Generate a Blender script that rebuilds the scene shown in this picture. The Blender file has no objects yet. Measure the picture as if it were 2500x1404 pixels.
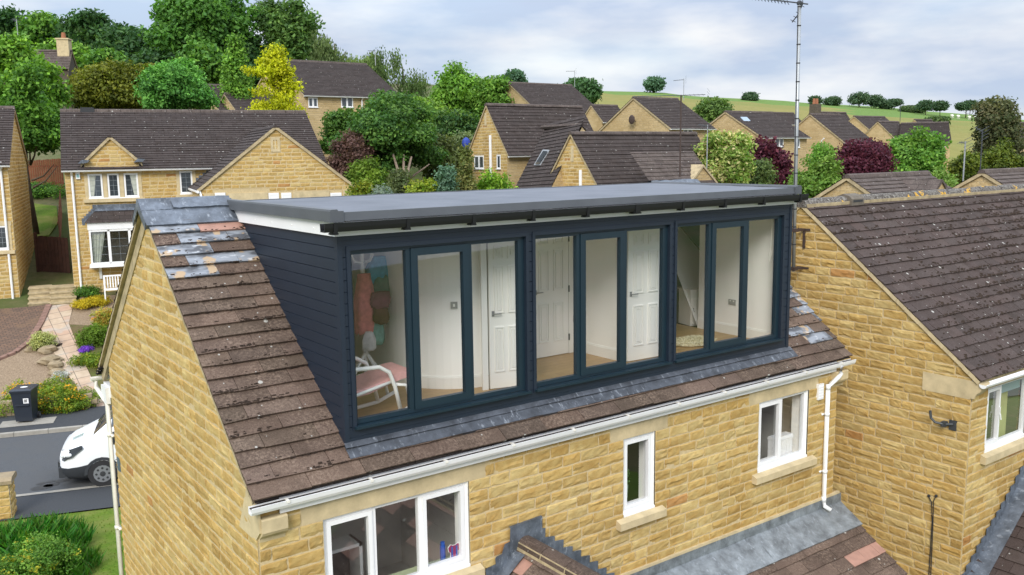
import bpy, math, random
import numpy as np
from mathutils import Vector, Matrix
sc = bpy.context.scene
COL = sc.collection
rad = math.radians
# ------------------------------------------------------------------ camera
FPX, YAW, PITCH, ROLL = 2203.46, 0.6309, 0.1493, -0.0135
CAM = Vector((-2.9522, -8.4919, 3.4354))
_F = Vector((math.sin(YAW)*math.cos(PITCH), math.cos(YAW)*math.cos(PITCH), -math.sin(PITCH)))
_R0 = Vector((math.cos(YAW), -math.sin(YAW), 0)); _U0 = _R0.cross(_F)
_R = _R0*math.cos(ROLL) + _U0*math.sin(ROLL); _U = -_R0*math.sin(ROLL) + _U0*math.cos(ROLL)
cd = bpy.data.cameras.new('camera'); cam = bpy.data.objects.new('camera', cd); COL.objects.link(cam)
cd.sensor_width = 36; cd.lens = FPX/2500*36; cd.clip_start = .1; cd.clip_end = 3000
m = Matrix((_R, _U, -_F)).transposed().to_4x4(); m.translation = CAM; cam.matrix_world = m
sc.camera = cam
# ------------------------------------------------------------------ light
SUN_EL, SUN_AZ = rad(34), rad(-133)      # azimuth measured from +Y towards +X: the sun is behind the camera's left shoulder
w = bpy.data.worlds.new('World'); sc.world = w; w.use_nodes = True
nt = w.node_tree; nt.nodes.clear()
def wn(t, **k):
    n = nt.nodes.new(t)
    for a, b in k.items(): setattr(n, a, b)
    return n
out = wn('ShaderNodeOutputWorld'); bg = wn('ShaderNodeBackground'); bg.inputs['Strength'].default_value = 0.10
sky = wn('ShaderNodeTexSky', sky_type='NISHITA'); sky.sun_disc = False
sky.sun_elevation = SUN_EL; sky.sun_rotation = SUN_AZ; sky.altitude = 150; sky.air_density = 1.0; sky.dust_density = 1.5
geo = wn('ShaderNodeTexCoord'); mp = wn('ShaderNodeMapping'); mp.inputs['Scale'].default_value = (1.5, 1.5, 5.5)
mp.inputs['Location'].default_value = (.3, 1.1, .2)
no = wn('ShaderNodeTexNoise'); no.inputs['Scale'].default_value = 2.3; no.inputs['Detail'].default_value = 7; no.inputs['Roughness'].default_value = .52
no2 = wn('ShaderNodeTexNoise'); no2.inputs['Scale'].default_value = 3.4; no2.inputs['Detail'].default_value = 5; no2.inputs['Roughness'].default_value = .5
ra = wn('ShaderNodeValToRGB'); ra.color_ramp.elements[0].position = .33; ra.color_ramp.elements[1].position = .55
ra.color_ramp.elements[0].color = (.8, .8, .8, 1); ra.color_ramp.elements[1].color = (1, 1, 1, 1)
rb = wn('ShaderNodeValToRGB'); rb.color_ramp.elements[0].position = .40; rb.color_ramp.elements[1].position = .66
rb.color_ramp.elements[0].color = (3.2, 3.8, 4.85, 1); rb.color_ramp.elements[1].color = (5.6, 5.7, 5.85, 1)
mx = wn('ShaderNodeMix', data_type='RGBA')
L = nt.links.new
L(geo.outputs['Generated'], mp.inputs['Vector']); L(mp.outputs['Vector'], no.inputs['Vector']); L(mp.outputs['Vector'], no2.inputs['Vector'])
L(no.outputs['Fac'], ra.inputs['Fac']); L(no2.outputs['Fac'], rb.inputs['Fac'])
L(ra.outputs['Color'], mx.inputs['Factor']); L(sky.outputs['Color'], mx.inputs[6]); L(rb.outputs['Color'], mx.inputs[7])
sx = wn('ShaderNodeSeparateXYZ'); L(geo.outputs['Generated'], sx.inputs[0])      # an overcast sky is about three times brighter overhead than at the horizon
zr_ = wn('ShaderNodeMapRange'); zr_.inputs['From Min'].default_value = .12; zr_.inputs['From Max'].default_value = 1.; zr_.inputs['To Min'].default_value = 1.; zr_.inputs['To Max'].default_value = 2.9
L(sx.outputs['Z'], zr_.inputs['Value']); vs = wn('ShaderNodeVectorMath', operation='SCALE'); L(mx.outputs[2], vs.inputs[0]); L(zr_.outputs['Result'], vs.inputs['Scale'])
L(vs.outputs[0], bg.inputs['Color']); L(bg.outputs['Background'], out.inputs['Surface'])
sd = bpy.data.lights.new('sun', 'SUN'); sd.energy = 1.7; sd.angle = rad(24); sd.color = (1, .95, .86)
sun = bpy.data.objects.new('sun', sd); COL.objects.link(sun)
sdir = Vector((math.sin(SUN_AZ)*math.cos(SUN_EL), math.cos(SUN_AZ)*math.cos(SUN_EL), math.sin(SUN_EL)))
sun.rotation_euler = sdir.to_track_quat('Z', 'Y').to_euler(); sun.location = (-30, -40, 60)
sc.view_settings.view_transform = 'Standard'; sc.view_settings.look = 'None'; sc.view_settings.gamma = 1
sc.view_settings.exposure = 0.75
sc.cycles.max_bounces = 8; sc.cycles.diffuse_bounces = 5; sc.cycles.glossy_bounces = 3; sc.cycles.transmission_bounces = 4
sc.cycles.transparent_max_bounces = 10; sc.cycles.use_denoising = True; sc.cycles.sample_clamp_indirect = 6
sc.cycles.caustics_reflective = False; sc.cycles.caustics_refractive = False
# ------------------------------------------------------------------ measuring helpers (pixels of the 2500 px wide photograph)
def ray(x, y): return _F + _R*((x-1250)/FPX) + _U*((702-y)/FPX)
def proj(P):
    d = Vector(P)-CAM; z = d.dot(_F)
    return 1250+FPX*d.dot(_R)/z, 702-FPX*d.dot(_U)/z
def A(x, y, dep): return CAM + ray(x, y)*dep
def onx(x, y, X): r = ray(x, y); return CAM + r*((X-CAM.x)/r.x)
def ony(x, y, Y): r = ray(x, y); return CAM + r*((Y-CAM.y)/r.y)
def onz(x, y, Z): r = ray(x, y); return CAM + r*((Z-CAM.z)/r.z)
def zat(P, py):
    a, b = -60., 80.
    for _ in range(50):
        c = (a+b)/2
        if proj((P[0], P[1], c))[1] > py: a = c
        else: b = c
    return c
def lerp(a, b, t): return a+(b-a)*t
# ------------------------------------------------------------------ mesh builder
OFF = {}
class Fr:                       # a local frame: u along, v away, z up
    def __init__(s, O=(0, 0, 0), yaw=0.):
        s.O = Vector(O); s.u = Vector((math.cos(yaw), math.sin(yaw), 0)); s.v = Vector((-math.sin(yaw), math.cos(yaw), 0)); s.yaw = yaw
    def __call__(s, u, v, z): return s.O + s.u*u + s.v*v + Vector((0, 0, z))
    def uz(s, px, py, v=0.):     # a pixel on the plane v = const -> (u, z)
        r = ray(px, py); t = (s.v.dot(s.O + s.v*v - CAM))/s.v.dot(r); p = CAM + r*t - s.O
        return s.u.dot(p), p.z
    def vz(s, px, py, u=0.):
        r = ray(px, py); t = (s.u.dot(s.O + s.u*u - CAM))/s.u.dot(r); p = CAM + r*t - s.O
        return s.v.dot(p), p.z
ID = Fr()
class MB:
    def __init__(s, fr=None): s.v = []; s.f = []; s.uv = []; s.mi = []; s.c = []; s.fr = fr or ID; s.hascol = False
    def poly(s, pts, m=0, uv=None, col=None):
        k = len(s.v); pts = [s.fr(*p) for p in pts]; s.v += pts; s.f.append(tuple(range(k, k+len(pts)))); s.mi.append(m)
        if uv is None:
            n = (pts[1]-pts[0]).cross(pts[2]-pts[0])
            if n.length < 1e-12: n = Vector((0, 0, 1))
            n.normalize()
            if abs(n.z) > .95: uv = [(p.x, p.y) for p in pts]
            else:
                t = Vector((-n.y, n.x, 0)).normalized(); b = n.cross(t)
                uv = [(p.dot(t), p.dot(b)) for p in pts]
        s.uv += uv
        if col is not None: s.hascol = True
        s.c += [(col or (1, 1, 1))]*len(pts)
    def box(s, u0, v0, z0, u1, v1, z1, m=0, col=None):
        if u0 > u1: u0, u1 = u1, u0
        if v0 > v1: v0, v1 = v1, v0
        if z0 > z1: z0, z1 = z1, z0
        P = [(u0, v0, z0), (u1, v0, z0), (u1, v1, z0), (u0, v1, z0), (u0, v0, z1), (u1, v0, z1), (u1, v1, z1), (u0, v1, z1)]
        for q in ((0, 1, 5, 4), (1, 2, 6, 5), (2, 3, 7, 6), (3, 0, 4, 7), (4, 5, 6, 7), (3, 2, 1, 0)): s.poly([P[i] for i in q], m, None, col)
    def prism(s, prof, a, b, axis='u', m=0, col=None):    # closed profile swept from a to b; prof points are the two other coordinates
        def P(t, q): return (t, q[0], q[1]) if axis == 'u' else ((q[0], t, q[1]) if axis == 'v' else (q[0], q[1], t))
        n = len(prof)
        for i in range(n): s.poly([P(a, prof[i]), P(b, prof[i]), P(b, prof[(i+1) % n]), P(a, prof[(i+1) % n])], m, None, col)
        s.poly([P(a, q) for q in reversed(prof)], m, None, col); s.poly([P(b, q) for q in prof], m, None, col)
    def tube(s, pts, r, n=8, m=0, col=None, cap=True):
        pts = [Vector(p) for p in pts]; rs = r if isinstance(r, (list, tuple)) else [r]*len(pts)
        rings = []
        for i, p in enumerate(pts):
            d = (pts[min(i+1, len(pts)-1)]-pts[max(i-1, 0)]).normalized()
            a = d.cross(Vector((0, 0, 1)))
            if a.length < .05: a = d.cross(Vector((1, 0, 0)))
            a.normalize(); b = d.cross(a)
            rings.append([p + (a*math.cos(2*math.pi*k/n)+b*math.sin(2*math.pi*k/n))*rs[i] for k in range(n)])
        for i in range(len(rings)-1):
            for k in range(n):
                s.poly([rings[i][k], rings[i+1][k], rings[i+1][(k+1) % n], rings[i][(k+1) % n]], m, None, col)
        if cap:
            s.poly(rings[0], m, None, col); s.poly(list(reversed(rings[-1])), m, None, col)
    def blob(s, c, r, n=7, k=5, m=0, col=None, rnd=None, j=0.):
        c = Vector(c); r = r if isinstance(r, (tuple, list)) else (r, r, r)
        G = []
        for a in range(k+1):
            th = math.pi*a/k; row = []
            for b in range(n):
                ph = 2*math.pi*b/n; q = 1+(rnd.uniform(-j, j) if rnd and 0 < a < k else 0)
                row.append(c+Vector((r[0]*math.sin(th)*math.cos(ph)*q, r[1]*math.sin(th)*math.sin(ph)*q, r[2]*math.cos(th)*q)))
            G.append(row)
        for a in range(k):
            for b in range(n):
                b2 = (b+1) % n
                q = [G[a][b], G[a+1][b], G[a+1][b2], G[a][b2]]
                if a == 0: q = [G[a][b], G[a+1][b], G[a+1][b2]]
                if a == k-1: q = [G[a][b], G[a+1][b], G[a][b2]]
                s.poly(q, m, None, col)
    def build(s, name, mats, parent=None, smooth=False, weld=False):
        o = Vector(OFF.get(parent.name, (0, 0, 0))) if parent else Vector((0, 0, 0))
        me = bpy.data.meshes.new(name)
        me.from_pydata([p-o for p in s.v], [], s.f)
        for x in (mats if isinstance(mats, (list, tuple)) else [mats]): me.materials.append(x)
        me.polygons.foreach_set('material_index', s.mi)
        ul = me.uv_layers.new(name='UVMap'); ul.data.foreach_set('uv', np.array([(a[0], a[1]) for a in s.uv], dtype=np.float32).ravel())
        if s.hascol:
            ca = me.color_attributes.new('Col', 'FLOAT_COLOR', 'CORNER')
            ca.data.foreach_set('color', np.array([(*a, 1) for a in s.c], dtype=np.float32).ravel())
        if smooth:
            me.polygons.foreach_set('use_smooth', [True]*len(s.f))
        ob = bpy.data.objects.new(name, me); COL.objects.link(ob)
        if weld or smooth:
            import bmesh
            bm = bmesh.new(); bm.from_mesh(me); bmesh.ops.remove_doubles(bm, verts=bm.verts, dist=1e-4); bm.to_mesh(me); bm.free()
        if parent: ob.parent = parent
        OFF[ob.name] = o
        return ob
def empty(name, loc, label=None, cat=None, group=None):
    o = bpy.data.objects.new(name, None); COL.objects.link(o); o.location = loc; o.empty_display_size = .2
    OFF[o.name] = Vector(loc)
    if label: tag(o, label, cat, group)
    return o
def tag(o, label, cat, group=None, kind=None):
    o['label'] = label; o['category'] = cat
    if group: o['group'] = group
    if kind: o['kind'] = kind
    return o
def struct(o): o['kind'] = 'structure'; return o
# ------------------------------------------------------------------ materials
class NT:
    def __init__(s, name):
        s.m = bpy.data.materials.new(name); s.m.use_nodes = True; s.t = s.m.node_tree; s.t.nodes.clear()
        s.out = s.n('ShaderNodeOutputMaterial')
    def n(s, t, ins=None, **k):
        x = s.t.nodes.new(t)
        for a, b in k.items(): setattr(x, a, b)
        for a, b in (ins or {}).items(): s.set(x.inputs[a], b)
        return x
    def set(s, sock, b):
        if isinstance(b, bpy.types.NodeSocket): s.t.links.new(b, sock)
        elif isinstance(b, (tuple, list)) and len(b) == 3 and sock.type == 'RGBA': sock.default_value = (*b, 1)
        else: sock.default_value = b
    def uv(s, scale=(1, 1, 1)): return s.n('ShaderNodeMapping', {'Vector': s.n('ShaderNodeTexCoord').outputs['UV'], 'Scale': scale}).outputs[0]
    def obj(s): return s.n('ShaderNodeTexCoord').outputs['Object']
    def noise(s, vec, sc, det=4, ro=.55): return s.n('ShaderNodeTexNoise', {'Vector': vec, 'Scale': sc, 'Detail': det, 'Roughness': ro}).outputs['Fac']
    def ramp(s, f, a, b, ca=(0, 0, 0), cb=(1, 1, 1)):
        r = s.n('ShaderNodeValToRGB', {'Fac': f}); e = r.color_ramp.elements
        e[0].position = a; e[1].position = b; e[0].color = (*ca, 1); e[1].color = (*cb, 1); return r.outputs[0]
    def mix(s, f, a, b, mode='MIX'):
        x = s.n('ShaderNodeMix', data_type='RGBA', blend_type=mode); s.set(x.inputs['Factor'], f); s.set(x.inputs[6], a); s.set(x.inputs[7], b); return x.outputs[2]
    def math(s, op, a, b=0., c=0.):
        x = s.n('ShaderNodeMath', operation=op); s.set(x.inputs[0], a); s.set(x.inputs[1], b); s.set(x.inputs[2], c); return x.outputs[0]
    def attr(s): return s.n('ShaderNodeAttribute', attribute_name='Col').outputs['Color']
    def bump(s, h, st=.3, d=.01): return s.n('ShaderNodeBump', {'Height': h, 'Strength': st, 'Distance': d}).outputs[0]
    def bsdf(s, col, rough=.6, nrm=None, **k):
        ins = {'Base Color': col, 'Roughness': rough}
        if nrm is not None: ins['Normal'] = nrm
        ins.update(k)
        b = s.n('ShaderNodeBsdfPrincipled', ins); s.t.links.new(b.outputs[0], s.out.inputs[0]); return b
def plain(name, col, rough=.6, var=.12, scale=6., bump=0., spec=.5, metal=0.):
    t = NT(name); v = t.obj(); n = t.noise(v, scale)
    c = t.mix(n, tuple(x*(1-var*1.6) for x in col), tuple(min(1, x*(1+var*1.6)) for x in col))
    t.bsdf(c, rough, t.bump(t.noise(v, scale*6), bump, .01) if bump else None, **{'Specular IOR Level': spec, 'Metallic': metal}); return t.m
def m_stone():
    t = NT('pitched_stone'); v = t.obj(); a = t.attr()
    c = t.mix(t.ramp(t.noise(v, 9, 5), .3, .72), t.mix(.5, a, (.62, .42, .16), 'MULTIPLY'), a)
    c = t.mix(t.ramp(t.noise(v, .9, 3), .5, .75), c, t.mix(.55, c, (.55, .43, .22), 'MULTIPLY'))
    h = t.noise(v, 38, 6, .65)
    t.bsdf(c, .9, t.bump(h, .55, .012), **{'Specular IOR Level': .2}); return t.m
def m_stone_far():
    t = NT('coursed_stone'); v = t.uv()
    br = t.n('ShaderNodeTexBrick', {'Vector': v, 'Color1': (.60, .475, .275), 'Color2': (.50, .385, .205), 'Mortar': (.58, .48, .31), 'Scale': 1., 'Mortar Size': .012,
             'Mortar Smooth': .3, 'Bias': -.1, 'Brick Width': .42, 'Row Height': .15}, offset=.47, squash=.8, squash_frequency=3)
    n = t.noise(v, 14, 5); n2 = t.noise(v, .5, 3)
    c = t.mix(t.ramp(n, .3, .75), t.mix(.5, br.outputs['Color'], (.6, .45, .25), 'MULTIPLY'), br.outputs['Color'])
    c = t.mix(t.ramp(n2, .45, .75), c, t.mix(.4, c, (.6, .5, .3), 'MULTIPLY'))
    h = t.math('SUBTRACT', t.noise(v, 11, 5), t.math('MULTIPLY', br.outputs['Fac'], .9))
    t.bsdf(c, .9, t.bump(h, .9, .03), **{'Specular IOR Level': .2}); return t.m
def m_tile(name, base, lich=.10, moss=.5, g=.2, far=False, orange=0., pale=(.26, .19, .15)):
    t = NT(name); v = t.uv()
    if far:
        br = t.n('ShaderNodeTexBrick', {'Vector': v, 'Color1': base, 'Color2': tuple(x*.72 for x in base), 'Mortar': tuple(x*.25 for x in base), 'Scale': 1.,
                 'Mortar Size': .009, 'Mortar Smooth': .1, 'Brick Width': .42, 'Row Height': g}, offset=.5)
        c = br.outputs['Color']
    else: c = t.mix(1., t.attr(), base, 'MULTIPLY')
    n = t.noise(v, 26, 6, .7); n2 = t.noise(v, 3.2, 5, .6); n3 = t.noise(v, 60, 3, .6)
    c = t.mix(t.math('MULTIPLY', t.ramp(n, .44, .66), t.ramp(t.noise(v, 2.1, 4), .34, .62)), c, t.mix(.75, c, pale))
    c = t.mix(t.ramp(n3, .3, .6), t.mix(.6, c, (.4, .38, .36), 'MULTIPLY'), c)
    c = t.mix(t.math('MULTIPLY', t.ramp(n2, .5, .72), moss), c, (.028, .018, .012))
    def spots(sc, th, col, dens, c):
        vo = t.n('ShaderNodeTexVoronoi', {'Vector': v, 'Scale': sc, 'Randomness': 1.})
        se = t.n('ShaderNodeSeparateColor', {'Color': vo.outputs['Color']})
        d = t.math('ADD', vo.outputs['Distance'], t.math('MULTIPLY', t.noise(v, 30, 3), .10))
        rr = t.math('MULTIPLY', se.outputs[1], th)
        f = t.math('MULTIPLY', t.math('LESS_THAN', d, t.math('ADD', rr, .06)), t.math('LESS_THAN', se.outputs[0], dens))
        return t.mix(t.math('MULTIPLY', f, .85), c, col)
    if lich: c = spots(5.5, .17, (.44, .43, .39), lich*.8, c)
    if lich: c = spots(13., .20, (.42, .41, .37), lich*.7, c)
    if orange: c = spots(5, .5, (.62, .30, .02), orange, c)
    t.bsdf(c, .92, t.bump(t.math('ADD', n, n3), .5, .01), **{'Specular IOR Level': .25}); return t.m
def m_glass():
    t = NT('window_glass'); fa = t.n('ShaderNodeLayerWeight', {'Blend': .5}).outputs['Facing']; fr = t.math('ADD', t.math('MULTIPLY', t.math('POWER', fa, 4.), .9), .085)
    a = t.n('ShaderNodeBsdfTransparent', {'Color': (.985, .995, .99)}).outputs[0]; b = t.n('ShaderNodeBsdfGlossy', {'Roughness': .01, 'Color': (1, 1, 1)}).outputs[0]
    x = t.n('ShaderNodeMixShader', {0: t.math('MULTIPLY', fr, 1.35), 1: a, 2: b}); t.t.links.new(x.outputs[0], t.out.inputs[0]); return t.m
def m_leaf():
    t = NT('leaf'); a = t.attr()
    d = t.n('ShaderNodeBsdfPrincipled', {'Base Color': a, 'Roughness': .6, 'Specular IOR Level': .25}).outputs[0]
    tr = t.n('ShaderNodeBsdfTranslucent', {'Color': t.mix(1., a, (1.15, 1.2, .6), 'MULTIPLY')}).outputs[0]
    x = t.n('ShaderNodeMixShader', {0: .35, 1: d, 2: tr}); t.t.links.new(x.outputs[0], t.out.inputs[0]); return t.m
def m_lead(name='lead_sheet', base=(.11, .128, .155)):
    t = NT(name); v = t.obj(); mpv = t.n('ShaderNodeMapping', {'Vector': v, 'Scale': (2.4, 1., 1.)}).outputs[0]
    c = t.mix(t.ramp(t.noise(v, 5, 6, .65), .35, .7), tuple(x*.6 for x in base), tuple(x*1.5 for x in base))
    c = t.mix(t.math('MULTIPLY', t.ramp(t.noise(mpv, 6, 7, .75), .56, .72), .7), c, (.46, .50, .55))
    t.bsdf(c, .5, t.bump(t.noise(v, 9, 4), .35, .02), Metallic=.15); return t.m
def m_slabs(name, cols, w, h, mortar, rough=.9):
    t = NT(name); v = t.uv()
    br = t.n('ShaderNodeTexBrick', {'Vector': v, 'Color1': cols[0], 'Color2': cols[1], 'Mortar': mortar, 'Scale': 1., 'Mortar Size': .012, 'Brick Width': w, 'Row Height': h}, offset=.5 if w != h else 0.)
    c = t.mix(t.ramp(t.noise(v, 5, 5), .3, .7), t.mix(.5, br.outputs['Color'], (.65, .6, .55), 'MULTIPLY'), br.outputs['Color'])
    c = t.mix(t.ramp(t.noise(v, 1.1, 2), .55, .6), c, t.mix(.5, c, cols[-1]))
    t.bsdf(c, rough, t.bump(br.outputs['Fac'], -.4, .01)); return t.m
def m_ground(name, a, b, sc, bump=.5, c3=None, rough=.95, dist=.03):
    t = NT(name); v = t.obj()
    c = t.mix(t.ramp(t.noise(v, sc, 6, .7), .32, .68), a, b)
    if c3: c = t.mix(t.ramp(t.noise(v, sc*.07, 4), .42, .62), c, c3)
    t.bsdf(c, rough, t.bump(t.noise(v, sc*2.5, 4), bump, dist), **{'Specular IOR Level': .2}); return t.m
M = {}
M['stone'] = m_stone(); M['stone_far'] = m_stone_far()
M['mortar'] = plain('mortar', (.52, .405, .225), .95, .2, 20, .3)
M['ashlar'] = plain('ashlar', (.52, .42, .25), .9, .25, 5, .25)
M['dirty_ashlar'] = plain('weathered_ashlar', (.40, .32, .19), .9, .4, 7, .3)
M['tile'] = m_tile('roof_tile', (.120, .085, .067), .22, .5, pale=(.33, .245, .185))
M['tile_dark'] = m_tile('mossy_roof_tile', (.070, .051, .044), .34, .5, pale=(.11, .09, .085))
M['tile_slate'] = None
M['tile_far'] = m_tile('distant_roof_tile', (.072, .056, .051), .30, .6, .22, True, pale=(.085, .072, .066))
M['tile_pale'] = m_tile('pale_roof_tile', (.115, .09, .08), .25, .5, .22, True, pale=(.24, .20, .17))
def m_ridge():
    t = NT('lichened_ridge_tile'); v = t.obj()
    c = t.mix(t.ramp(t.noise(v, 17, 5, .7), .42, .58), (.055, .045, .038), (.16, .145, .125))
    c = t.mix(t.ramp(t.noise(v, 31, 4, .7), .56, .64), c, (.32, .31, .28)); c = t.mix(t.ramp(t.noise(v, 9, 5, .7), .57, .66), c, (.035, .025, .018))
    c = t.mix(t.math('MULTIPLY', t.ramp(t.noise(v, 3.1, 2), .645, .68), t.ramp(t.noise(v, 20, 4), .42, .5)), c, (.60, .33, .02))
    t.bsdf(c, .95, t.bump(t.noise(v, 25, 5), .8, .02)); return t.m
M['ridge'] = m_ridge()
def m_slate():
    t = NT('patchy_new_tile'); v = t.uv(); s = t.n('ShaderNodeMapping', {'Vector': v, 'Scale': (1., 2.2, 1.)}).outputs[0]
    c = t.mix(t.ramp(t.noise(s, 2.6, 3), .42, .56), (.085, .09, .10), (.25, .27, .30))
    c = t.mix(t.ramp(t.noise(v, 4.4, 2), .57, .62), c, (.40, .29, .18))
    c = t.mix(t.ramp(t.noise(s, 5.5, 5), .60, .70), c, (.52, .54, .56))
    t.bsdf(c, .75, t.bump(t.noise(v, 60, 3), .3, .005)); return t.m
M['slate'] = m_slate()
M['pink_tile'] = plain('pink_tile', (.36, .20, .15), .8, .2, 9, .2)
M['moss'] = plain('dark_moss', (.030, .018, .011), 1., .4, 12)
M['lead'] = m_lead(); M['lead_pale'] = m_lead('weathered_lead', (.185, .205, .22))
M['lead_dark'] = m_lead('dark_lead_sheet', (.060, .067, .080))
M['pvc'] = plain('white_plastic', (.80, .80, .80), .35, .05, 3)
M['pvc_cream'] = plain('aged_white_plastic', (.74, .71, .64), .4, .08, 4)
M['navy'] = plain('navy_cladding', (.011, .019, .033), .48, .12, 4, .04)
M['teal'] = plain('blue_grey_frame', (.009, .024, .036), .38, .08, 4)
M['trim'] = plain('dark_grey_roof_trim', (.085, .092, .10), .45, .15, 3, .05)
def m_grp():
    t = NT('grey_flat_roofing'); v = t.obj()
    c = t.mix(t.ramp(t.noise(v, 1.6, 5), .35, .7), (.09, .10, .12), (.13, .14, .165))
    t.bsdf(c, .5, t.bump(t.noise(v, 30, 4), .25, .006), **{'Specular IOR Level': .45}); return t.m
M['grp'] = m_grp()
M['black'] = plain('black_plastic', (.007, .007, .008), .42, .1, 4)
M['glass'] = m_glass(); M['leaf'] = m_leaf()
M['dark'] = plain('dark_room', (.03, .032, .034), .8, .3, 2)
M['room'] = plain('white_wall_paint', (.93, .92, .89), .7, .02, 2)
M['gloss'] = plain('white_gloss_paint', (.86, .85, .82), .35, .02, 2)
M['grey_room'] = plain('grey_room', (.68, .68, .65), .8, .1, 2)
def m_floor():
    t = NT('oak_floor'); v = t.uv((1, 1, 1))
    br = t.n('ShaderNodeTexBrick', {'Vector': v, 'Color1': (.42, .25, .11), 'Color2': (.32, .18, .075), 'Mortar': (.12, .07, .03), 'Scale': 1., 'Mortar Size': .004, 'Brick Width': 1.2, 'Row Height': .14}, offset=.37)
    t.bsdf(t.mix(t.noise(v, 8, 5), br.outputs['Color'], (.5, .32, .15)), .4); return t.m
M['oak'] = m_floor()
M['asphalt'] = m_ground('asphalt', (.066, .070, .075), (.098, .103, .110), 30, .3, (.085, .088, .092), .85, .008)
M['pave'] = m_ground('tarmac_pavement', (.042, .045, .049), (.062, .066, .072), 30, .3, None, .85, .008)
M['kerb'] = plain('concrete_kerb', (.30, .28, .24), .9, .2, 6, .2)
M['grass'] = m_ground('lawn_grass', (.060, .125, .008), (.12, .19, .016), 14, .8, (.16, .18, .04))
M['field'] = m_ground('field_grass', (.17, .16, .040), (.25, .22, .065), .5, .5, (.175, .185, .045), .95, .2)
M['field_green'] = m_ground('pasture', (.095, .165, .032), (.135, .215, .045), .8, .5, None, .95, .2)
M['soil'] = m_ground('rough_ground', (.075, .085, .03), (.14, .12, .06), 3, .5, (.06, .09, .02))
M['gravel'] = m_ground('gravel', (.20, .14, .09), (.46, .35, .24), 22, 1., None, .95, .05)
M['bed'] = m_ground('planting_soil', (.09, .065, .035), (.16, .13, .06), 12, .8, (.10, .11, .03))
M['slabs'] = m_slabs('path_slabs', [(.50, .40, .29), (.46, .31, .22), (.38, .36, .32)], .45, .45, (.16, .13, .10))
M['blocks'] = m_slabs('block_paving', [(.19, .115, .075), (.13, .085, .06), (.16, .10, .06)], .2, .1, (.07, .05, .04))
M['brick_edge'] = plain('brick_edging', (.22, .13, .10), .9, .25, 8, .2)
M['rubble'] = plain('garden_stone', (.27, .21, .13), .9, .35, 4, .6)
M['timber'] = plain('red_brown_timber', (.26, .085, .040), .8, .35, 5, .2)
M['timber_dark'] = plain('dark_timber', (.06, .024, .016), .8, .35, 5, .2)
M['bark'] = plain('bark', (.10, .075, .05), .95, .35, 4, .5)
M['bark_pale'] = plain('pale_bark', (.34, .26, .20), .95, .25, 4, .5)
M['alu'] = plain('grey_metal_pole', (.36, .38, .39), .45, .12, 5, 0, .5, .4)
M['rust'] = plain('rusty_steel', (.055, .035, .028), .7, .3, 8)
M['dark_metal'] = plain('dark_metal', (.04, .045, .05), .5, .2, 5)
M['car'] = plain('white_car_paint', (.80, .82, .84), .22, .01, 1)
M['rubber'] = plain('black_rubber', (.018, .018, .02), .8, .2, 6)
M['bumper'] = plain('grey_bumper', (.030, .034, .040), .6, .1, 6)
M['rim'] = plain('wheel_rim', (.32, .33, .35), .4, .1, 6, 0, .5, .6)
M['bin'] = plain('navy_bin_plastic', (.020, .026, .038), .4, .08, 5)
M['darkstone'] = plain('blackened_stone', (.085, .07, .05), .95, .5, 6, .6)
M['curtain'] = plain('grey_green_curtain', (.42, .44, .38), .9, .2, 9)
M['blue_grey'] = plain('blue_grey_patch', (.09, .13, .16), .7, .2, 8)
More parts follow.
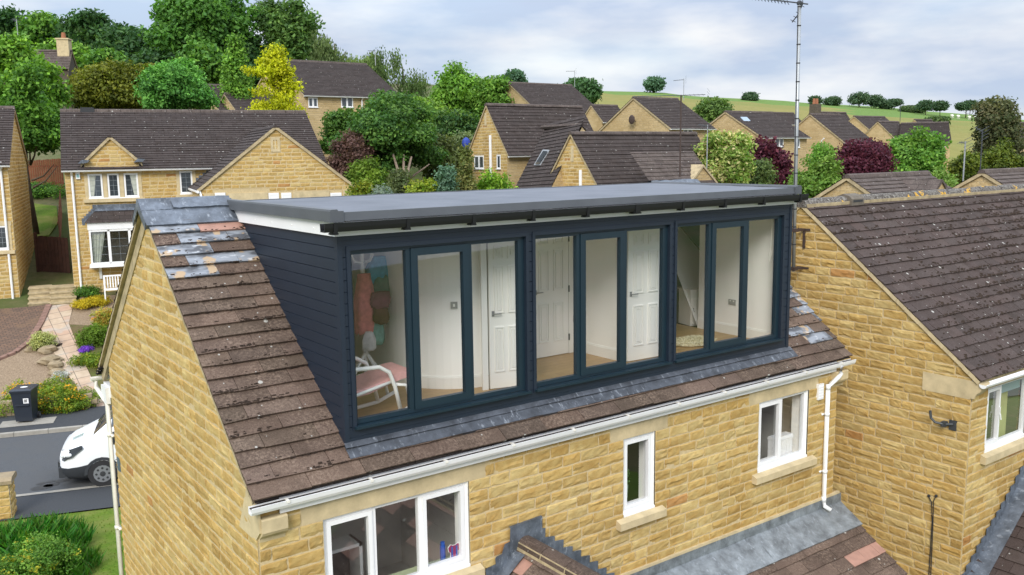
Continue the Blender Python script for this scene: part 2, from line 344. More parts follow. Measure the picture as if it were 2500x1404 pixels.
# ------------------------------------------------------------------ shared builders for masonry and roofing
def V3(*a): return Vector(a)
def stone_col(r):
    k = r.random(); b = r.uniform(.9, 1.1)
    if k < .012: c = (.46, .26, .10)
    elif k < .25: c = (.51, .36, .135)
    elif k < .7: c = (.50, .36, .142)
    else: c = (.55, .425, .19)
    return tuple(min(1, x*b) for x in c)
def intervals(a, b, cuts):
    segs = [(a, b)]
    for c0, c1 in cuts:
        n = []
        for x, y in segs:
            if c1 <= x or c0 >= y: n.append((x, y)); continue
            if c0 > x: n.append((x, c0))
            if c1 < y: n.append((c1, y))
        segs = n
    return [q for q in segs if q[1]-q[0] > .02]
def stone_wall(mb, O, U, N, z0, z1, ext, holes=(), seed=1, ch=.15, proud=.022, detail=True):
    """pitch-faced blocks in courses; ext(z) -> (a, b); material 0 = stone, 1 = mortar"""
    r = random.Random(seed); O = Vector(O); U = Vector(U); N = Vector(N); Z = V3(0, 0, 1)
    def P(u, z, d=0.): return O+U*u+Z*z+N*d
    n = int(math.ceil((z1-z0)/ch)); g = .0075
    SS, TT = ((0, .03, .2, .42, .6, .8, .97, 1), (0, .08, .34, .62, .92, 1)) if detail else ((0, .07, .5, .93, 1), (0, .2, .8, 1))
    for i in range(n):
        za = z1-(i+1)*ch; zb = min(z1, za+ch)
        ea, eb = ext(za), ext(zb-1e-3)
        a, b = min(ea[0], eb[0]), max(ea[1], eb[1])
        if b-a < .05: continue
        cuts = [(h[0], h[2]) for h in holes if h[1] < zb-.01 and h[3] > za+.01]
        for sa, sb in intervals(a, b, cuts):
            def clampq(u0, u1):
                return [(max(u0, ea[0]) if abs(u0-a) < 1e-6 else u0, za), (min(u1, ea[1]) if abs(u1-b) < 1e-6 else u1, za),
                        (min(u1, eb[1]) if abs(u1-b) < 1e-6 else u1, zb), (max(u0, eb[0]) if abs(u0-a) < 1e-6 else u0, zb)]
            q = clampq(sa, sb); mb.poly([P(*x, .007) for x in q], 1)
            u = sa; first = True
            while u < sb-.01:
                ln = r.choice((.24, .30, .36, .42, .48)); ln *= r.uniform(.93, 1.07)
                if first and i % 2: ln *= .55
                first = False
                e = u+ln
                if sb-e < .14: e = sb
                qq = clampq(u, e); c = stone_col(r)
                ta, tb = r.uniform(-.22, .22), r.uniform(.0, .55)
                grid = []; ph_ = r.uniform(0, 6.28)
                for t in TT:
                    row = []; ro_ = r.uniform(-.30, .34)
                    for s in SS:
                        l = lerp(qq[0][0]+g, qq[3][0]+g, t); rr = lerp(qq[1][0]-g, qq[2][0]-g, t)
                        uu = lerp(l, rr, s); zz = lerp(za+g, zb-g, t)
                        edge = s in (0, 1) or t in (0, 1)
                        d = .004 if edge else proud*(.55+.25*(1-abs(2*t-1)))+proud*(ta*(s-.5)+tb*(t-.5))+(ro_*(.55+.6*math.sin(ph_+s*4.3))+r.uniform(-.17, .17))*proud
                        if not edge: uu += r.uniform(-.012, .012); zz += r.uniform(-.008, .008)
                        row.append(P(uu, zz, d))
                    grid.append(row)
                for y in range(len(TT)-1):
                    for x in range(len(SS)-1):
                        mb.poly([grid[y][x], grid[y][x+1], grid[y+1][x+1], grid[y+1][x]], 0, None, c)
                u = e
def roof_tiles(mb, O, U, S, N, L, g, ext, tw, th=.018, seed=1, pick=None, jit=1.):
    """separate overlapping tiles course by course; ext(s) -> list of (a, b)"""
    r = random.Random(seed); O = Vector(O); U = Vector(U); S = Vector(S); N = Vector(N)
    i = 0; s = 0.
    while s < L-.03:
        for a, b in ext(s+g*.5):
            off = (i % 2)*.5*tw + r.uniform(-.06, .06)*tw
            cuts = [a]; u = a-off
            while True:
                u += tw
                if u >= b-.08*tw: break
                if u > a+.08*tw: cuts.append(u+r.uniform(-.02, .02)*tw)
            cuts.append(b)
            for x0, x1 in zip(cuts[:-1], cuts[1:]):
                m, c = pick(r, (x0+x1)/2, s, i) if pick else (0, (1, 1, 1))
                gp = .003; js = r.uniform(-.006, .006)*jit; jh = r.uniform(-.003, .004)*jit; jr = r.uniform(-.004, .004)*jit
                s0 = s+js; s1 = min(s+g*1.25, L)
                def P(u, ss, h): return O+U*u+S*ss+N*h
                hb = th*1.9+jh; ht = th*.4
                b0, b1 = P(x0+gp, s0+jr, hb), P(x1-gp, s0-jr, hb); t0, t1 = P(x0+gp, s1, ht), P(x1-gp, s1, ht)
                d0, d1 = P(x0+gp, s0+jr, hb-th), P(x1-gp, s0-jr, hb-th)
                mb.poly([b0, b1, t1, t0], m, [(x0, s0), (x1, s0), (x1, s1), (x0, s1)], c)
                cd_ = tuple(k*.55 for k in c)
                mb.poly([d0, d1, b1, b0], m, [(x0, s0-.02), (x1, s0-.02), (x1, s0), (x0, s0)], c)
                mb.poly([d0, b0, t0], m, [(x0, s0), (x0, s0), (x0, s1)], c); mb.poly([d1, t1, b1], m, [(x1, s0), (x1, s1), (x1, s0)], c)
        s += g; i += 1
def roof_courses(mb, O, U, S, N, L, g, ext, th=.03, m=0, seed=1):
    """long overlapping courses for roofs seen from afar"""
    r = random.Random(seed); O = Vector(O); U = Vector(U); S = Vector(S); N = Vector(N); s = 0.
    while s < L-.05:
        s1 = min(s+g, L)
        (a, b), (a1, b1) = ext(s), ext(s1)
        j = r.uniform(-.012, .012)
        def P(u, ss, h): return O+U*u+S*ss+N*h
        if b-a > .02 or b1-a1 > .02:
            mb.poly([P(a, s+j, th), P(b, s+j, th), P(b1, s1, .004), P(a1, s1, .004)], m, [(a, s), (b, s), (b1, s1), (a1, s1)])
            mb.poly([P(a, s+j, -.01), P(b, s+j, -.01), P(b, s+j, th), P(a, s+j, th)], m, [(a, s+.02), (b, s+.02), (b, s), (a, s)])
        s += g
def frame_rect(mb, u0, z0, u1, z1, t, v0, v1, m=0):      # four mitred-looking bars butted end to end
    mb.box(u0, v0, z0, u0+t, v1, z1, m); mb.box(u1-t, v0, z0, u1, v1, z1, m)
    mb.box(u0+t, v0, z0, u1-t, v1, z0+t, m); mb.box(u0+t, v0, z1-t, u1-t, v1, z1, m)
def pane(fr, u0, z0, u1, z1, v, parent, name='pane', mat=None):
    b = MB(fr); b.poly([(u0, v, z0), (u1, v, z0), (u1, v, z1), (u0, v, z1)]); return b.build(name, mat or M['glass'], parent)
def half_pipe(mb, fr_pts_axis, a, b, c, r, n=7, m=0, lip=True):
    """half-round gutter along u from a to b; c = (v, z) of its axis (open upwards)"""
    prev = None
    for k in range(n+1):
        t = math.pi*k/n; q = (c[0]-r*math.cos(t), c[1]-r*math.sin(t)); q2 = (c[0]-(r-.006)*math.cos(t), c[1]-(r-.006)*math.sin(t))
        if prev:
            p, p2 = prev
            mb.poly([(a, p[0], p[1]), (b, p[0], p[1]), (b, q[0], q[1]), (a, q[0], q[1])], m)
            mb.poly([(a, p2[0], p2[1]), (b, p2[0], p2[1]), (b, q2[0], q2[1]), (a, q2[0], q2[1])], m)
        prev = (q, q2)
    ring = [(c[0]-r*math.cos(math.pi*k/n), c[1]-r*math.sin(math.pi*k/n)) for k in range(n+1)]
    for e in (a, b): mb.poly([(e, *q) for q in ring], m)
    mb.box(a, c[0]-r-.006, c[1]-.004, b, c[0]-r+.006, c[1]+.006, m)

# ------------------------------------------------------------------ the main house with the loft dormer
W, HD, HH = 10.2, 3.471, 2.8374
LS = math.hypot(HD, HH); SU = V3(0, HD/LS, HH/LS); SN = V3(0, -HH/LS, HD/LS); SB = V3(0, -HD/LS, HH/LS); SNB = V3(0, HH/LS, HD/LS)
YD, XL, XR, ZT = .2746, 1.167, 8.859, 2.578
KS = HH/HD; GY0, FZ = .11, -4.75
house = empty('stone_house', (5, 3.4, -4.6), 'tan stone house with mossy brown tiles and a long navy dormer on its roof', 'house')
def slope_z(y): return y*KS
YB = 6.35                               # back wall
def gext(z):                            # gable: extent in y at height z
    lo = GY0 if z < GY0*KS-.06 else (z+.06)/KS
    hi = YB if z < (2*HD-YB)*KS-.06 else 2*HD-(z+.06)/KS
    return (lo, hi) if hi > lo else (0, 0)
gw = MB(); stone_wall(gw, (.08, 0, 0), (0, 1, 0), (-1, 0, 0), -4.8, HH-.1, gext, (), 11, .15, .020)
gw.build('gable_wall', [M['stone'], M['mortar']], house)
low_win = [(.79, -1.49, 2.65, -.42), (5.155, -1.53, 5.755, -.42), (7.985, -1.54, 9.225, -.42)]
lint = [(w_[0]-.24, w_[3], w_[2]+.24, w_[3]+.27) for w_ in low_win]
fw = MB(); stone_wall(fw, (0, GY0, 0), (1, 0, 0), (0, -1, 0), -4.8, -.12, lambda z: (.08, 9.98), low_win+lint, 23, .15, .024)
fw.build('front_wall', [M['stone'], M['mortar']], house)
bw = MB(); bw.box(.077, GY0-.003, -4.8, .118, GY0+.035, -.45, 0); bw.build('corner_mortar', M['mortar'], house)
bw = MB(); bw.box(.12, YB-.02, -4.8, 10.0, YB, -.2); bw.box(9.96, GY0+.02, -4.8, 9.98, YB-.03, 0)
bw.poly([(9.97, GY0+.2, 0), (9.97, YB, 0), (9.97, HD, HH-.15)])
bw.build('rear_wall', M['stone_far'], house)
# roof
SD = YD/HD*LS
patch = {}
rp = random.Random(5)
def pick_main(r, u, s, i):
    if u < XL:
        if i in (20,) : return (1, (1, 1, 1)) if u < .75 else (2, (1, 1, 1))
        if i == 19: return (1, (1, 1, 1)) if u > .55 else (0, (.85, .8, .8))
        if i == 18: return (1, (1, 1, 1)) if u < .75 else (0, (.95, .9, .85))
        if i == 17: return (1, (1, 1, 1)) if u > .55 else (0, (.9, .85, .8))
        if i == 16: return (1, (1, 1, 1)) if u < .8 else (0, (1, .95, .9))
    elif u > XR and s > .3 and r.random() < .55: return (1, (1, 1, 1))
    b = r.uniform(.72, 1.22); return (0, (b*r.uniform(.97, 1.06), b, b*r.uniform(.93, 1.0)))
def ext_main(s):
    if s < SD+.1: return [(0, W)]
    if s < LS-.36: return [(0, XL+.01), (XR-.01, W)]
    return [(0, XL+.01), (XR-.01, W)]
rt = MB(); roof_tiles(rt, (0, 0, 0), (1, 0, 0), SU, SN, LS-.25, .195, ext_main, .62, .025, 4, pick_main, 1.5)
rt.build('front_roof', [M['tile'], M['slate'], M['pink_tile']], house)
mo = MB(); rm_ = random.Random(21)
for i in range(2600):
    row = rm_.randint(1, 20); s_ = row*.195+abs(rm_.gauss(0, .022)); u = rm_.uniform(.02, XL) if rm_.random() < .75 else rm_.uniform(XR, W)
    if s_ > LS-.5 or (math.sin(u*5.1+row*1.9)+math.sin(u*2.3-row*.7) < .1 and rm_.random() < .8): continue
    p_ = SU*s_+SN*.042+V3(u, 0, 0); rd = rm_.uniform(.004, .015); x_ = V3(1, 0, 0)*rd*rm_.uniform(.8, 2.4); y_ = SU*rd*rm_.uniform(.5, 1.); b4 = [p_-x_-y_, p_+x_-y_*.8, p_+x_*.9+y_, p_-x_*.8+y_]
    for q in range(4): mo.poly([b4[q], b4[(q+1) % 4], p_+SN*rd*.8])
mo.build('moss', M['moss'], house)['kind'] = 'stuff'
rb_ = MB()
roof_courses(rb_, (0, 2*HD, 0), (1, 0, 0), SB, SNB, LS, .195, lambda s: (-.0, W), .035)
rb_.poly([(.03, .0, -.012), (W-.03, 0, -.012), (W-.03, .27, .27*KS-.012), (.03, .27, .27*KS-.012)]); 
for a, b in ((.03, XL+.05), (XR-.05, W-.03)): rb_.poly([(a, .0, -.014), (b, 0, -.014), (b, HD, HH-.014), (a, HD, HH-.014)])
rb_.build('rear_roof', M['tile_far'], house)
# verge strip, mortar line and boarding at the gable
vg = MB()
for k in range(46):
    a, b = k/46*LS, (k+1)/46*LS; j = random.Random(k).uniform(-.008, .008)
    for base, S_, N_ in (((0, 0, 0), SU, SN), ((0, 2*HD, 0), SB, SNB)):
        O = Vector(base); q = [O+S_*a+N_*-.035, O+S_*b+N_*-.035, O+S_*b+N_*.004, O+S_*a+N_*.004]
        xa, xb = .004+j*.3, .09
        vg.poly([p+V3(xa, 0, 0) for p in q]); vg.poly([q[0]+V3(xa, 0, 0), q[1]+V3(xa, 0, 0), q[1]+V3(xb, 0, 0), q[0]+V3(xb, 0, 0)])
vg.build('verge_mortar', M['dirty_ashlar'], house)
vb = MB()                                # deep barge under the rear slope, as the gable view shows it
O = V3(0, 2*HD, 0)
for h0, h1, x in ((-.20, -.055, .055),):
    q = [O+SB*.05+SNB*h0, O+SB*(LS-.05)+SNB*h0, O+SB*(LS-.05)+SNB*h1, O+SB*.05+SNB*h1]
    vb.poly([p+V3(x, 0, 0) for p in q]); vb.poly([q[0]+V3(x, 0, 0), q[1]+V3(x, 0, 0), q[1]+V3(.1, 0, 0), q[0]+V3(.1, 0, 0)])
vb.build('undercloak', M['dirty_ashlar'], house)
# leads
def lead_strip(mb, x0, x1, s0, s1, n, h=.03, seed=0, base=(0, 0, 0), S_=None, N_=None, nx=10, amp=.012):
    r = random.Random(seed); O = Vector(base); S_ = S_ or SU; N_ = N_ or SN
    ny = n; G = []
    for j in range(ny+1):
        G.append([O+V3(lerp(x0, x1, i/nx), 0, 0)+S_*(lerp(s0, s1, j/ny)+(r.uniform(-.003, .003) if j == 0 else 0))+N_*(h+r.uniform(-amp, amp)) for i in range(nx+1)])
    for j in range(ny):
        for i in range(nx): mb.poly([G[j][i], G[j][i+1], G[j+1][i+1], G[j+1][i]])
    for i in range(nx): mb.poly([G[0][i]-N_*(h+.01), G[0][i+1]-N_*(h+.01), G[0][i+1], G[0][i]])
    return G
ll = MB()
lead_strip(ll, -.03, 1.16, LS-.44, LS-.16, 3, .055, 1, amp=.004); lead_strip(ll, .36, 1.12, LS-.17, LS+.01, 2, .085, 2, amp=.006)
lead_strip(ll, -.03, .37, LS-.17, LS+.02, 2, .062, 7, amp=.004)
lead_strip(ll, -.03, 1.12, LS-.34, LS+.02, 3, .05, 3, (0, 2*HD, 0), SB, SNB, amp=.004)
ll.prism([(HD-.30, HH-.30), (HD, HH-.06), (HD+.28, HH-.28), (HD+.28, HH-.20), (HD, HH+.055), (HD-.34, HH-.21)], -.035, -.02)
ll.prism([(HD-.06, HH+.02), (HD-.03, HH+.075), (HD+.03, HH+.075), (HD+.06, HH+.02)], -.03, 1.1)
ll.prism([(HD-.34, HH-.20), (HD-.29, HH-.20), (HD-.02, HH+.0), (HD-.02, HH+.04)], 1.10, 1.16)
ll.build('ridge_flashing', M['lead'], house)
lr = MB(); lead_strip(lr, XR+.1, W, LS-.42, LS, 3, .05, 8); lead_strip(lr, XR+.1, W, LS-.42, LS, 3, .05, 9, (0, 2*HD, 0), SB, SNB)
lr.build('ridge_flashing', M['lead'], house)
la = MB()
for k in range(6):
    a, b = XL-.02+k*1.29, XL-.02+(k+1)*1.29-.0
    lead_strip(la, a+.006*(k > 0), b+.05, .205, SD+.03, 3, .056+.004*(k % 2), 20+k, amp=.004)
lead_strip(la, XL-.02, XR+.05, SD-.02, SD+.05, 1, .075, 40, nx=30, amp=.004)
la.build('apron_flashing', M['lead_dark'], house)
md = MB(); md.prism([(YD-.055, .16), (YD+.01, .2), (YD+.01, .29), (YD-.0, .29)], XL, XR); md.build('mortar_fillet', M['dirty_ashlar'], house)
# dormer cladding
pitch = .125; k = HD/HH
for X, sg in ((XL, 1), (XR, -1)):
    ck = MB(); zz = ZT
    while zz > YD*KS+.02:
        z0 = max(zz-pitch, YD*KS); z1 = zz; e0, e1 = max(YD+.005, z0*k), z1*k; zb = z1-.009
        ck.poly([(X, YD, z0), (X, e0, z0), (X, max(e0, zb*k), zb), (X, YD, zb)]); ck.poly([(X, YD, zb), (X, max(e0, zb*k), zb), (X+sg*.022, e1, z1), (X+sg*.022, YD, z1)])
        ck.poly([(X+sg*.022, YD, z0), (X+sg*.022, e0, z0), (X, e0, z0), (X, YD, z0)]); zz -= pitch
    ck.poly([(X+sg*.025, YD, YD*KS), (X+sg*.025, ZT*k, ZT), (X+sg*.025, YD, ZT)]); ck.build('dormer_cheek', M['navy'], house)
WW = 2.353; WX = [1.309, 3.808, 6.307]; WZ0, WZ1 = .4517, 2.4144
df = MB()
def serrated(x0, x1):
    z = WZ1+.06
    while z > WZ0-.02:
        z0 = max(z-pitch, WZ0-.03); df.poly([(x0, YD, z0), (x1, YD, z0), (x1, YD, z-.009), (x0, YD, z-.009)])
        df.poly([(x0, YD, z-.009), (x1, YD, z-.009), (x1, YD+.022, z), (x0, YD+.022, z)]); df.poly([(x0, YD+.022, z0), (x1, YD+.022, z0), (x1, YD, z0), (x0, YD, z0)])
        z -= pitch
df.box(XL-.006, YD-.014, YD*KS-.1, XL+.052, YD+.06, ZT-.002); df.box(XR-.052, YD-.014, YD*KS-.1, XR+.006, YD+.06, ZT-.002)
serrated(XL+.052, WX[0]-.045); serrated(WX[2]+WW+.045, XR-.052)
for a in (0, 1): serrated(WX[a]+WW+.045, WX[a+1]-.045)
for x in WX:
    for a, b in ((x-.045, x), (x+WW, x+WW+.045)): df.box(a, YD-.016, WZ0-.02, b, YD+.06, WZ1)
    df.box(x-.045, YD-.018, WZ1, x+WW+.045, YD+.06, WZ1+.048)
df.box(XL+.053, YD-.004, WZ1+.048, XR-.053, YD+.06, ZT-.05); df.box(XL+.053, YD-.010, ZT-.048, XR-.053, YD+.06, ZT-.003)
for a, b in ((XL+.053, WX[0]-.046), (WX[2]+WW+.046, XR-.053), (WX[0]+WW+.046, WX[1]-.046), (WX[1]+WW+.046, WX[2]-.046)): df.box(a, YD-.006, WZ1+.02, b, YD+.05, WZ1+.047)
df.box(XL+.053, YD-.008, YD*KS-.1, XR-.053, YD+.06, WZ0-.10); df.box(XL+.053, YD-.002, WZ0-.098, XR-.053, YD+.06, WZ0-.02)
df.build('dormer_front', M['navy'], house)
def bar(b, u0, z0, u1, z1): b.box(u0, YD+.035, z0, u1, YD+.10, z1)
for wi, x in enumerate(WX):
    b = MB(); z0, z1 = WZ0+.03, WZ1
    bar(b, x, z0, x+.036, z1); bar(b, x+.036, z1-.05, x+.70, z1); bar(b, x+.036, z0, x+.70, z0+.055)
    bar(b, x+.70, z0, x+.757, z1); bar(b, x+1.545, z0, x+1.585, z1); bar(b, x+1.585, z1-.05, x+2.265, z1); bar(b, x+1.585, z0, x+2.265, z0+.055)
    bar(b, x+2.265, z0, x+WW, z1); bar(b, x+.757, z1-.03, x+1.545, z1); bar(b, x+.757, z0, x+1.545, z0+.03)
    wo = b.build('window', M['teal'], house)
    s_ = MB(); frame_rect(s_, x+.760, z0+.033, x+1.542, z1-.033, .088, YD+.020, YD+.088); so = s_.build('sash', M['teal'], wo)
    hb = MB(); hb.box(x+1.508, YD+.0885, 1.30, x+1.532, YD+.12, 1.42)
    s2 = MB(); s2.box(x-.03, YD-.062, WZ0-.004, x+WW+.03, YD+.10, WZ0+.024); s2.build('sill', M['teal'], wo)
    pane(ID, x+.036, z0+.055, x+.70, z1-.05, YD+.076, wo); pane(ID, x+1.585, z0+.055, x+2.265, z1-.05, YD+.076, wo)
    pane(ID, x+.848, z0+.121, x+1.454, z1-.121, YD+.064, wo)
# dormer roof, fascia, gutter
dr = MB(); X0, X1, Y0, Y1, ZB, ZR = 1.065, 8.955, .19, 3.30, 2.744, 2.835
nx, ny = 40, 14; rr = random.Random(3)
G = [[(lerp(X0+.07, X1-.07, i/nx), lerp(Y0+.05, Y1, j/ny), ZR-.012+.016*j/ny+rr.uniform(-.0025, .0025)) for i in range(nx+1)] for j in range(ny+1)]
for j in range(ny):
    for i in range(nx): dr.poly([G[j][i], G[j][i+1], G[j+1][i+1], G[j+1][i]])
dro = dr.build('dormer_roof', M['grp'], house)
tr = MB()
tr.prism([(Y0, ZB-.005), (Y0+.03, ZB-.005), (Y0+.06, ZR-.02), (Y0+.055, ZR-.004), (Y0+.01, ZR-.004)], X0+.14, X1-.14)
for x0, x1, xi in ((X0, X0+.10, 1), (X1-.10, X1, -1)):
    tr.prism([(x0, ZB-.01), (x1, ZB-.01), (x1, ZR+.002), ((x0+x1)/2+.03*xi, ZR+.03), ((x0+x1)/2-.045*xi, ZR+.028), (x0 if xi == 1 else x1, ZR+.01)] if xi == 1 else
             [(x0, ZB-.01), (x1, ZB-.01), (x1, ZR+.01), ((x0+x1)/2+.045, ZR+.028), ((x0+x1)/2-.03, ZR+.03), (x0, ZR+.002)], Y0-.004, Y1+.05, 'v')
tr.box(X0-.006, Y0-.01, ZB-.014, X0+.15, Y0+.14, ZR+.012); tr.box(X1-.15, Y0-.01, ZB-.014, X1+.006, Y0+.14, ZR+.012)
tr.box(X0+.1, Y1, ZB, X1-.1, Y1+.05, ZR+.012)
tr.build('trim', M['trim'], dro)
fa = MB(); fa.box(XL-.045, YD-.048, ZT, XR+.045, YD-.02, ZB-.012); fa.box(XL-.045, YD-.02, ZT+.001, XL-.015, ZT*k+.35, ZB-.012); fa.box(XR+.015, YD-.02, ZT+.001, XR+.045, 3.2, ZB-.012)
fa.box(XL-.015, YD-.02, ZT+.004, XR+.015, YD+.1, ZT+.02)
fo = fa.build('dormer_fascia', M['pvc'], house)
for y in (.75, 1.35, 1.95, 2.5): sc_ = MB(); sc_.blob((XL-.046, y, ZT+.06), .009, 6, 4); sc_.build('fixing_pin', M['pvc'], fo)
dg = MB(); dg.prism([(YD-.205, ZB-.012), (YD-.192, ZB-.012), (YD-.185, ZB-.09), (YD-.10, ZB-.09), (YD-.09, ZB-.02), (YD-.082, ZB-.02), (YD-.09, ZB-.105), (YD-.19, ZB-.105), (YD-.20, ZB-.06)], X0-.12, X1+.04)
dgo = dg.build('dormer_gutter', M['black'], house)
for i in range(10):
    x = X0+.0+i*.86; b = MB(); wd = .045 if i != 5 else .09
    b.prism([(YD-.212, ZB-.008), (YD-.205, ZB-.008), (YD-.195, ZB-.108), (YD-.09, ZB-.108), (YD-.078, ZB-.02), (YD-.075, ZB-.02), (YD-.086, ZB-.116), (YD-.203, ZB-.116)], x-wd/2, x+wd/2); b.box(x-wd*.8, YD-.19, ZB-.135, x+wd*.8, YD-.10, ZB-.117); b.build('gutter_bracket', M['black'], dgo)
# eaves: fascia, gutter, downpipes, corbels
ef = MB(); ef.box(.30, GY0-.07, -.20, 9.86, GY0-.05, -.03); ef.build('fascia', M['pvc'], house)
eg = MB(); eg.prism([(-.075, -.035), (-.062, -.035), (-.042, -.10), (.025, -.105), (.03, -.04), (.034, -.04), (.034, -.118), (-.046, -.116), (-.064, -.085)], -.03, W+.03); ego = eg.build('gutter', M['pvc'], house)
b = MB(); b.box(-.02, -.058, -.062, W+.02, .03, -.055); b.build('gutter_moss', M['moss'], ego)
for i in range(11):
    x = .35+i*.95; b = MB(); b.box(x-.012, -.08, -.045, x+.012, .0, -.030); b.box(x-.016, -.082, -.06, x+.016, -.074, -.034); b.build('gutter_bracket', M['pvc_cream'], ego)
dp = MB(); X = 9.66; dp.tube([(X+.20, -.045, -.10), (X+.20, -.045, -.22), (X+.16, -.03, -.28), (X+.03, GY0-.07, -.40), (X, GY0-.06, -.46), (X, GY0-.06, -2.40), (X, GY0-.08, -2.47), (X+.05, GY0-.17, -2.53)], .036, 12)
for z in (-.92, -1.9): dp.tube([(X, GY0-.06, z), (X, GY0-.06, z+.05)], .043, 12); dp.box(X-.09, GY0-.03, z+.01, X-.03, GY0-.005, z+.04)
for z in (-.48, -2.40): dp.tube([(X, GY0-.06, z), (X, GY0-.06, z+.09)], .041, 12)
dp.build('downpipe', M['pvc'], house, True)
for x0, x1, sd_ in ((.085, .36, 1), (9.80, 10.12, -1)):
    b = MB(); b.prism([(GY0+.02, -.48), (GY0-.02, -.48), (GY0-.03, -.44), (GY0-.06, -.41), (GY0-.10, -.385), (GY0-.12, -.35), (GY0-.12, -.22), (GY0-.105, -.205), (GY0+.02, -.205)], x0, x1)
    b.build('corbel', M['ashlar'], house)
kb = MB(); kb.prism([(GY0-.09, -.35), (GY0-.0, -.44), (GY0+.02, -.47), (.62, -.47), (.30, .10), (GY0-.09, -.12)], .062, .0845); kb.build('kneeler', M['ashlar'], house)
ve = MB(); ve.box(9.42, GY0-.05, -.62, 9.56, GY0+.02, -.36)
for i in range(5): ve.box(9.435, GY0-.058, -.60+i*.045, 9.545, GY0-.05, -.575+i*.045)
ve.build('wall_vent', M['pvc'], house)
# rear eaves seen past the gable: boxed end, gutter, pipe
rg_ = MB(); rg_.box(.0, YB+.02, -.40, .06, YB+.34, -.14); rg_.box(.06, YB, -.30, W, 2*HD-.16, -.12); rg_.build('box_eave', M['pvc'], house)
b = MB(); half_pipe(b, None, -.10, W, (2*HD-.04, -.06), .062); b.build('gutter', M['pvc_cream'], house)
b = MB(); ypx = YB-.10
px_, py_ = .03, YB+.12
b.tube([(-.03, 2*HD-.04, -.10), (-.03, 2*HD-.04, -.22), (0, 2*HD-.14, -.30), (.02, py_+.14, -.36), (px_, py_, -.46), (px_, py_, -4.75)], .036, 12)
for z in (-.95, -2.5, -4.0): b.tube([(px_, py_, z), (px_, py_, z+.06)], .044, 12); b.box(px_, py_-.12, z+.01, px_+.05, py_, z+.04)
b.build('downpipe', M['pvc_cream'], house, True)
sl = MB()
for i in range(3): sl.box(-.02, 2*HD-.30+i*.09, -.05+.0-i*.06+.16, .3, 2*HD-.22+i*.09, -.03-i*.06+.16)
sl.build('loose_tile', M['tile_dark'], house)
# small fixings on the gable
b = MB(); q = onx(290, 1133, .06); b.poly([(.05, q.y-.05, q.z-.1), (.05, q.y+.06, q.z-.11), (.05, q.y+.07, q.z+.08), (.05, q.y-.0, q.z+.12), (.05, q.y-.06, q.z+.05)])
b.box(.051, q.y-.06, q.z-.11, .075, q.y+.07, q.z+.10)
for d in (-.06, 0, .06): b.tube([(.05, q.y+.08, q.z+d), (.03, q.y+.13, q.z+d-.03)], .005, 5)
b.build('junction_box', M['blue_grey'], house)
b = MB(); p0, p1 = onx(285, 1248, .05), onx(289, 1404, .05); b.tube([(.045, p0.y-.05, p0.z), (.04, p0.y, p0.z-.03), (.04, p0.y+.02, p0.z-.3), (.04, p0.y, p1.z-.4)], .007, 5); b.build('cable', M['rubber'], house)
# lower windows: frame, sashes, panes, stone sill and lintel
def low_window(i, lights, open_first=True):
    u0, z0, u1, z1 = low_win[i]; v = GY0
    b = MB(); frame_rect(b, u0+.005, z0+.04, u1-.005, z1-.003, .05, v+.045, v+.11)
    cuts = [u0+(u1-u0)*c for c in lights]
    for c in cuts[1:-1]: b.box(c-.025, v+.046, z0+.09, c+.025, v+.11, z1-.053)
    b.box(u0-.0+.006, v-.02, z0+.005, u1-.006, v+.10, z0+.039)
    wo = b.build('window', M['pvc'], house)
    for j in range(len(cuts)-1):
        a, c = cuts[j]+(.05 if j == 0 else .026), cuts[j+1]-(.05 if j == len(cuts)-2 else .026)
        if (len(lights) == 3 and j == 0) or len(lights) == 2 or (len(lights) == 4 and j != 1):
            s_ = MB(); frame_rect(s_, a, z0+.091, c, z1-.054, .05, v+.025, v+.085); s_.build('sash', M['pvc'], wo); a += .05; c -= .05; e = .05
        else: e = 0
        pane(ID, a, z0+.09+e, c, z1-.053-e, v+.075, wo)
    s2 = MB(); s2.prism([(v-.11, z0-.13), (v+.03, z0-.13), (v+.03, z0+.004), (v-.02, z0+.004), (v-.11, z0-.03)], u0-.14, u1+.14); s2.build('stone_sill', M['ashlar'], house)
    l = lint[i]; s3 = MB(); s3.box(l[0], v-.006, l[1], l[2], v+.06, l[3]); s3.build('lintel', M['ashlar'], house)
    s4 = MB()
    for a in (u0, u1): s4.box(a-.012, v+.012, z0, a+.003, v+.30, z1)
    s4.box(u0, v+.112, z0, u1, v+.32, z0+.03); s4.build('reveal', M['room'], house)
low_window(0, (0, .335, .655, 1)); low_window(1, (0, 1)); low_window(2, (0, .49, 1))
# ------------------------------------------------------------------ lower roofs against the front wall
def stepped_lead(name, parent, x0, z0, x1, z1, v, n, up=.16, wdt=.22, toward=-1):
    """stepped flashing up a wall beside a sloping roof, plus the lead laid on the roof"""
    b = MB(); r = random.Random(int(abs(x0*100)))
    for i in range(n):
        a, c = i/n, (i+1)/n
        xa, xc, za, zc = lerp(x0, x1, a), lerp(x0, x1, c), lerp(z0, z1, a), lerp(z0, z1, c)
        top = max(za, zc)+up*r.uniform(.9, 1.1); d = .012+.004*(i % 2)
        b.poly([(xa, v-d, za-.05), (xc, v-d, zc-.05), (xc+(xc-xa)*.12, v-d, top-.02), (xa, v-d, top)]); b.poly([(xa, v-d, top), (xc, v-d, top-.02), (xc, v, top-.02), (xa, v, top)])
        b.poly([(xa, v-d, za+.03), (xc, v-d, zc+.03), (xc, v-wdt, zc+.05), (xa, v-wdt, za+.05)])
    return b.build(name, M['lead'], parent)
PX, PZ, PK = 3.45, -1.39, .78
pb = MB()
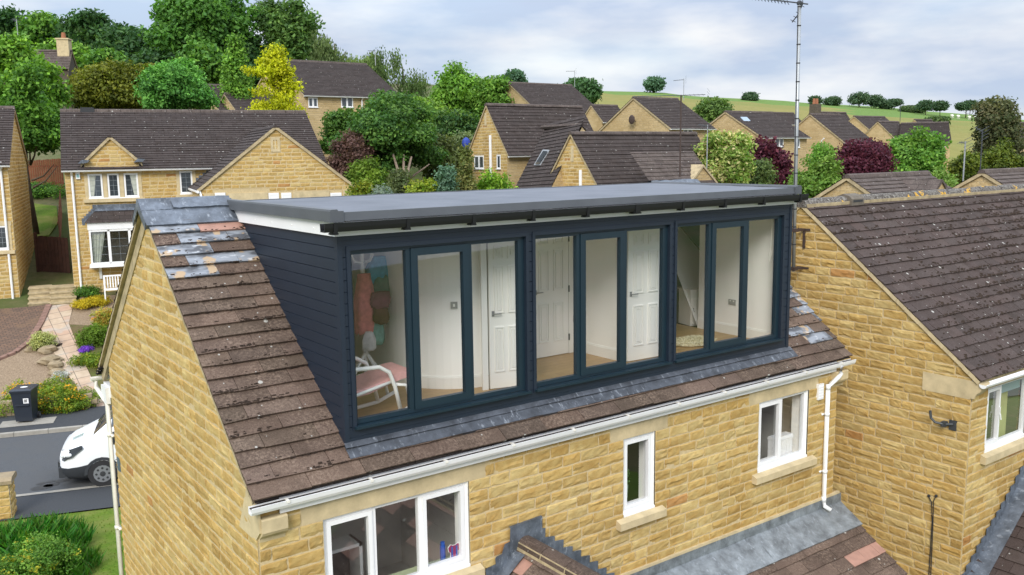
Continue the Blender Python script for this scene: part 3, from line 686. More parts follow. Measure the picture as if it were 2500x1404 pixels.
for sg in (1, -1):
    U = V3(0, -1, 0) if sg > 0 else V3(0, -1, 0); ln = 2.3; l = math.hypot(1, PK)
    S = V3(-sg/l, 0, PK/l); N = V3(sg*PK/l, 0, 1/l)
    O = V3(PX+sg*ln, GY0, PZ-PK*ln)
    def pk(r, u, s, i):
        b_ = r.uniform(.8, 1.2)
        return (1, (1, 1, 1)) if (sg < 0 and r.random() < .25) else (0, (b_, b_, b_))
    roof_tiles(pb, O, U, S, N, ln*l, .21, lambda s: [(0, 3.2)], .42, .02, 31+sg, pk)
    pb.poly([(PX, GY0, PZ-.02), (PX+sg*ln, GY0, PZ-PK*ln-.02), (PX+sg*ln, GY0-3.2, PZ-PK*ln-.02), (PX, GY0-3.2, PZ-.02)])
pb.poly([(PX-2.2, GY0-3.1, PZ-1.8), (PX+2.2, GY0-3.1, PZ-1.8), (PX, GY0-3.1, PZ-.05)], 0)
lo = pb.build('lower_roof', [M['tile'], M['pink_tile']], house)
rr = random.Random(8); rb2 = MB(); y = GY0-.05
while y > GY0-3.1:
    ln = .44; prof = [(PX+.125*math.cos(a_), PZ-.03+.115*math.sin(a_)) for a_ in [math.pi*k_/8 for k_ in range(9)]]
    bb = rr.uniform(.8, 1.1); rb2.prism([(p[0], p[1]) for p in prof], y, y-ln, 'v', 0, (bb, bb, bb)); y -= ln+.018
rb2.build('ridge_tile', m_tile('brown_ridge_tile', (.10, .072, .058), .12, .5), lo)
rm = MB(); rm.prism([(PX-.138, PZ-.085), (PX+.138, PZ-.085), (PX+.11, PZ+.03), (PX-.11, PZ+.03)], GY0-.02, GY0-3.0, 'v'); rm.build('mortar', M['dirty_ashlar'], lo)
stepped_lead('stepped_flashing', lo, PX+.16, PZ-.10, PX+1.5, PZ-.10-1.34*PK, GY0-.03, 9, .20)
stepped_lead('stepped_flashing', lo, PX-.16, PZ-.10, PX-1.3, PZ-.10-1.14*PK, GY0-.03, 8, .16)
b = MB(); b.poly([(PX-.25, GY0-.05, PZ-.10), (PX+.27, GY0-.05, PZ-.10), (PX+.27, GY0-.05, PZ+.27), (PX-.23, GY0-.05, PZ+.25)]); b.poly([(PX-.23, GY0-.05, PZ+.25), (PX+.27, GY0-.05, PZ+.27), (PX+.27, GY0, PZ+.27), (PX-.23, GY0, PZ+.25)])
b.poly([(PX-.3, GY0-.045, PZ-.2), (PX-.25, GY0-.045, PZ+.02), (PX-.33, GY0-.045, PZ+.03), (PX-.42, GY0-.045, PZ-.25)])
b.build('saddle_flashing', M['lead'], lo)
LK = .62; ll_ = math.hypot(1, LK); S = V3(0, 1/ll_, LK/ll_); N = V3(0, -LK/ll_, 1/ll_); LN = 2.6*ll_
lb = MB(); O = V3(4.4, GY0-2.6, -2.56-2.6*LK)
def pk2(r, u, s, i):
    b_ = r.uniform(.75, 1.25); k_ = r.random()
    if u > 5.0 and i == 9 and k_ < .8: return (1, (1, 1, 1))
    return (0, (b_, b_*.97, b_*.95))
roof_tiles(lb, O, (1, 0, 0), S, N, LN-.30, .22, lambda s: [(0, 5.75)], .36, .02, 77, pk2)
lb.poly([(4.4, GY0-2.6, O.z-.03), (10.15, GY0-2.6, O.z-.03), (10.15, GY0, -2.59), (4.4, GY0, -2.59)])
lb.poly([(10.10, GY0-2.6, O.z-.03), (10.10, GY0, -2.6), (10.10, GY0, -4.8), (10.10, GY0-2.6, -4.8)], 2)
lt = lb.build('lean_to_roof', [M['tile'], M['pink_tile'], M['stone_far']], house)
ld = MB()
for k_ in range(5):
    a, c = 4.5+k_*1.13, 4.5+(k_+1)*1.13+.03
    lead_strip(ld, a, c, LN-.52, LN-.0, 3, .05+.004*(k_ % 2), 60+k_, (0, O.y, O.z), S, N, 8, .006)
    h = .012+.003*(k_ % 2)
    ld.poly([(a, GY0-.03-h, -2.60), (c, GY0-.03-h, -2.60), (c, GY0-.03-h, -2.37), (a, GY0-.03-h, -2.37)])
ld.build('apron_flashing', M['lead_pale'], lt)
b = MB(); b.box(4.5, GY0-.05, -2.368, 10.12, GY0, -2.33); b.build('mortar_fillet', M['ashlar'], lt)
# ------------------------------------------------------------------ rooms behind the lower windows
b = MB()
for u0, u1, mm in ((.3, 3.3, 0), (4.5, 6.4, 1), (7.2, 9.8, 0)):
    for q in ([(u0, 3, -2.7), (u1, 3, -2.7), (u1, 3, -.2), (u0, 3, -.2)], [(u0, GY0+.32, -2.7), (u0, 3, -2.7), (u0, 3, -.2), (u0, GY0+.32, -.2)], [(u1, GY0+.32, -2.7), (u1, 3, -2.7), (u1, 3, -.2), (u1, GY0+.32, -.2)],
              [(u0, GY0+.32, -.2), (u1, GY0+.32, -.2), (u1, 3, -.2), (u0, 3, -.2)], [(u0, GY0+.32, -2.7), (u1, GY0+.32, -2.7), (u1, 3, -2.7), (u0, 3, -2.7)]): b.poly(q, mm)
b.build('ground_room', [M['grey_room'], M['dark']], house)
b = MB(); b.box(.83, GY0+.12, -1.47, 2.61, GY0+.33, -1.455); b.build('window_board', plain('pale_green_board', (.55, .62, .38), .5, .05), house)
sh = empty('shelf_unit', (1.25, .95, -2.7), 'pale open shelf unit behind the wide lower window pane', 'shelf')
b = MB(); 
for z in (-2.6, -1.9, -1.25): b.box(.85, .95, z, 1.65, 1.25, z+.04)
for x in (.85, 1.61): b.box(x, .95, -2.7, x+.04, 1.25, -1.21)
b.build('shelf_frame', M['grey_room'], sh); b = MB(); b.box(.9, 1.22, -2.6, 1.6, 1.24, -1.25); b.build('back_panel', M['dark'], sh)
b = MB(); p = ony(1098, 1330, GY0+.2); x, z = p.x-.10, -1.455
b.tube([(x, GY0+.2, z), (x, GY0+.2, z+.22)], .035, 10); b.tube([(x, GY0+.2, z+.22), (x, GY0+.2, z+.27)], .028, 10)
tag(b.build('spray_bottle', plain('blue_plastic', (.01, .09, .42), .35, .1)), 'blue upright bottle standing inside the wide lower window', 'bottle')
b = MB(); st = [(-.07, .0), (-.05, .0), (-.05, -.07), (.05, -.07), (.05, 0), (.07, 0), (.085, .06), (.05, .09), (.02, .075), (-.02, .075), (-.05, .09), (-.085, .06)]
x += .09; v = GY0+.085
b.poly([(x+p_[0]*1.12, v, z+.17+p_[1]*1.12) for p_ in st], 1); b.poly([(x+p_[0], v-.002, z+.17+p_[1]) for p_ in st], 0)
b.poly([(x-.045, v-.002, z+.055), (x+.045, v-.002, z+.055), (x+.05, v-.002, z+.093), (x-.05, v-.002, z+.093)], 2)
for s_ in (-.02, .02): b.poly([(x+s_*1.6-.012, v-.004, z+.105), (x+s_*1.6+.012, v-.004, z+.105), (x+s_*1.6+.012, v-.004, z+.235), (x+s_*1.6-.012, v-.004, z+.235)], 2)
tag(b.build('shirt_sticker', [plain('claret', (.30, .02, .10), .6), M['pvc'], plain('sticker_blue', (.02, .10, .40), .6)]), 'football shirt sticker in claret and blue on the lower window pane', 'sticker')
po = empty('potted_plant', (5.36, GY0+.22, -1.50), 'thin arching houseplant in a pale pot behind the narrow window', 'houseplant')
b = MB(); b.tube([(5.36, GY0+.22, -1.50), (5.36, GY0+.22, -1.18)], [.055, .075], 12); b.build('pot', plain('pale_pot', (.35, .42, .38), .5), po)
b = MB(); rr = random.Random(4)
b.tube([(5.36, GY0+.22, -1.2), (5.38, GY0+.2, -.9), (5.36, GY0+.2, -.72), (5.29, GY0+.2, -.72)], .006, 5)
b.tube([(5.36, GY0+.22, -1.2), (5.32, GY0+.22, -1.0), (5.27, GY0+.22, -.85)], .005, 5)
for i in range(40):
    c = V3(5.36+rr.uniform(-.14, .12), GY0+.22+rr.uniform(-.05, .1), -1.15+rr.uniform(-.1, .16)); d = V3(rr.uniform(-.05, .05), rr.uniform(-.03, .03), rr.uniform(-.02, .06))
    b.poly([c, c+V3(d.z, .01, -d.x)*.5+d*.5, c+d, c-V3(d.z, .01, -d.x)*.5+d*.5])
b.build('foliage', plain('dark_leaf', (.05, .12, .03), .6, .3), po)
b = MB(); b.box(8.62, GY0+.14, -1.51, 9.04, GY0+.30, -1.20); b.prism([(GY0+.13, -1.20), (GY0+.31, -1.20), (GY0+.29, -1.15), (GY0+.15, -1.15)], 8.61, 9.05)
for i in range(9): b.box(8.64+i*.045, GY0+.134, -1.49, 8.66+i*.045, GY0+.14, -1.22)
tag(b.build('storage_box', M['pvc']), 'white ribbed box on the window ledge beside the downpipe', 'box')
# ------------------------------------------------------------------ loft rooms behind the dormer windows
FL = .35; XA, XB = XL+.06, XR-.06
b = MB(); b.poly([(XA, YD+.10, FL), (XB, YD+.10, FL), (XB, 6.0, FL), (XA, 6.0, FL)]); b.build('loft_floor', M['oak'], house)
b = MB()
b.poly([(XA, YD+.11, 2.46), (XB, YD+.11, 2.46), (XB, 3.3, 2.46), (XA, 3.3, 2.46)])
b.poly([(.3, 3.3, 2.46), (9.9, 3.3, 2.46), (9.9, 6.3, .35), (.3, 6.3, .35)])
for x, o in ((XA, 0), (XB, 0)):
    b.poly([(x, YD+.11, FL), (x, 2.1, FL), (x, 2.1, 2.46), (x, YD+.11, 2.46)])
for xa, xb in ((.3, XA), (XB, 9.9)): b.poly([(xa, 2.1, FL), (xb, 2.1, FL), (xb, 3.3, 2.46), (xa, 3.3, 2.46)])
b.poly([(.3, 1.0, FL), (.3, 6.3, FL), (.3, 3.3, 2.46)]);
def wallseg(b, pts, z0=FL, z1=2.46):
    for p, q in zip(pts[:-1], pts[1:]): b.poly([(*p, z0), (*q, z0), (*q, z1), (*p, z1)])
arc = [(3.78+.98*math.cos(rad(a_)), 2.16+.98*math.sin(rad(a_))) for a_ in range(170, 262, 6)]
wallseg(b, [(3.2, 4.6)]+[(2.8, 2.9)]+arc+[(3.64, 1.10)])
wallseg(b, [(4.02, .92), (4.05, 2.04), (5.05, 2.04)]); wallseg(b, [(5.82, 2.04), (5.99, 2.04), (6.03, 1.02)])
wallseg(b, [(6.78, .96), (6.80, 4.5)]); wallseg(b, [(5.05, 2.04), (5.82, 2.04)], 2.34)
wallseg(b, [(3.2, 4.6), (6.8, 4.5)])
b.build('loft_wall', M['room'], house)
b = MB(); b.poly([(9.7, 1.6, FL), (9.7, 5.8, FL), (9.7, 3.4, 2.3)]); b.poly([(6.85, 4.2, FL), (9.7, 4.2, FL), (9.7, 4.2, 1.75), (6.85, 4.2, 1.75)]); q_ = [ony(x_, y_, 2.9) for x_, y_ in ((1600, 530), (1655, 600), (1728, 692), (1760, 735), (1760, 800), (1600, 830))]; b.poly(q_); b.build('loft_shade_wall', M['darkstone'], house)  # dark stone colour stands in for shade at the back of the room
b = MB()
def skirt(pts):
    for p, q in zip(pts[:-1], pts[1:]):
        p, q = Vector((*p, 0)), Vector((*q, 0)); n = V3(-(q-p).y, (q-p).x, 0).normalized()*-.018
        for z0, z1, k_ in ((FL, FL+.15, 1.), (FL+.15, FL+.17, .5)):
            a_, c_ = p+n*k_, q+n*k_
            b.poly([a_+V3(0, 0, z0), c_+V3(0, 0, z0), c_+V3(0, 0, z1), a_+V3(0, 0, z1)]); b.poly([a_+V3(0, 0, z1), c_+V3(0, 0, z1), q+V3(0, 0, z1), p+V3(0, 0, z1)])
skirt([(2.8, 2.9)]+arc+[(3.64, 1.10)]); skirt([(5.82, 2.04), (5.99, 2.04), (6.03, 1.02)]); skirt([(XB, 2.1), (XB, YD+.12)]); skirt([(4.05, 2.04), (5.05, 2.04)])
b.build('skirting_board', M['gloss'], house)
def inner_door(p, q, hinge=1):
    p, q = Vector((*p, FL+.01)), Vector((*q, FL+.01)); d = q-p; f = Fr(p, math.atan2(d.y, d.x)); wd = d.length; b = MB(f); H = 1.98
    b.box(0, 0, 0, wd, .035, H)
    st_ = wd*.15; mid = wd*.13; pw = (wd-2*st_-mid)/2
    for c_ in (0, 1):
        u0 = st_+c_*(pw+mid)
        for z0, z1 in ((.22, .82), (1.00, 1.62), (1.71, 1.88)):
            for t_, dv in ((0, .016), (.022, .004), (.04, .015)): frame_rect(b, u0+t_, z0+t_, u0+pw-t_, z1-t_, .016, -dv, .001)
            b.box(u0+.058, -.012, z0+.06, u0+pw-.058, .001, z1-.06)
    do = b.build('interior_door', M['gloss'], house)
    hb = MB(f); u = .05 if hinge else wd-.05; s_ = 1 if hinge else -1
    hb.box(u-.016, -.012, .965, u+.016, -.001, 1.035); hb.tube([(u, -.01, 1.0), (u, -.05, 1.0), (u+s_*.1, -.05, 1.0)], .009, 7); hb.build('handle', M['rim'], do)
    hg = MB(f)
    for z in (.2, .95, 1.72): hg.box((wd-.004) if hinge else -.016, -.012, z, (wd+.016) if hinge else .004, .01, z+.1)
    hg.build('hinge', M['dark_metal'], do)
    ar = MB(f)
    for u0, u1 in ((-.10, -.02), (wd+.02, wd+.10)): ar.box(u0, .012, -.01, u1, .05, H+.06)
    ar.build('architrave', M['gloss'], do)
inner_door((3.60, .985), (4.06, .875), 1); inner_door((5.09, 1.99), (5.77, 1.99), 1); inner_door((6.06, .985), (6.73, .945), 1)
def plate(p, yaw, name, two=False):
    f = Fr(p, yaw); b = MB(f); b.box(-.075 if two else -.045, -.012, -.045, .075 if two else .045, 0, .045)
    o = b.build(name, plain('brushed_plate', (.33, .33, .32), .4, .05), house); k_ = MB(f)
    if two:
        for x in (-.035, .035): k_.box(x-.012, -.018, .012, x+.012, -.012, .03)
    else: k_.box(-.012, -.02, -.018, .012, -.012, .018)
    k_.build('switch', M['gloss'], o)
a_ = rad(239); plate((3.78+.99*math.cos(a_), 2.16+.99*math.sin(a_), FL+1.12), a_+math.pi/2, 'light_switch')
plate((5.93, 2.03, FL+.52), 0, 'socket', True); plate((XB-.004, 1.35, FL+.55), rad(-90), 'socket', True)
b = MB()
for o_ in (0, .05): b.tube([(8.60+o_, YD+.16, 2.40), (8.58+o_, YD+.16, 1.9), (8.55+o_*.6, YD+.17, 1.72)], .004, 5)
b.tube([(8.55, YD+.17, 1.72), (8.565, YD+.17, 1.68), (8.58, YD+.17, 1.72)], .004, 5)
b.build('blind_cord', M['pvc_cream'], house)
# furniture
rc = empty('rocking_chair', (1.85, .95, FL), 'white bentwood rocking chair with a pink cushion behind the left dormer window', 'chair')
FRAME = M['gloss']
for y in (.66, 1.24):
    b = MB(); b.tube([(1.36, y, FL+.63), (1.55, y, FL+.66), (1.93, y, FL+.64), (2.06, y, FL+.56), (2.13, y, FL+.38), (2.20, y, FL+.06)], .026, 8); b.build('arm', FRAME, rc, True)
    b = MB(); b.tube([(1.36, y, FL+.12), (1.55, y, FL+.05), (1.9, y, FL+.026), (2.2, y, FL+.05), (2.45, y, FL+.14)], .024, 8); b.build('rocker', FRAME, rc, True)
    b = MB(); b.tube([(2.12, y+.03, FL+.40), (2.30, y+.03, FL+.36), (2.36, y+.03, FL+.10)], .022, 8); b.tube([(1.40, y+.03, FL+.30), (2.14, y+.03, FL+.44)], .02, 8); b.build('leg', FRAME, rc, True)
b = MB(); n = 14; pr = []
top = [(1.37, .395), (1.55, .385), (1.8, .41), (2.05, .47), (2.25, .53), (2.38, .535), (2.42, .49)]; bot = [(2.40, .45), (2.25, .44), (2.05, .39), (1.8, .33), (1.55, .31), (1.37, .317)]
b.prism([(x, FL+z) for x, z in top+bot], .70, 1.20, 'v'); b.build('seat_cushion', plain('pink_fabric', (.68, .36, .35), .9, .1, 30, .3), rc)
b = MB(); b.blob((1.47, .95, FL+.60), (.11, .22, .22), 12, 8)
def m_pillow():
    t = NT('patterned_pillow'); vo = t.n('ShaderNodeTexVoronoi', {'Vector': t.obj(), 'Scale': 16.}); c = t.ramp(vo.outputs['Distance'], .25, .3, (.55, .26, .16), (.55, .53, .46))
    c = t.mix(t.ramp(t.noise(t.obj(), 6), .5, .52), c, (.08, .09, .10)); t.bsdf(c, .9); return t.m
tag(b.build('pillow', m_pillow(), None, True), 'patterned pillow lying on the white rocking chair', 'pillow')
for o_ in [rc, bpy.data.objects['pillow']]: o_.location.x -= .12
cs = empty('coat_stand', (2.47, 2.3, FL), 'white wooden coat stand hung with clothes behind the left dormer window', 'coat stand')
cx, cy = 2.47, 2.3
b = MB(); b.tube([(cx, cy, FL+.12), (cx, cy, FL+1.85)], .03, 8); b.build('pole', FRAME, cs)
for a_ in (20, 110, 200, 290):
    b = MB(); d = V3(math.cos(rad(a_)), math.sin(rad(a_)), 0); b.tube([V3(cx, cy, FL+.42)+d*.02, V3(cx, cy, FL+.02)+d*.36], .022, 6); b.build('leg', FRAME, cs)
    b = MB(); b.tube([V3(cx, cy, FL+1.65), V3(cx, cy, FL+1.68)+d*.14, V3(cx, cy, FL+1.78)+d*.2], .013, 6); b.build('peg', FRAME, cs)
def garment(px, y0, y1, dep_y, wpx, col, name, label, cat, seed, folds=5, top=.55):
    p0, p1 = ony(px, y0, dep_y), ony(px, y1, dep_y); hw = wpx/2/140.; r = random.Random(seed); b = MB(); n = 18; k_ = 9; G = []
    for j in range(k_+1):
        t_ = j/k_; wd = hw*(top+(1-top)*min(1, t_*2.2))*(1-.25*max(0, t_-.8)/.2*r.uniform(.3, 1)); row = []
        for i in range(n):
            a_ = 2*math.pi*i/n; f_ = 1+.16*math.sin(folds*a_+seed+t_*1.5)+r.uniform(-.04, .04)
            row.append((p0.x+wd*math.cos(a_)*f_, dep_y+.5*wd*math.sin(a_)*f_+.0, lerp(p0.z, p1.z, t_)+(r.uniform(-.03, .03) if j == k_ else 0)))
        G.append(row)
    for j in range(k_):
        for i in range(n): b.poly([G[j][i], G[j][(i+1) % n], G[j+1][(i+1) % n], G[j+1][i]])
    b.poly(G[0]); b.poly(G[k_])
    tag(b.build(name, plain(name+'_cloth', col, .95, .3, 14, .3), None, True), label, cat, 'clothes hung on the coat stand')
garment(928, 625, 690, 2.33, 62, (.07, .30, .46), 'scarf', 'sky blue scarf at the top of the coat stand', 'scarf', 1)
garment(888, 668, 812, 2.18, 42, (.60, .20, .20), 'coat', 'pink red coat hanging at the left of the coat stand', 'coat', 2, 6)
garment(940, 665, 745, 2.28, 58, (.09, .17, .13), 'jacket', 'dark green jacket on the right arm of the coat stand', 'jacket', 3)
garment(930, 712, 748, 2.08, 40, (.17, .055, .085), 'handbag', 'plum coloured handbag over the green jacket', 'bag', 4, 3, .8)
garment(932, 752, 788, 2.08, 32, (.12, .05, .035), 'shoulder_bag', 'brown bag below the plum bag on the coat stand', 'bag', 5, 3, .8)
garment(918, 765, 838, 2.18, 30, (.16, .34, .30), 'dress', 'teal patterned dress hanging beside the coat stand pole', 'dress', 6, 6)
garment(900, 808, 858, 2.13, 26, (.55, .55, .56), 'shirt', 'pale shirt hanging lowest on the coat stand', 'shirt', 7, 4)
rug = MB(); rr = random.Random(6); c = onz(1692, 838, FL)
for i in range(1500):
    a_, q = rr.uniform(0, 6.283), math.sqrt(rr.random()); x, y = c.x+q*.42*math.cos(a_), c.y+q*.30*math.sin(a_); h = .03+.05*(1-q)
    d = V3(rr.uniform(-.05, .05), rr.uniform(-.05, .05), .035); p_ = V3(x, y, FL+h); t_ = V3(rr.uniform(-.012, .012), rr.uniform(-.012, .012), 0)
    rug.poly([p_-t_, p_+t_, p_+d])
rug.blob((c.x, c.y, FL+.02), (.40, .29, .05), 14, 6)
tag(rug.build('sheepskin_rug', plain('cream_fleece', (.72, .66, .46), .95, .1, 20)), 'cream shaggy sheepskin rug on the loft floor in the right dormer window', 'rug')
cb = empty('cabinet', (9.0, 2.45, FL), 'small white cabinet with one door in the right loft room', 'cabinet')
f = Fr((8.82, 2.30, FL), rad(-12)); b = MB(f); b.box(0, 0, 0, .42, .36, .62); b.box(-.02, -.02, .62, .44, .38, .645); b.build('carcass', M['gloss'], cb)
b = MB(f); frame_rect(b, .02, .03, .40, .48, .05, -.018, 0); b.box(.07, -.008, .08, .35, 0, .43); do = b.build('door', M['gloss'], cb); b = MB(f); b.tube([(.05, -.02, .2), (.045, -.045, .25), (.05, -.02, .32)], .007, 6); b.build('handle', M['rust'], do)
# ------------------------------------------------------------------ neighbouring house on the right
NX, NY, NE, NA, NAY = 11.0, -1.62, -.20, 2.45, 1.63
nb = empty('neighbour_house', (15, 2, -4.6), 'tan stone house on the right with a heavily mossed dark roof', 'house')
NHD = NAY+1.76; NK = (NA-NE)/NHD; nl = math.hypot(1, NK); NSU = V3(0, 1/nl, NK/nl); NSN = V3(0, -NK/nl, 1/nl); NSB = V3(0, -1/nl, NK/nl); NBN = V3(0, NK/nl, 1/nl)
def next_(z):
    lo = NY if z < NE+.05 else max(NY, -1.76+(z-NE+.05)/NK); hi = 4.9 if z < NE+.05 else min(4.9, 2*NAY+1.76-(z-NE+.05)/NK)
    return (lo, hi) if hi > lo else (0, 0)
b = MB(); stone_wall(b, (NX, 0, 0), (0, 1, 0), (-1, 0, 0), -4.8, NA-.08, next_, (), 41, .15, .028); b.build('gable_wall', [M['stone'], M['mortar']], nb)
nwin = (11.50, -1.50, 12.95, -.42)
b = MB(); stone_wall(b, (0, NY, 0), (1, 0, 0), (0, -1, 0), -4.8, -.27, lambda z: (NX, 13.6), [nwin, (11.35, -.42, 13.6, -.27)], 43, .15, .024)
b.poly([(13.6, NY, -4.8), (20, NY, -4.8), (20, NY, NE), (13.6, NY, NE)], 2); b.poly([(NX+.04, NY+.02, -4.8), (NX+.04, 4.9, -4.8), (NX+.04, 4.9, NE), (NX+.04, NAY, NA-.15), (NX+.04, NY+.02, NE-.1)], 1)
b.build('front_wall', [M['stone'], M['mortar'], M['stone_far']], nb)
b = MB(); b.box(NX-.003, NY-.003, -4.8, NX+.035, NY+.035, -.56); b.build('corner_mortar', M['mortar'], nb)
b = MB(); b.box(NX+.05, 4.88, -4.8, 20, 4.9, NE); b.build('rear_wall', M['stone_far'], nb)
def pkn(r, u, s, i): b_ = r.uniform(.8, 1.2); return (0, (b_*r.uniform(.98, 1.05), b_, b_))
b = MB(); NL = NHD*nl; RW = 9.3
roof_tiles(b, (NX-.06, -1.76, NE), (1, 0, 0), NSU, NSN, NL-.05, .215, lambda s: [(0, RW)], .36, .018, 51, pkn, 1.3)
b.poly([(NX, -1.7, NE-.015), (NX+RW, -1.7, NE-.015), (NX+RW, NAY, NA-.02), (NX, NAY, NA-.02)])
nro = b.build('front_roof', [M['tile_dark']], nb)
b = MB(); roof_courses(b, (NX-.06, 2*NAY+1.76, NE), (1, 0, 0), NSB, NBN, NL, .215, lambda s: (0, RW), .03); b.build('rear_roof', M['tile_far'], nb)
mo = MB(); rr = random.Random(13)
for i in range(7500):
    row = rr.randint(0, 18); s_ = row*.215+abs(rr.gauss(0, .030))*(1 if rr.random() < .7 else 2.2); u = rr.random()**.75*RW*.85
    if math.sin(u*2.1+row*.9)+math.sin(u*.83-row*.37+2)+.5*math.sin(u*5.3+row*2.2) < .25 and rr.random() < .75: continue
    p_ = V3(NX-.05+u, -1.76, NE)+NSU*s_+NSN*.030; rd = rr.uniform(.008, .034)*rr.uniform(.6, 1); x_ = V3(1, 0, 0)*rd*rr.uniform(.8, 1.7); y_ = NSU*rd*rr.uniform(.6, 1.1); h_ = NSN*rd*.9
    b4 = [p_-x_-y_, p_+x_-y_*.8, p_+x_*.9+y_, p_-x_*.8+y_]; t4 = p_+h_
    for q in range(4): mo.poly([b4[q], b4[(q+1) % 4], t4])
mo.build('moss', M['moss'], nro)['kind'] = 'stuff'
b = MB(); rr = random.Random(15); x = NX-.07
while x < NX+RW:
    ln = .45; bb = rr.uniform(.85, 1.15); h = rr.uniform(-.006, .006)
    prof = [(NAY+.13*math.cos(math.pi*k_/8), NA-.075+h+.155*math.sin(math.pi*k_/8)) for k_ in range(9)]
    b.prism(prof, x, x+ln-.012, 'u', 0, (bb, bb, bb)); x += ln
b.build('ridge_tile', M['ridge'], nb)
b = MB(); b.prism([(NAY+.14, NA-.09), (NAY-.14, NA-.09), (NAY-.15, NA-.02), (NAY+.15, NA-.02)], NX-.05, NX+RW); b.build('ridge_mortar', M['dirty_ashlar'], nb)
b = MB(); q = ony(2085, 482, NAY-.1); b.prism([(NAY-.19, NA-.10), (NAY-.19, NA+.02), (NAY-.13, NA+.075), (NAY, NA+.115), (NAY+.13, NA+.07), (NAY+.17, NA-.08)], q.x-.20, q.x+.20); vo = b.build('ridge_vent', plain('vent_grey', (.13, .11, .085), .95, .4, 9, .4), nb)
b = MB(); b.box(q.x-.15, NAY-.194, NA-.04, q.x+.15, NAY-.185, NA+.0); b.build('vent_slot', M['dark'], vo)
b = MB(); 
for k_ in range(40):
    a0, a1 = k_/40*NL, (k_+1)/40*NL; j = random.Random(k_+100).uniform(-.006, .006)
    for O_, S_, N_ in ((V3(0, -1.76, NE), NSU, NSN), (V3(0, 2*NAY+1.76, NE), NSB, NBN)):
        q4 = [O_+S_*a0+N_*-.06, O_+S_*a1+N_*-.06, O_+S_*a1+N_*.006, O_+S_*a0+N_*.006]
        b.poly([p_+V3(NX-.055+j, 0, 0) for p_ in q4]); b.poly([q4[0]+V3(NX-.055+j, 0, 0), q4[1]+V3(NX-.055+j, 0, 0), q4[1]+V3(NX+.02, 0, 0), q4[0]+V3(NX+.02, 0, 0)])
b.build('verge_mortar', M['ashlar'], nb)
b = MB(); b.prism([(NY-.07, -.44), (NY-.10, -.40), (NY-.13, -.385), (NY-.16, -.33), (NY-.16, -.24), (NY+.0, -.215), (NY+.8, -.215+.0), (NY+.8, -.52), (NY+.02, -.52), (NY-.0, -.50), (NY-.05, -.50)], NX-.03, NX+.004); b.prism([(NY-.05, -.46), (NY-.16, -.33), (NY-.16, -.24), (NY+.0, -.22), (NY+.0, -.46)], NX+.005, NX+.22)
b.build('kneeler', M['ashlar'], nb)
b = MB(); b.box(NX+.22, NY-.06, -.40, 20, NY-.035, -.235); b.build('fascia', M['ashlar'], nb)
b = MB(); half_pipe(b, None, NX-.06, 20.2, (NY-.19, NE-.04), .06); b.build('gutter', M['pvc'], nb)
u0, z0, u1, z1 = nwin; b = MB(); frame_rect(b, u0+.004, z0+.04, u1, z1, .05, NY+.045, NY+.11); b.box(12.01, NY+.046, z0+.09, 12.06, NY+.11, z1-.05); b.box(u0, NY-.02, z0, u1, NY+.1, z0+.038)
wo = b.build('window', M['pvc'], nb); s_ = MB(); frame_rect(s_, u0+.055, z0+.091, 12.01, z1-.051, .05, NY+.02, NY+.08); s_.build('sash', M['pvc'], wo)
s_ = MB(); s_.box(11.96, NY-.0, -.95, 11.985, NY+.02, -.82); s_.tube([(11.972, NY-.005, -.93), (11.972, NY-.02, -1.03)], .009, 6); s_.build('handle', M['pvc'], wo)
pane(ID, u0+.105, z0+.14, 11.96, z1-.10, NY+.07, wo); pane(ID, 12.06, z0+.09, u1-.05, z1-.05, NY+.075, wo)
b = MB(); b.prism([(NY-.11, z0-.15), (NY+.03, z0-.15), (NY+.03, z0+.0), (NY-.02, z0+.0), (NY-.11, z0-.035)], u0-.13, 14); b.build('stone_sill', M['ashlar'], nb)
b = MB(); b.box(11.35, NY-.005, -.42, 14, NY+.05, -.272); b.build('lintel', M['ashlar'], nb)
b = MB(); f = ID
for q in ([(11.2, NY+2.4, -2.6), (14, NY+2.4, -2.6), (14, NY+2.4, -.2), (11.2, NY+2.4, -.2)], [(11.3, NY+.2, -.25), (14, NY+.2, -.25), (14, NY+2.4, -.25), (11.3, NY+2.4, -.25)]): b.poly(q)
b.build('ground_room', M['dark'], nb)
b = MB()
for i in range(9): b.tube([(12.42+i*.035, NY+.25, z0), (12.50+i*.022, NY+.25+.02*(i % 2), -.45)], .024, 6)
b.build('curtain', plain('yellow_green_curtain', (.42, .44, .20), .9, .1, 8), nb)
b = MB(); b.box(12.07, NY+.13, -.66, 12.9, NY+.14, -.46); b.build('blind', plain('pale_blue_blind', (.32, .44, .48), .8, .05), nb)
# satellite arm, cables on the gable
f = Fr((NX, -1.30, -.98), 0)
b = MB(f); b.box(-.03, -.12, -.10, -.005, .0, .06); b.tube([(-.03, -.06, 0), (-.14, .04, .0), (-.20, .14, .02), (-.22, .20, .08), (-.22, .22, .2)], .022, 8); b.box(-.16, .0, -.04, -.06, .07, .04)
tag(b.build('satellite_bracket', M['dark_metal']), 'dark bare satellite dish bracket on the right hand gable', 'bracket')
b = MB(); p0 = onx(2270, 1210, NX); p1 = onx(2288, 1210, NX)
b.tube([(NX-.04, p0.y, p0.z), (NX-.05, p0.y-.06, p0.z-.08), (NX-.045, p0.y-.09, p0.z-.4), (NX-.04, p0.y-.08, -4.7)], .008, 6); b.tube([(NX-.04, p1.y, p1.z), (NX-.05, p1.y+.03, p1.z-.1), (NX-.04, p1.y+.02, p1.z-.5), (NX-.04, p1.y-.01, -4.7)], .008, 6)
for q in (p0, p1): b.blob((NX-.03, q.y, q.z), .026, 6, 4)
b.build('cable', M['rubber'], nb)
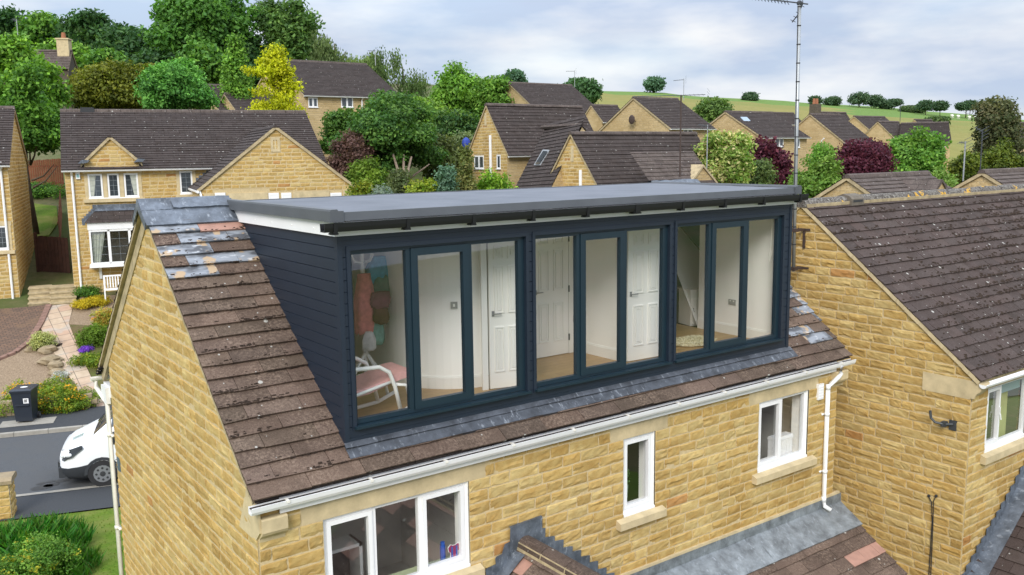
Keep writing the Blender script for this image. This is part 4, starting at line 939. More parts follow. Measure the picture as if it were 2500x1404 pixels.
# porch roof of the neighbour
A0, B0 = V3(12.95, NY, -2.18), V3(10.9, NY, -3.72); k2 = (A0.z-B0.z)/(A0.x-B0.x); l2 = math.hypot(1, k2)
b = MB(); roof_tiles(b, (10.9, NY-.05, B0.z), (0, -1, 0), V3(1/l2, 0, k2/l2), V3(-k2/l2, 0, 1/l2), 2.3*l2, .215, lambda s: [(0, 2.2)], .36, .018, 61, pkn)
b.poly([(10.9, NY, B0.z-.03), (13.2, NY, B0.z+2.3*k2-.03), (13.2, NY-2.2, B0.z+2.3*k2-.03), (10.9, NY-2.2, B0.z-.03)])
po_ = b.build('porch_roof', [M['tile_dark']], nb)
stepped_lead('stepped_flashing', po_, 13.2, B0.z+2.3*k2+.03, 10.95, B0.z+.04, NY-.03, 15, .17, .30)
# ------------------------------------------------------------------ television aerial on its pole
ta = empty('tv_aerial', (10.75, 1.62, 1.2), 'tall grey television aerial pole clamped to the right hand gable', 'aerial')
b = MB(); b.tube([(10.75, 1.60, 1.22), (10.75, 1.66, 5.94)], .032, 10); pol = b.build('pole', M['alu'], ta, True)
b = MB()
for k_ in range(14):
    z = 1.7+k_*.32; y = lerp(1.60, 1.66, (z-1.22)/4.7); b.tube([(10.75, y, z), (10.75, y, z+.018)], .036, 10)
b.tube([(10.75-.038, 1.60, 1.25), (10.75-.04, 1.62, 3.5), (10.75-.04, 1.66, 5.85)], .007, 6)
b.build('cable', M['rubber'], ta)
for z in (1.27, 1.97):
    b = MB(); b.box(10.71, 1.55, z-.02, 11.0, 1.58, z+.02); b.box(10.97, 1.44, z-.02, 10.995, 1.70, z+.02); b.box(10.70, 1.54, z-.03, 10.80, 1.66, z+.03)
    if z > 1.5: b.box(10.96, 1.54, z-.34, 10.995, 1.58, z+.02)
    b.build('wall_bracket', M['rust'], ta)
d = V3(-.36, .86, .20).normalized(); c0 = V3(10.75, 1.66, 5.93); sdv = d.cross(V3(0, 0, 1)).normalized()
b = MB(); b.tube([c0-d*.15, c0+d*1.35], .013, 6); b.blob(c0, .05, 8, 5)
for i in range(19):
    p_ = c0+d*(.22+i*.06); l_ = .13-.002*i; b.tube([p_-sdv*l_+V3(0, 0, -.035), p_, p_+sdv*l_+V3(0, 0, -.035)], .0055, 5); b.tube([p_, p_+V3(0, 0, .05)], .006, 5)
rf = [c0-d*.04+V3(0, 0, .22), c0-d*.06, c0+d*.02+V3(0, 0, -.2), c0+d*.12+V3(0, 0, -.34)]
b.tube(rf, .010, 6)
for t_ in (.0, .2, .40, .62, .78, .94):
    i = min(2, int(t_*3)); p_ = rf[i].lerp(rf[i+1], t_*3-i); b.tube([p_-sdv*.17, p_+sdv*.17], .0055, 5)
b.build('antenna', M['dark_metal'], ta)
# ------------------------------------------------------------------ terrain
QA = rad(-18); QN = V3(math.sin(-QA), math.cos(QA), 0); QT = V3(math.cos(QA), math.sin(QA), 0)
def pw(x, tab):
    if x <= tab[0][0]: return tab[0][1]
    for (a, va), (b, vb) in zip(tab[:-1], tab[1:]):
        if x <= b: return lerp(va, vb, (x-a)/(b-a))
    return tab[-1][1]
QTAB = [(-60, -5.2), (0, -4.66), (21.95, -4.66), (30.3, -1.95), (38, -.75), (60, 2.2)]
FWD = V3(math.sin(YAW), math.cos(YAW), 0); RGT = V3(math.cos(YAW), -math.sin(YAW), 0)
CREST = 255.
def crest_z(px):
    py = pw(px, [(-2000, 200), (1000, 205), (1300, 214), (1450, 221), (1600, 226), (1750, 238), (1850, 243), (2000, 252), (2150, 262), (2300, 274), (2500, 293), (4000, 330)])
    return A(px, py, CREST*math.cos(PITCH)+.0).z
COLS = [(-.57, {45: .6, 60: 3., 80: 6.5, 110: 12.5, 180: 22}), (-.25, {45: .4, 60: 2.4, 80: 5., 110: 9, 180: 17}), (0., {45: -.9, 60: 1., 80: 3.6, 110: 7.2, 180: 13}),
        (.2, {45: -2.2, 60: -1., 80: 1.8, 110: 5.5, 180: 11.5}), (.57, {45: -3.8, 60: -3., 80: -.5, 110: 2.2, 180: 6.5})]
def ground(x, y):
    d = V3(x, y, 0)-V3(CAM.x, CAM.y, 0); dd = d.dot(FWD); q = V3(x, y, 0).dot(QN)
    zq = pw(q, QTAB)
    if q < 36: return zq
    r = max(-.7, min(.75, d.dot(RGT)/max(dd, 1.)))
    cz = crest_z(1250+r*FPX)
    def col(i): t = COLS[i][1]; return pw(dd, [(45, t[45]), (60, t[60]), (80, t[80]), (110, t[110]), (180, t[180]), (CREST, cz), (CREST+70, cz-7), (700, cz-30)])
    z = None
    if r <= COLS[0][0]: z = col(0)
    elif r >= COLS[-1][0]: z = col(len(COLS)-1)
    else:
        for i in range(len(COLS)-1):
            if r <= COLS[i+1][0]: z = lerp(col(i), col(i+1), (r-COLS[i][0])/(COLS[i+1][0]-COLS[i][0])); break
    w_ = max(0, min(1, (q-36)/12)); w_ = w_*w_*(3-2*w_)
    return lerp(zq, z, w_)
def onground(px, py, off=0.):
    r = ray(px, py); t = 10.
    while t < 400:
        p = CAM+r*t
        if p.z < ground(p.x, p.y): break
        t += .25
    a, b = t-.25, t
    for _ in range(20):
        c = (a+b)/2; p = CAM+r*c
        if p.z < ground(p.x, p.y): b = c
        else: a = c
    p = CAM+r*a; p.z = ground(p.x, p.y)+off; return p
qs = [-40, 0, 10, 21.95, 26, 30.3, 34, 36]+[38+2.5*i for i in range(9)]+[62+6*i for i in range(11)]+[130+10*i for i in range(32)]+[480, 600]
ts = [-160+8*i for i in range(50)]+[250+16*i for i in range(20)]
g = MB(); P = [[QT*t+QN*q+V3(0, 0, ground(*(QT*t+QN*q).xy)) for t in ts] for q in qs]
def field_of(p):
    d = p-CAM; dd = d.dot(FWD); r = d.dot(RGT)/max(dd, 1)
    if dd < 88 or r < -.02: return 0
    return 2 if dd > 226+8*math.sin(r*9+1)+(-22 if r > .36 else 0) else 1
for j in range(len(qs)-1):
    for i in range(len(ts)-1):
        q4 = [P[j][i], P[j][i+1], P[j+1][i+1], P[j+1][i]]; g.poly(q4, field_of((q4[0]+q4[2])/2))
struct(g.build('ground', [M['soil'], M['field'], M['field_green']], None, True))
def flat(name, pts, z, mat, th=0.):
    b = MB(); P_ = [V3(p[0], p[1], z) for p in pts]; b.poly(P_)
    if th:
        for i in range(len(P_)): a, c = P_[i], P_[(i+1) % len(P_)]; b.poly([a-V3(0, 0, th), c-V3(0, 0, th), c, a])
    return b.build(name, mat)
def strip(q0, q1, t0=-60, t1=70): return [QT*t0+QN*q0, QT*t1+QN*q0, QT*t1+QN*q1, QT*t0+QN*q1]
RZ = -4.60
def qof(px, py): p = onz(px, py, RZ); return p.dot(QN)
q_near, q_line, q_kerb = qof(150, 1253), qof(150, 1199), qof(120, 1057)
struct(flat('road', strip(q_line-.05, q_kerb), RZ-.012, M['asphalt']))
struct(flat('near_pavement', strip(q_near, q_line-.05), RZ, M['pave']))
struct(flat('edging_line', strip(q_line-.06, q_line+.09), RZ+.012, M['kerb']))
b = MB(); t = -40.
while t < 40:
    P_ = strip(q_kerb, q_kerb+.16, t, t+.905); z1 = RZ+.10
    b.poly([V3(p.x, p.y, z1) for p in P_]); b.poly([V3(P_[0].x, P_[0].y, RZ-.05), V3(P_[1].x, P_[1].y, RZ-.05), V3(P_[1].x, P_[1].y, z1), V3(P_[0].x, P_[0].y, z1)]); t += .915
struct(b.build('kerb', M['kerb']))
struct(flat('pavement', strip(q_kerb+.16, 22.05), RZ+.085, M['pave'], .12))
struct(flat('lawn', strip(-6, q_near, -30, 14), RZ-.03, M['grass'])); 
gt = MB(); rr = random.Random(2)
p0 = onz(60, 1404, RZ)
for i in range(9000):
    p = QT*rr.uniform(-12, 4)+QN*rr.uniform(3, q_near-.02); z = RZ-.03; a_ = rr.uniform(0, 6.28); h = rr.uniform(.02, .05); wv = V3(math.cos(a_), math.sin(a_), 0)*.012
    gt.poly([V3(p.x, p.y, z)-wv, V3(p.x, p.y, z)+wv, V3(p.x+rr.uniform(-.02, .02), p.y+rr.uniform(-.02, .02), z+h)], 0, None, (rr.uniform(.08, .16), rr.uniform(.15, .22), .02))
tag(gt.build('grass', M['leaf']), 'short mown grass blades on the lawn beside the gable', 'grass', None, 'stuff')
for i, (px, py, w_) in enumerate([(103, 1189, .22), (126, 1183, .16), (100, 1180, .1), (124, 1175, .09), (154, 1172, .16)]):
    p = onz(px, py, RZ); b = MB(); b.poly([V3(p.x+w_*math.cos(a_)*1.2, p.y+w_*.8*math.sin(a_), RZ-.006) for a_ in [k_*.5 for k_ in range(12)]]); struct(b.build('oil_stain', plain('oil_stain', (.030, .031, .033), .6) if i == 0 else bpy.data.materials['oil_stain']))
p = onz(68, 1031, RZ+.09); b = MB(Fr((p.x, p.y, RZ+.089), QA)); b.box(-.75, -.35, 0, .75, .35, .006); struct(b.build('paving_patch', M['kerb']))
# ------------------------------------------------------------------ opposite garden
def gpoly(name, px, off, mat, kind='structure', th=.06):
    P_ = [onground(x, y, off) for x, y in px]; b = MB(); b.poly(P_)
    for i in range(len(P_)): a, c = P_[i], P_[(i+1) % len(P_)]; b.poly([a-V3(0, 0, th), c-V3(0, 0, th), c, a])
    o = b.build(name, mat); o['kind'] = kind; return o
gpoly('driveway', [(-60, 905), (-60, 760), (55, 752), (118, 745), (98, 790), (70, 835), (35, 862), (0, 876)], .03, M['blocks'])
gpoly('garden_path', [(125, 745), (180, 745), (168, 792), (205, 885), (240, 960), (262, 1005), (208, 1003), (185, 940), (150, 900), (125, 850), (98, 800)], .04, M['slabs'])
gpoly('gravel_bed', [(-60, 1000), (-60, 905), (0, 876), (40, 860), (75, 835), (104, 810), (125, 850), (150, 905), (170, 940), (60, 960)], .035, M['gravel'])
gpoly('gravel_bed', [(182, 745), (200, 725), (300, 722), (300, 800), (168, 793)], .034, M['gravel'])
gpoly('planting_bed', [(168, 796), (300, 803), (300, 1000), (262, 1003), (240, 955), (205, 882)], .033, M['bed'])
b = MB(); pts = [(-60, 908), (0, 879), (37, 864), (72, 838), (100, 793), (120, 748)]
P_ = [onground(x, y, .0) for x, y in pts]
for a, c in zip(P_[:-1], P_[1:]):
    d = (c-a); n = V3(-d.y, d.x, 0).normalized()*.1; k_ = max(1, int(d.length/.22))
    for i in range(k_):
        s_, e_ = a.lerp(c, i/k_), a.lerp(c, (i+.92)/k_); u = V3(0, 0, .10)
        b.poly([s_-n+u, e_-n+u, e_+n+u, s_+n+u]); b.poly([s_-n, e_-n, e_-n+u, s_-n+u]); b.poly([s_+n, s_+n+u, e_+n+u, e_+n])
tag(b.build('brick_edging', M['brick_edge']), 'curved red brick edging along the block paved driveway', 'edging')
mh = onground(133, 844, .05); b = MB(); b.tube([mh, mh+V3(0, 0, .02)], .26, 18); tag(b.build('drain_cover', M['rust']), 'rusty brown round drain cover beside the garden path', 'drain cover')
def boulder(px, py, w_, h_, label, group, seed):
    p = onground(px, py, 0); r = random.Random(seed); b = MB(); b.blob((p.x, p.y, p.z+h_*.35), (w_/2, w_*.36, h_*.6), 9, 6, 0, None, r, .22)
    tag(b.build('boulder', M['rubble']), label, 'rock', group)
for i, (x, y, w_, h_, l) in enumerate([(118, 862, .6, .3, 'upper dark boulder at the left edge of the garden path'), (123, 888, .8, .3, 'long flat boulder halfway along the garden path'), (136, 900, .55, .28, 'squarish boulder just below the long flat boulder'),
        (140, 915, .55, .25, 'lowest boulder by the path above the yellow flowering bush'), (75, 858, .4, .2, 'small grey boulder under the pale shrub by the driveway')]): boulder(x, y, w_, h_, l, 'boulders edging the gravel bed', i)
wl = MB(); rr = random.Random(12)
for row in range(3):
    t = -22.
    while t < -4.2+.4*row*0:
        ln = rr.uniform(.3, .65); z = RZ+.09+row*.15; q = 22.05+.05*row; c = QT*(t+ln/2)+QN*q
        wl.blob((c.x, c.y, z+.075), (ln*.52, .16, .085), 8, 5, 0, None, rr, .15); t += ln
gw_end = onz(205, 1000, RZ).dot(QT)
wl2 = MB(); rr = random.Random(12)
for row in range(3):
    t = gw_end-9
    while t < gw_end:
        ln = rr.uniform(.32, .66); z = RZ+.08+row*.145; q = 22.0+.06*row; c = QT*(t+ln/2)+QN*q; f = Fr((c.x, c.y, z), QA+rr.uniform(-.04, .04)); wl2.fr = f
        h_ = .13+rr.uniform(-.01, .01); d_ = rr.uniform(-.02, .02)
        wl2.prism([(-.12+d_, 0), (.15, 0), (.14, h_), (-.10+d_, h_)], -ln/2+.006, ln/2-.006); t += ln
tag(wl2.build('garden_wall', M['rubble']), 'low dry stone retaining wall behind the wheelie bin', 'wall')
# ------------------------------------------------------------------ houses built from measured corners
def add_windows(hs, f, face, lst, W_, D_):
    """lst items: (a0, z0, a1, z1, lights, style) in face coordinates"""
    for (a0, z0, a1, z1, lights, style) in lst:
        if face == 'f': fr = f
        elif face == 'l': fr = Fr(f(0, 0, 0), f.yaw+math.pi/2); fr.v = -fr.v*-1
        if face == 'l':
            fr = Fr(f(0, D_, 0), f.yaw-math.pi/2)          # u runs from the back to the front of the left gable, v points into the house
        b = MB(fr); sur = 's' in style
        if sur:
            b2 = MB(fr); b2.box(a0-.16, -.035, z1, a1+.16, .02, z1+.17); b2.box(a0-.13, -.033, z0-.04, a0-.0, .02, z1-.002); b2.box(a1, -.033, z0-.04, a1+.13, .02, z1-.002); b2.box(a0-.20, -.11, z0-.18, a1+.20, .02, z0-.042); 
            for c in lights[1:-1]: 
                if 'm' in style: cc = lerp(a0, a1, c); b2.box(cc-.07, -.028, z0-.04, cc+.07, .02, z1-.002)
            b2.build('stone_surround', M['ashlar'], hs)
        fp = .055
        cuts = [lerp(a0, a1, c) for c in lights]
        segs = []
        for i in range(len(cuts)-1):
            l = cuts[i]+(.09 if ('m' in style and i > 0) else 0); r_ = cuts[i+1]-(.09 if ('m' in style and i < len(cuts)-2) else 0)
            frame_rect(b, l, z0, r_, z1, .065, -.02, .0); segs.append((l+.065, r_-.065))
        b.box(a0-.02, -.07, z0-.04, a1+.02, -.0, z0-.001)
        wo = b.build('window', M['pvc'], hs)
        for i, (l, r_) in enumerate(segs):
            b = MB(fr); b.poly([(l, -.004, z0+.065), (r_, -.004, z0+.065), (r_, -.004, z1-.065), (l, -.004, z1-.065)]); b.build('pane', M['far_glass'], wo)
            if 'd' in style:
                b = MB(fr); n = 4
                for k_ in range(1, n): zz_ = lerp(z0+.065, z1-.065, k_/n); b.box(l, -.0085, zz_-.006, r_, -.0045, zz_+.006)
                mid = (l+r_)/2; b.box(mid-.006, -.0085, z0+.065, mid+.006, -.0045, z1-.065); b.build('leading', M['lead_pale'], wo)
            if 'c' in style and i in (0, len(segs)-1):
                b = MB(fr); s_ = 1 if i == 0 else -1; e = l if i == 0 else r_
                for k_ in range(5): b.poly([(e+s_*(k_*.045), -.0068, z1-.07), (e+s_*(k_*.045+.05), -.0068-.001*(k_ % 2), z1-.07), (e+s_*(k_*.024+.025), -.0068-.001*(k_ % 2), z0+.08), (e+s_*(k_*.024), -.0068, z0+.08)])
                b.build('curtain', M['curtain'], wo)
M['far_glass'] = plain('dark_window_glass', (.045, .055, .062), .06, .5, 1.2, 0, .9)
def ufit(f, px, z):     # distance along the facade at which the point (u, 0, z) shows in column px
    a, b = -30., 60.
    for _ in range(50):
        c = (a+b)/2
        if proj(f(c, 0, z))[0] < px: a = c
        else: b = c
    return c
def far_house(name, label, O, yaw, W_, D_, ze, zr, base=-3., g=.22, tile='tile_far', left=True, wins=(), lwins=(), group=None, pipe=(), ridge_in=(0, 0), aerial=None, gut=True, cat='house', blocks=''):
    O = Vector(O); f = Fr((O.x, O.y, 0), yaw); hs = empty(name, (O.x, O.y, O.z), label, cat, group)
    b = MB(f); h = D_/2
    b.poly([(0, 0, base), (W_, 0, base), (W_, 0, ze), (0, 0, ze)]); b.poly([(W_, D_, base), (0, D_, base), (0, D_, ze), (W_, D_, ze)])
    b.poly([(0, D_, base), (0, 0, base), (0, 0, ze), (0, h, zr-.06), (0, D_, ze)]); b.poly([(W_, 0, base), (W_, D_, base), (W_, D_, ze), (W_, h, zr-.06), (W_, 0, ze)])
    b.build('wall', M['mortar'] if 'f' in blocks else M['stone_far'], hs)
    def gx(z): t_ = max(0, (z-ze+.08)/(zr-ze))*h; return (t_, D_-t_) if t_ < h else (0, 0)
    def hole(a, p=.0): return [(q[0]-p, q[1]-.05, q[2]+p, q[3]+.02) for q in a]
    if 'f' in blocks: b = MB(); stone_wall(b, f(0, 0, 0), f.u, -f.v, base, ze-.03, lambda z: (0, W_), hole(wins), 7, .15, .022, False); b.build('front_masonry', [M['stone'], M['mortar']], hs)
    if 'l' in blocks: b = MB(); stone_wall(b, f(0, D_, 0), -f.v, -f.u, base, zr-.1, gx, hole(lwins), 8, .15, .022, False); b.build('gable_masonry', [M['stone'], M['mortar']], hs)
    if 'r' in blocks: b = MB(); stone_wall(b, f(W_, 0, 0), f.v, f.u, base, zr-.1, gx, (), 9, .15, .022, False); b.build('gable_masonry', [M['stone'], M['mortar']], hs)
    k_ = (zr-ze)/h; l = math.hypot(1, k_); ov = .22; b = MB()
    U = f.u; 
    for sgn, v0 in ((1, -ov), (-1, D_+ov)):
        S = f.v*(sgn/l)+V3(0, 0, k_/l); N = f.v*(-sgn*k_/l)+V3(0, 0, 1/l); Oe = f(-.10, v0, ze-ov*k_+.02); Ln = (h+ov)*l
        roof_courses(b, Oe, U, S, N, Ln, g, lambda s: (0, W_+.20), .03, 0, 3)
    b.build('roof', M[tile], hs)
    b = MB(f); n_ = max(3, int(W_/.45))
    for i in range(n_):
        a, c = lerp(-.1, W_+.1, i/n_), lerp(-.1, W_+.1, (i+1)/n_)-.012; b.prism([(h-.14, zr-.04), (h-.09, zr+.06), (h, zr+.095), (h+.09, zr+.06), (h+.14, zr-.04)], a, c)
    b.build('ridge_tile', M['tile_pale'], hs)
    for u in (-.085, W_+.03):
        b = MB(f)
        for sgn, v0 in ((1, -ov), (-1, D_+ov)):
            z0_ = ze-ov*k_; pts = [(u, v0, z0_-.10), (u, h, zr-.10), (u, h, zr+.015), (u, v0, z0_+.015)]; b.poly(pts); b.poly([(u+.055, *p_[1:]) for p_ in pts])
            b.poly([pts[0], pts[1], (u+.055, *pts[1][1:]), (u+.055, *pts[0][1:])])
        b.build('verge', M['dirty_ashlar'], hs)
    if gut:
        b = MB(f); b.box(-.05, -.06, ze-.20, W_+.05, -.035, ze-.03); b.build('fascia', M['pvc'], hs)
        b = MB(f); half_pipe(b, None, -.1, W_+.1, (-ov-.04, ze-ov*k_-.02), .065, 5); b.build('gutter', M['pvc'], hs)
    for u in pipe:
        u = ufit(f, u, ze) if u > 100 else u; b = MB(f); b.tube([(u, -ov-.04, ze-ov*k_-.05), (u, -.06, ze-.35), (u, -.06, base)], .045, 7); b.build('downpipe', M['pvc'], hs)
    add_windows(hs, f, 'f', wins, W_, D_); add_windows(hs, f, 'l', lwins, W_, D_)
    return hs, f
# opposite house
OY = rad(-12); OP = A(182, 712, 36); OB = OP.z; OE = zat(OP, 408); fo_ = Fr((OP.x, OP.y, 0), OY); OW = ufit(fo_, 793, OE); OD = 8.2
c_ = fo_(0, OD/2, 0); OR = zat(c_, 271)
def W4(px0, py0, px1, py1, lights=(0, 1), style='', fr=None, v=0.):
    (a, z1), (c, z0) = (fr or fo_).uz(px0, py0, v), (fr or fo_).uz(px1, py1, v); return (a, z0, c, z1, lights, style)
oh, fo_ = far_house('opposite_house', 'tan stone house across the road with two front gables and a bay window', OP, OY, OW, OD, OE, OR, OB-.6, .195, 'tile_far', True,
    [W4(213, 425, 340, 480, (0, .335, .665, 1), 'smdc'), W4(437, 418, 472, 472, (0, 1), 'sd')], (), None, (ufit(fo_, 176, OE-.5),), blocks='f')
def front_gable(hs, f, pxl, pxr, pya, proj_v, base, ze_at, tile, name, holes=()):
    """gable wall facing the viewer, v = -proj_v, its roof running back into the main slope"""
    fv = Fr(f(0, -proj_v, 0), f.yaw); (ul, zl), (ur, zr_) = fv.uz(*pxl), fv.uz(*pxr); um = (ul+ur)/2; za = fv.uz(pxl[0]*.5+pxr[0]*.5, pya)[1]; ze = (zl+zr_)/2
    b = MB(fv); i_ = .12
    b.poly([(ul+i_, 0, base), (ur-i_, 0, base), (ur-i_, 0, ze+i_*(za-ze)/(um-ul)-.07), (um, 0, za-.07), (ul+i_, 0, ze+i_*(za-ze)/(um-ul)-.07)])
    if proj_v > .1:
        for u in (ul+i_, ur-i_): b.poly([(u, 0, base), (u, proj_v, base), (u, proj_v, ze), (u, 0, ze)])
    b.build('gable_wall', M['mortar'], hs)
    def gx(z): t_ = max(i_, (z-ze+.1)/(za-ze)*(um-ul)); return (ul+t_, ur-t_) if ul+t_ < ur-t_ else (0, 0)
    b = MB(); stone_wall(b, fv(0, 0, 0), fv.u, -fv.v, base, za-.12, gx, holes, 17, .15, .022, False); b.build('gable_masonry', [M['stone'], M['mortar']], hs)
    k_ = (za-ze)/(um-ul); l = math.hypot(1, k_); back = proj_v+(za-OE)/((OR-OE)/(OD/2))-.1; b = MB()
    for sg, u0 in ((1, ul), (-1, ur)):
        S = fv.u*(sg/l)+V3(0, 0, k_/l); N = fv.u*(-sg*k_/l)+V3(0, 0, 1/l)
        roof_courses(b, fv(u0, -.09, ze), fv.v, S, N, (um-ul)*l, .195, lambda s, q=back, p_=proj_v, L_=(um-ul)*l: (0, lerp(p_+.1 if p_ > .1 else .15, q, s/L_) if True else q), .03)
    ro = b.build('gable_roof', M[tile], hs)
    b = MB(fv)
    for sg, u0 in ((1, ul), (-1, ur)):
        b.poly([(u0, -.085, ze-.12), (um, -.085, za-.12), (um, -.085, za+.02), (u0, -.085, ze+.02)]); b.poly([(u0, -.085, ze-.12), (um, -.085, za-.12), (um, 0, za-.12), (u0, 0, ze-.12)])
    b.build('gable_verge', M['dirty_ashlar'], hs)
    b = MB(fv); b.prism([(um-.13, za-.06), (um, za+.06), (um+.13, za-.06)], -.1, back, 'v'); b.build('gable_ridge', M['tile_far'], hs)
    return fv, ul, ur, ze, za
f1 = front_gable(oh, fo_, (197, 402), (347, 396), 332, .06, OE-.25, OE, 'tile_far', 'small')
GB = 3.4; _fg = Fr(fo_(0, -GB, 0), OY)
def _h(x0, x1): (a, z1), (c, z0) = _fg.uz(x0, 470), _fg.uz(x1, 545); return (a, z0, c, z1)
f2 = front_gable(oh, fo_, (480, 462), (866, 456), 308, GB, OB-1, 0, 'tile_far', 'large', [_h(520, 662), _h(684, 838)]); fg2, ul2, ur2, ze2, za2 = f2
sl_u, sl_z = fg2.uz(672, 353); b = MB(fg2); frame_rect(b, sl_u-.18, sl_z-.28, sl_u+.18, sl_z+.28, .10, -.03, .01); b.box(sl_u-.03, -.02, sl_z-.18, sl_u+.03, .01, sl_z+.18); b.build('slit_window', M['ashlar'], oh)
add_windows(oh, fg2, 'f', [W4(548, 487, 648, 560, (0, .5, 1), '', fg2), W4(720, 483, 815, 560, (0, .5, 1), '', fg2)], 0, 0)
for px0, px1 in ((524, 554), (655, 684), (686, 714), (806, 836)):
    (a, z1), (c, z0) = fg2.uz(px0, 471), fg2.uz(px1, 540); b = MB(fg2); b.box(a, -.035, z0, c, -.005, z1); frame_rect(b, a+.05, z0+.06, c-.05, z1-.06, .02, -.045, -.035); b.build('shutter', M['pvc'], oh)
(a, z1), (c, z0) = fg2.uz(500, 474), fg2.uz(860, 486); b = MB(fg2)
for u0, u1 in ((fg2.uz(497, 480)[0], fg2.uz(523, 480)[0]), (fg2.uz(555, 480)[0], fg2.uz(654, 480)[0]), (fg2.uz(715, 480)[0], fg2.uz(805, 480)[0]), (fg2.uz(837, 480)[0], ur2-.12)): b = MB(fg2); b.box(u0+.01, -.034, z1-.34, u1-.01, .0, z1); b.build('lintel', M['ashlar'], oh)
b = MB(fg2); b.tube([(ul2+.1, -.02, ze2-.05), (ul2+.16, -.12, ze2-.3), (ul2+.36, -.1, ze2-.55), (ul2+.4, -.06, OB)], .045, 7); b.tube([(ul2+.02, -.15, ze2-.06), (ul2+.02, GB, ze2-.06)], .06, 7); b.build('downpipe', M['pvc'], oh)
b = MB(fo_); u, z = fo_.uz(515, 402); b.tube([(u, -.2, OE-.25), (u, -.1, OE-.5), (u-.1, -.06, OE-.75), (u-.1, -.06, OE-1.3)], .04, 7); b.build('downpipe', M['pvc'], oh)
stepped = MB(fo_); 
for i in range(7):
    u_, z_ = fo_.uz(484+i*9, 440-i*6, -.02); stepped.box(u_-.12, -.03, z_-.22, u_+.16, -.012, z_+.1)
stepped.build('stepped_flashing', M['lead'], oh)
for px, py in ((204, 393), (340, 390)):
    u_, z_ = fo_.uz(px, py, -.2); b = MB(fo_); b.prism([(u_-.22, z_-.1), (u_+.12, z_-.08), (u_+.22, z_+.02), (u_-.05, z_+.05)], -.28, -.1, 'v'); b.build('valley_lead', M['lead'], oh)
u_, z_ = fo_.uz(213, 270, OD/2); b = MB(fo_); b.prism([(u_-.28, OR-.05), (u_+.28, OR-.05), (u_+.26, OR+.15), (u_-.26, OR+.15)], OD/2-.16, OD/2+.16, 'v'); b.build('ridge_vent', M['dark'], oh)
(a, z1), (c, z0) = fo_.uz(184, 421), fo_.uz(196, 437); b = MB(fo_); b.prism([(a, z0), (c, z0), (c, z1), (a, z1)], -.09, -.0, 'v'); ab = b.build('alarm_box', M['pvc'], oh); b = MB(fo_); m_ = (a+c)/2; b.prism([(m_-.05, z0+.06), (m_+.05, z0+.06), (m_+.03, (z0+z1)/2+.06), (m_-.03, (z0+z1)/2+.06)], -.096, -.09, 'v'); b.build('alarm_emblem', plain('teal_emblem', (.25, .5, .5), .5), ab)
# bay window
(b0, bz1), (b1, bz0) = fo_.uz(216, 562, -.55), fo_.uz(368, 640, -.55)
bv = -.55; b = MB(fo_); b.box(b0-.06, bv-.05, bz0-.10, b1+.06, -.0, bz0+.02); b.box(b0-.03, bv-.02, bz1, b1+.03, 0, bz1+.28)
for i in range(40): u = lerp(b0, b1, i/39); b.box(u-.03, bv-.03, bz1+.20, u+.03, bv-.02, bz1+.29)
for u0, u1 in ((b0, b0+.07), (b0+.66, b0+.76), (b1-.76, b1-.66), (b1-.07, b1)): b.box(u0, bv, bz0+.02, u1, bv+.07, bz1)
b.box(b0+.07, bv, bz1-.08, b1-.07, bv+.07, bz1-.001); b.box(b0+.07, bv, bz0+.021, b1-.07, bv+.07, bz0+.10)
b.box(b0, bv+.07, bz0+.02, b0+.06, 0, bz0+.12); b.box(b0, bv+.07, bz1-.1, b0+.06, 0, bz1-.001); b.box(b0, -.07, bz0+.12, b0+.06, 0, bz1-.1)
bo = b.build('bay_window', M['pvc'], oh)
for u0, u1 in ((b0+.07, b0+.66), (b0+.76, b1-.76), (b1-.66, b1-.07)):
    pane(fo_, u0, bz0+.1, u1, bz1-.08, bv+.045, bo)
    b = MB(fo_)
    for k_ in range(1, 4): z_ = lerp(bz0+.1, bz1-.08, k_/4); b.box(u0, bv+.035, z_-.006, u1, bv+.043, z_+.006)
    n_ = max(2, int((u1-u0)/.3))
    for k_ in range(1, n_): u_ = lerp(u0, u1, k_/n_); b.box(u_-.005, bv+.037, bz0+.1, u_+.005, bv+.042, bz1-.08)
    b.build('leading', M['lead_pale'], bo)
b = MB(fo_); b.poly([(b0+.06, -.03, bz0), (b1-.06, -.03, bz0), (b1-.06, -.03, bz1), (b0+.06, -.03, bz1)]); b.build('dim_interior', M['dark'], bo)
b = MB(fo_)
for e, s_ in ((b0+.1, 1), (b1-.1, -1)):
    for k_ in range(7): b.poly([(e+s_*k_*.07, bv+.12+.03*(k_ % 2), bz1-.05), (e+s_*(k_*.07+.075), bv+.15-.03*(k_ % 2), bz1-.05), (e+s_*(k_*.035+.04), bv+.15-.03*(k_ % 2), bz0+.1), (e+s_*k_*.035, bv+.12+.03*(k_ % 2), bz0+.1)])
b.build('curtain', M['curtain'], bo)
b = MB(fo_); r0, r1 = bz1+.28, bz1+.80
b.poly([(b0-.12, bv-.1, r0), (b1+.12, bv-.1, r0), (b1-.2, 0, r1), (b0+.35, 0, r1)]); b.poly([(b0-.12, 0, r0), (b0-.12, bv-.1, r0), (b0+.35, 0, r1)]); b.poly([(b1+.12, bv-.1, r0), (b1+.12, 0, r0), (b1-.2, 0, r1)])
bro = b.build('bay_roof', M['tile_far'], oh)
b = MB(fo_); b.box(b0+.2, -.06, r1-.06, b1-.1, -.02, r1+.16); b.poly([(b0+.32, -.03, r1+.02), (b1-.2, -.03, r1+.02), (b1-.25, -.16, r1-.09), (b0+.25, -.16, r1-.09)])
for i in range(6): t_ = i/6; b.box(lerp(b0-.22, b0+.3, t_), -.03, lerp(r0-.05, r1, t_)-.06, lerp(b0-.22, b0+.3, t_+.2), -.012, lerp(r0, r1, t_)+.16)
b.build('stepped_flashing', M['lead'], bro)
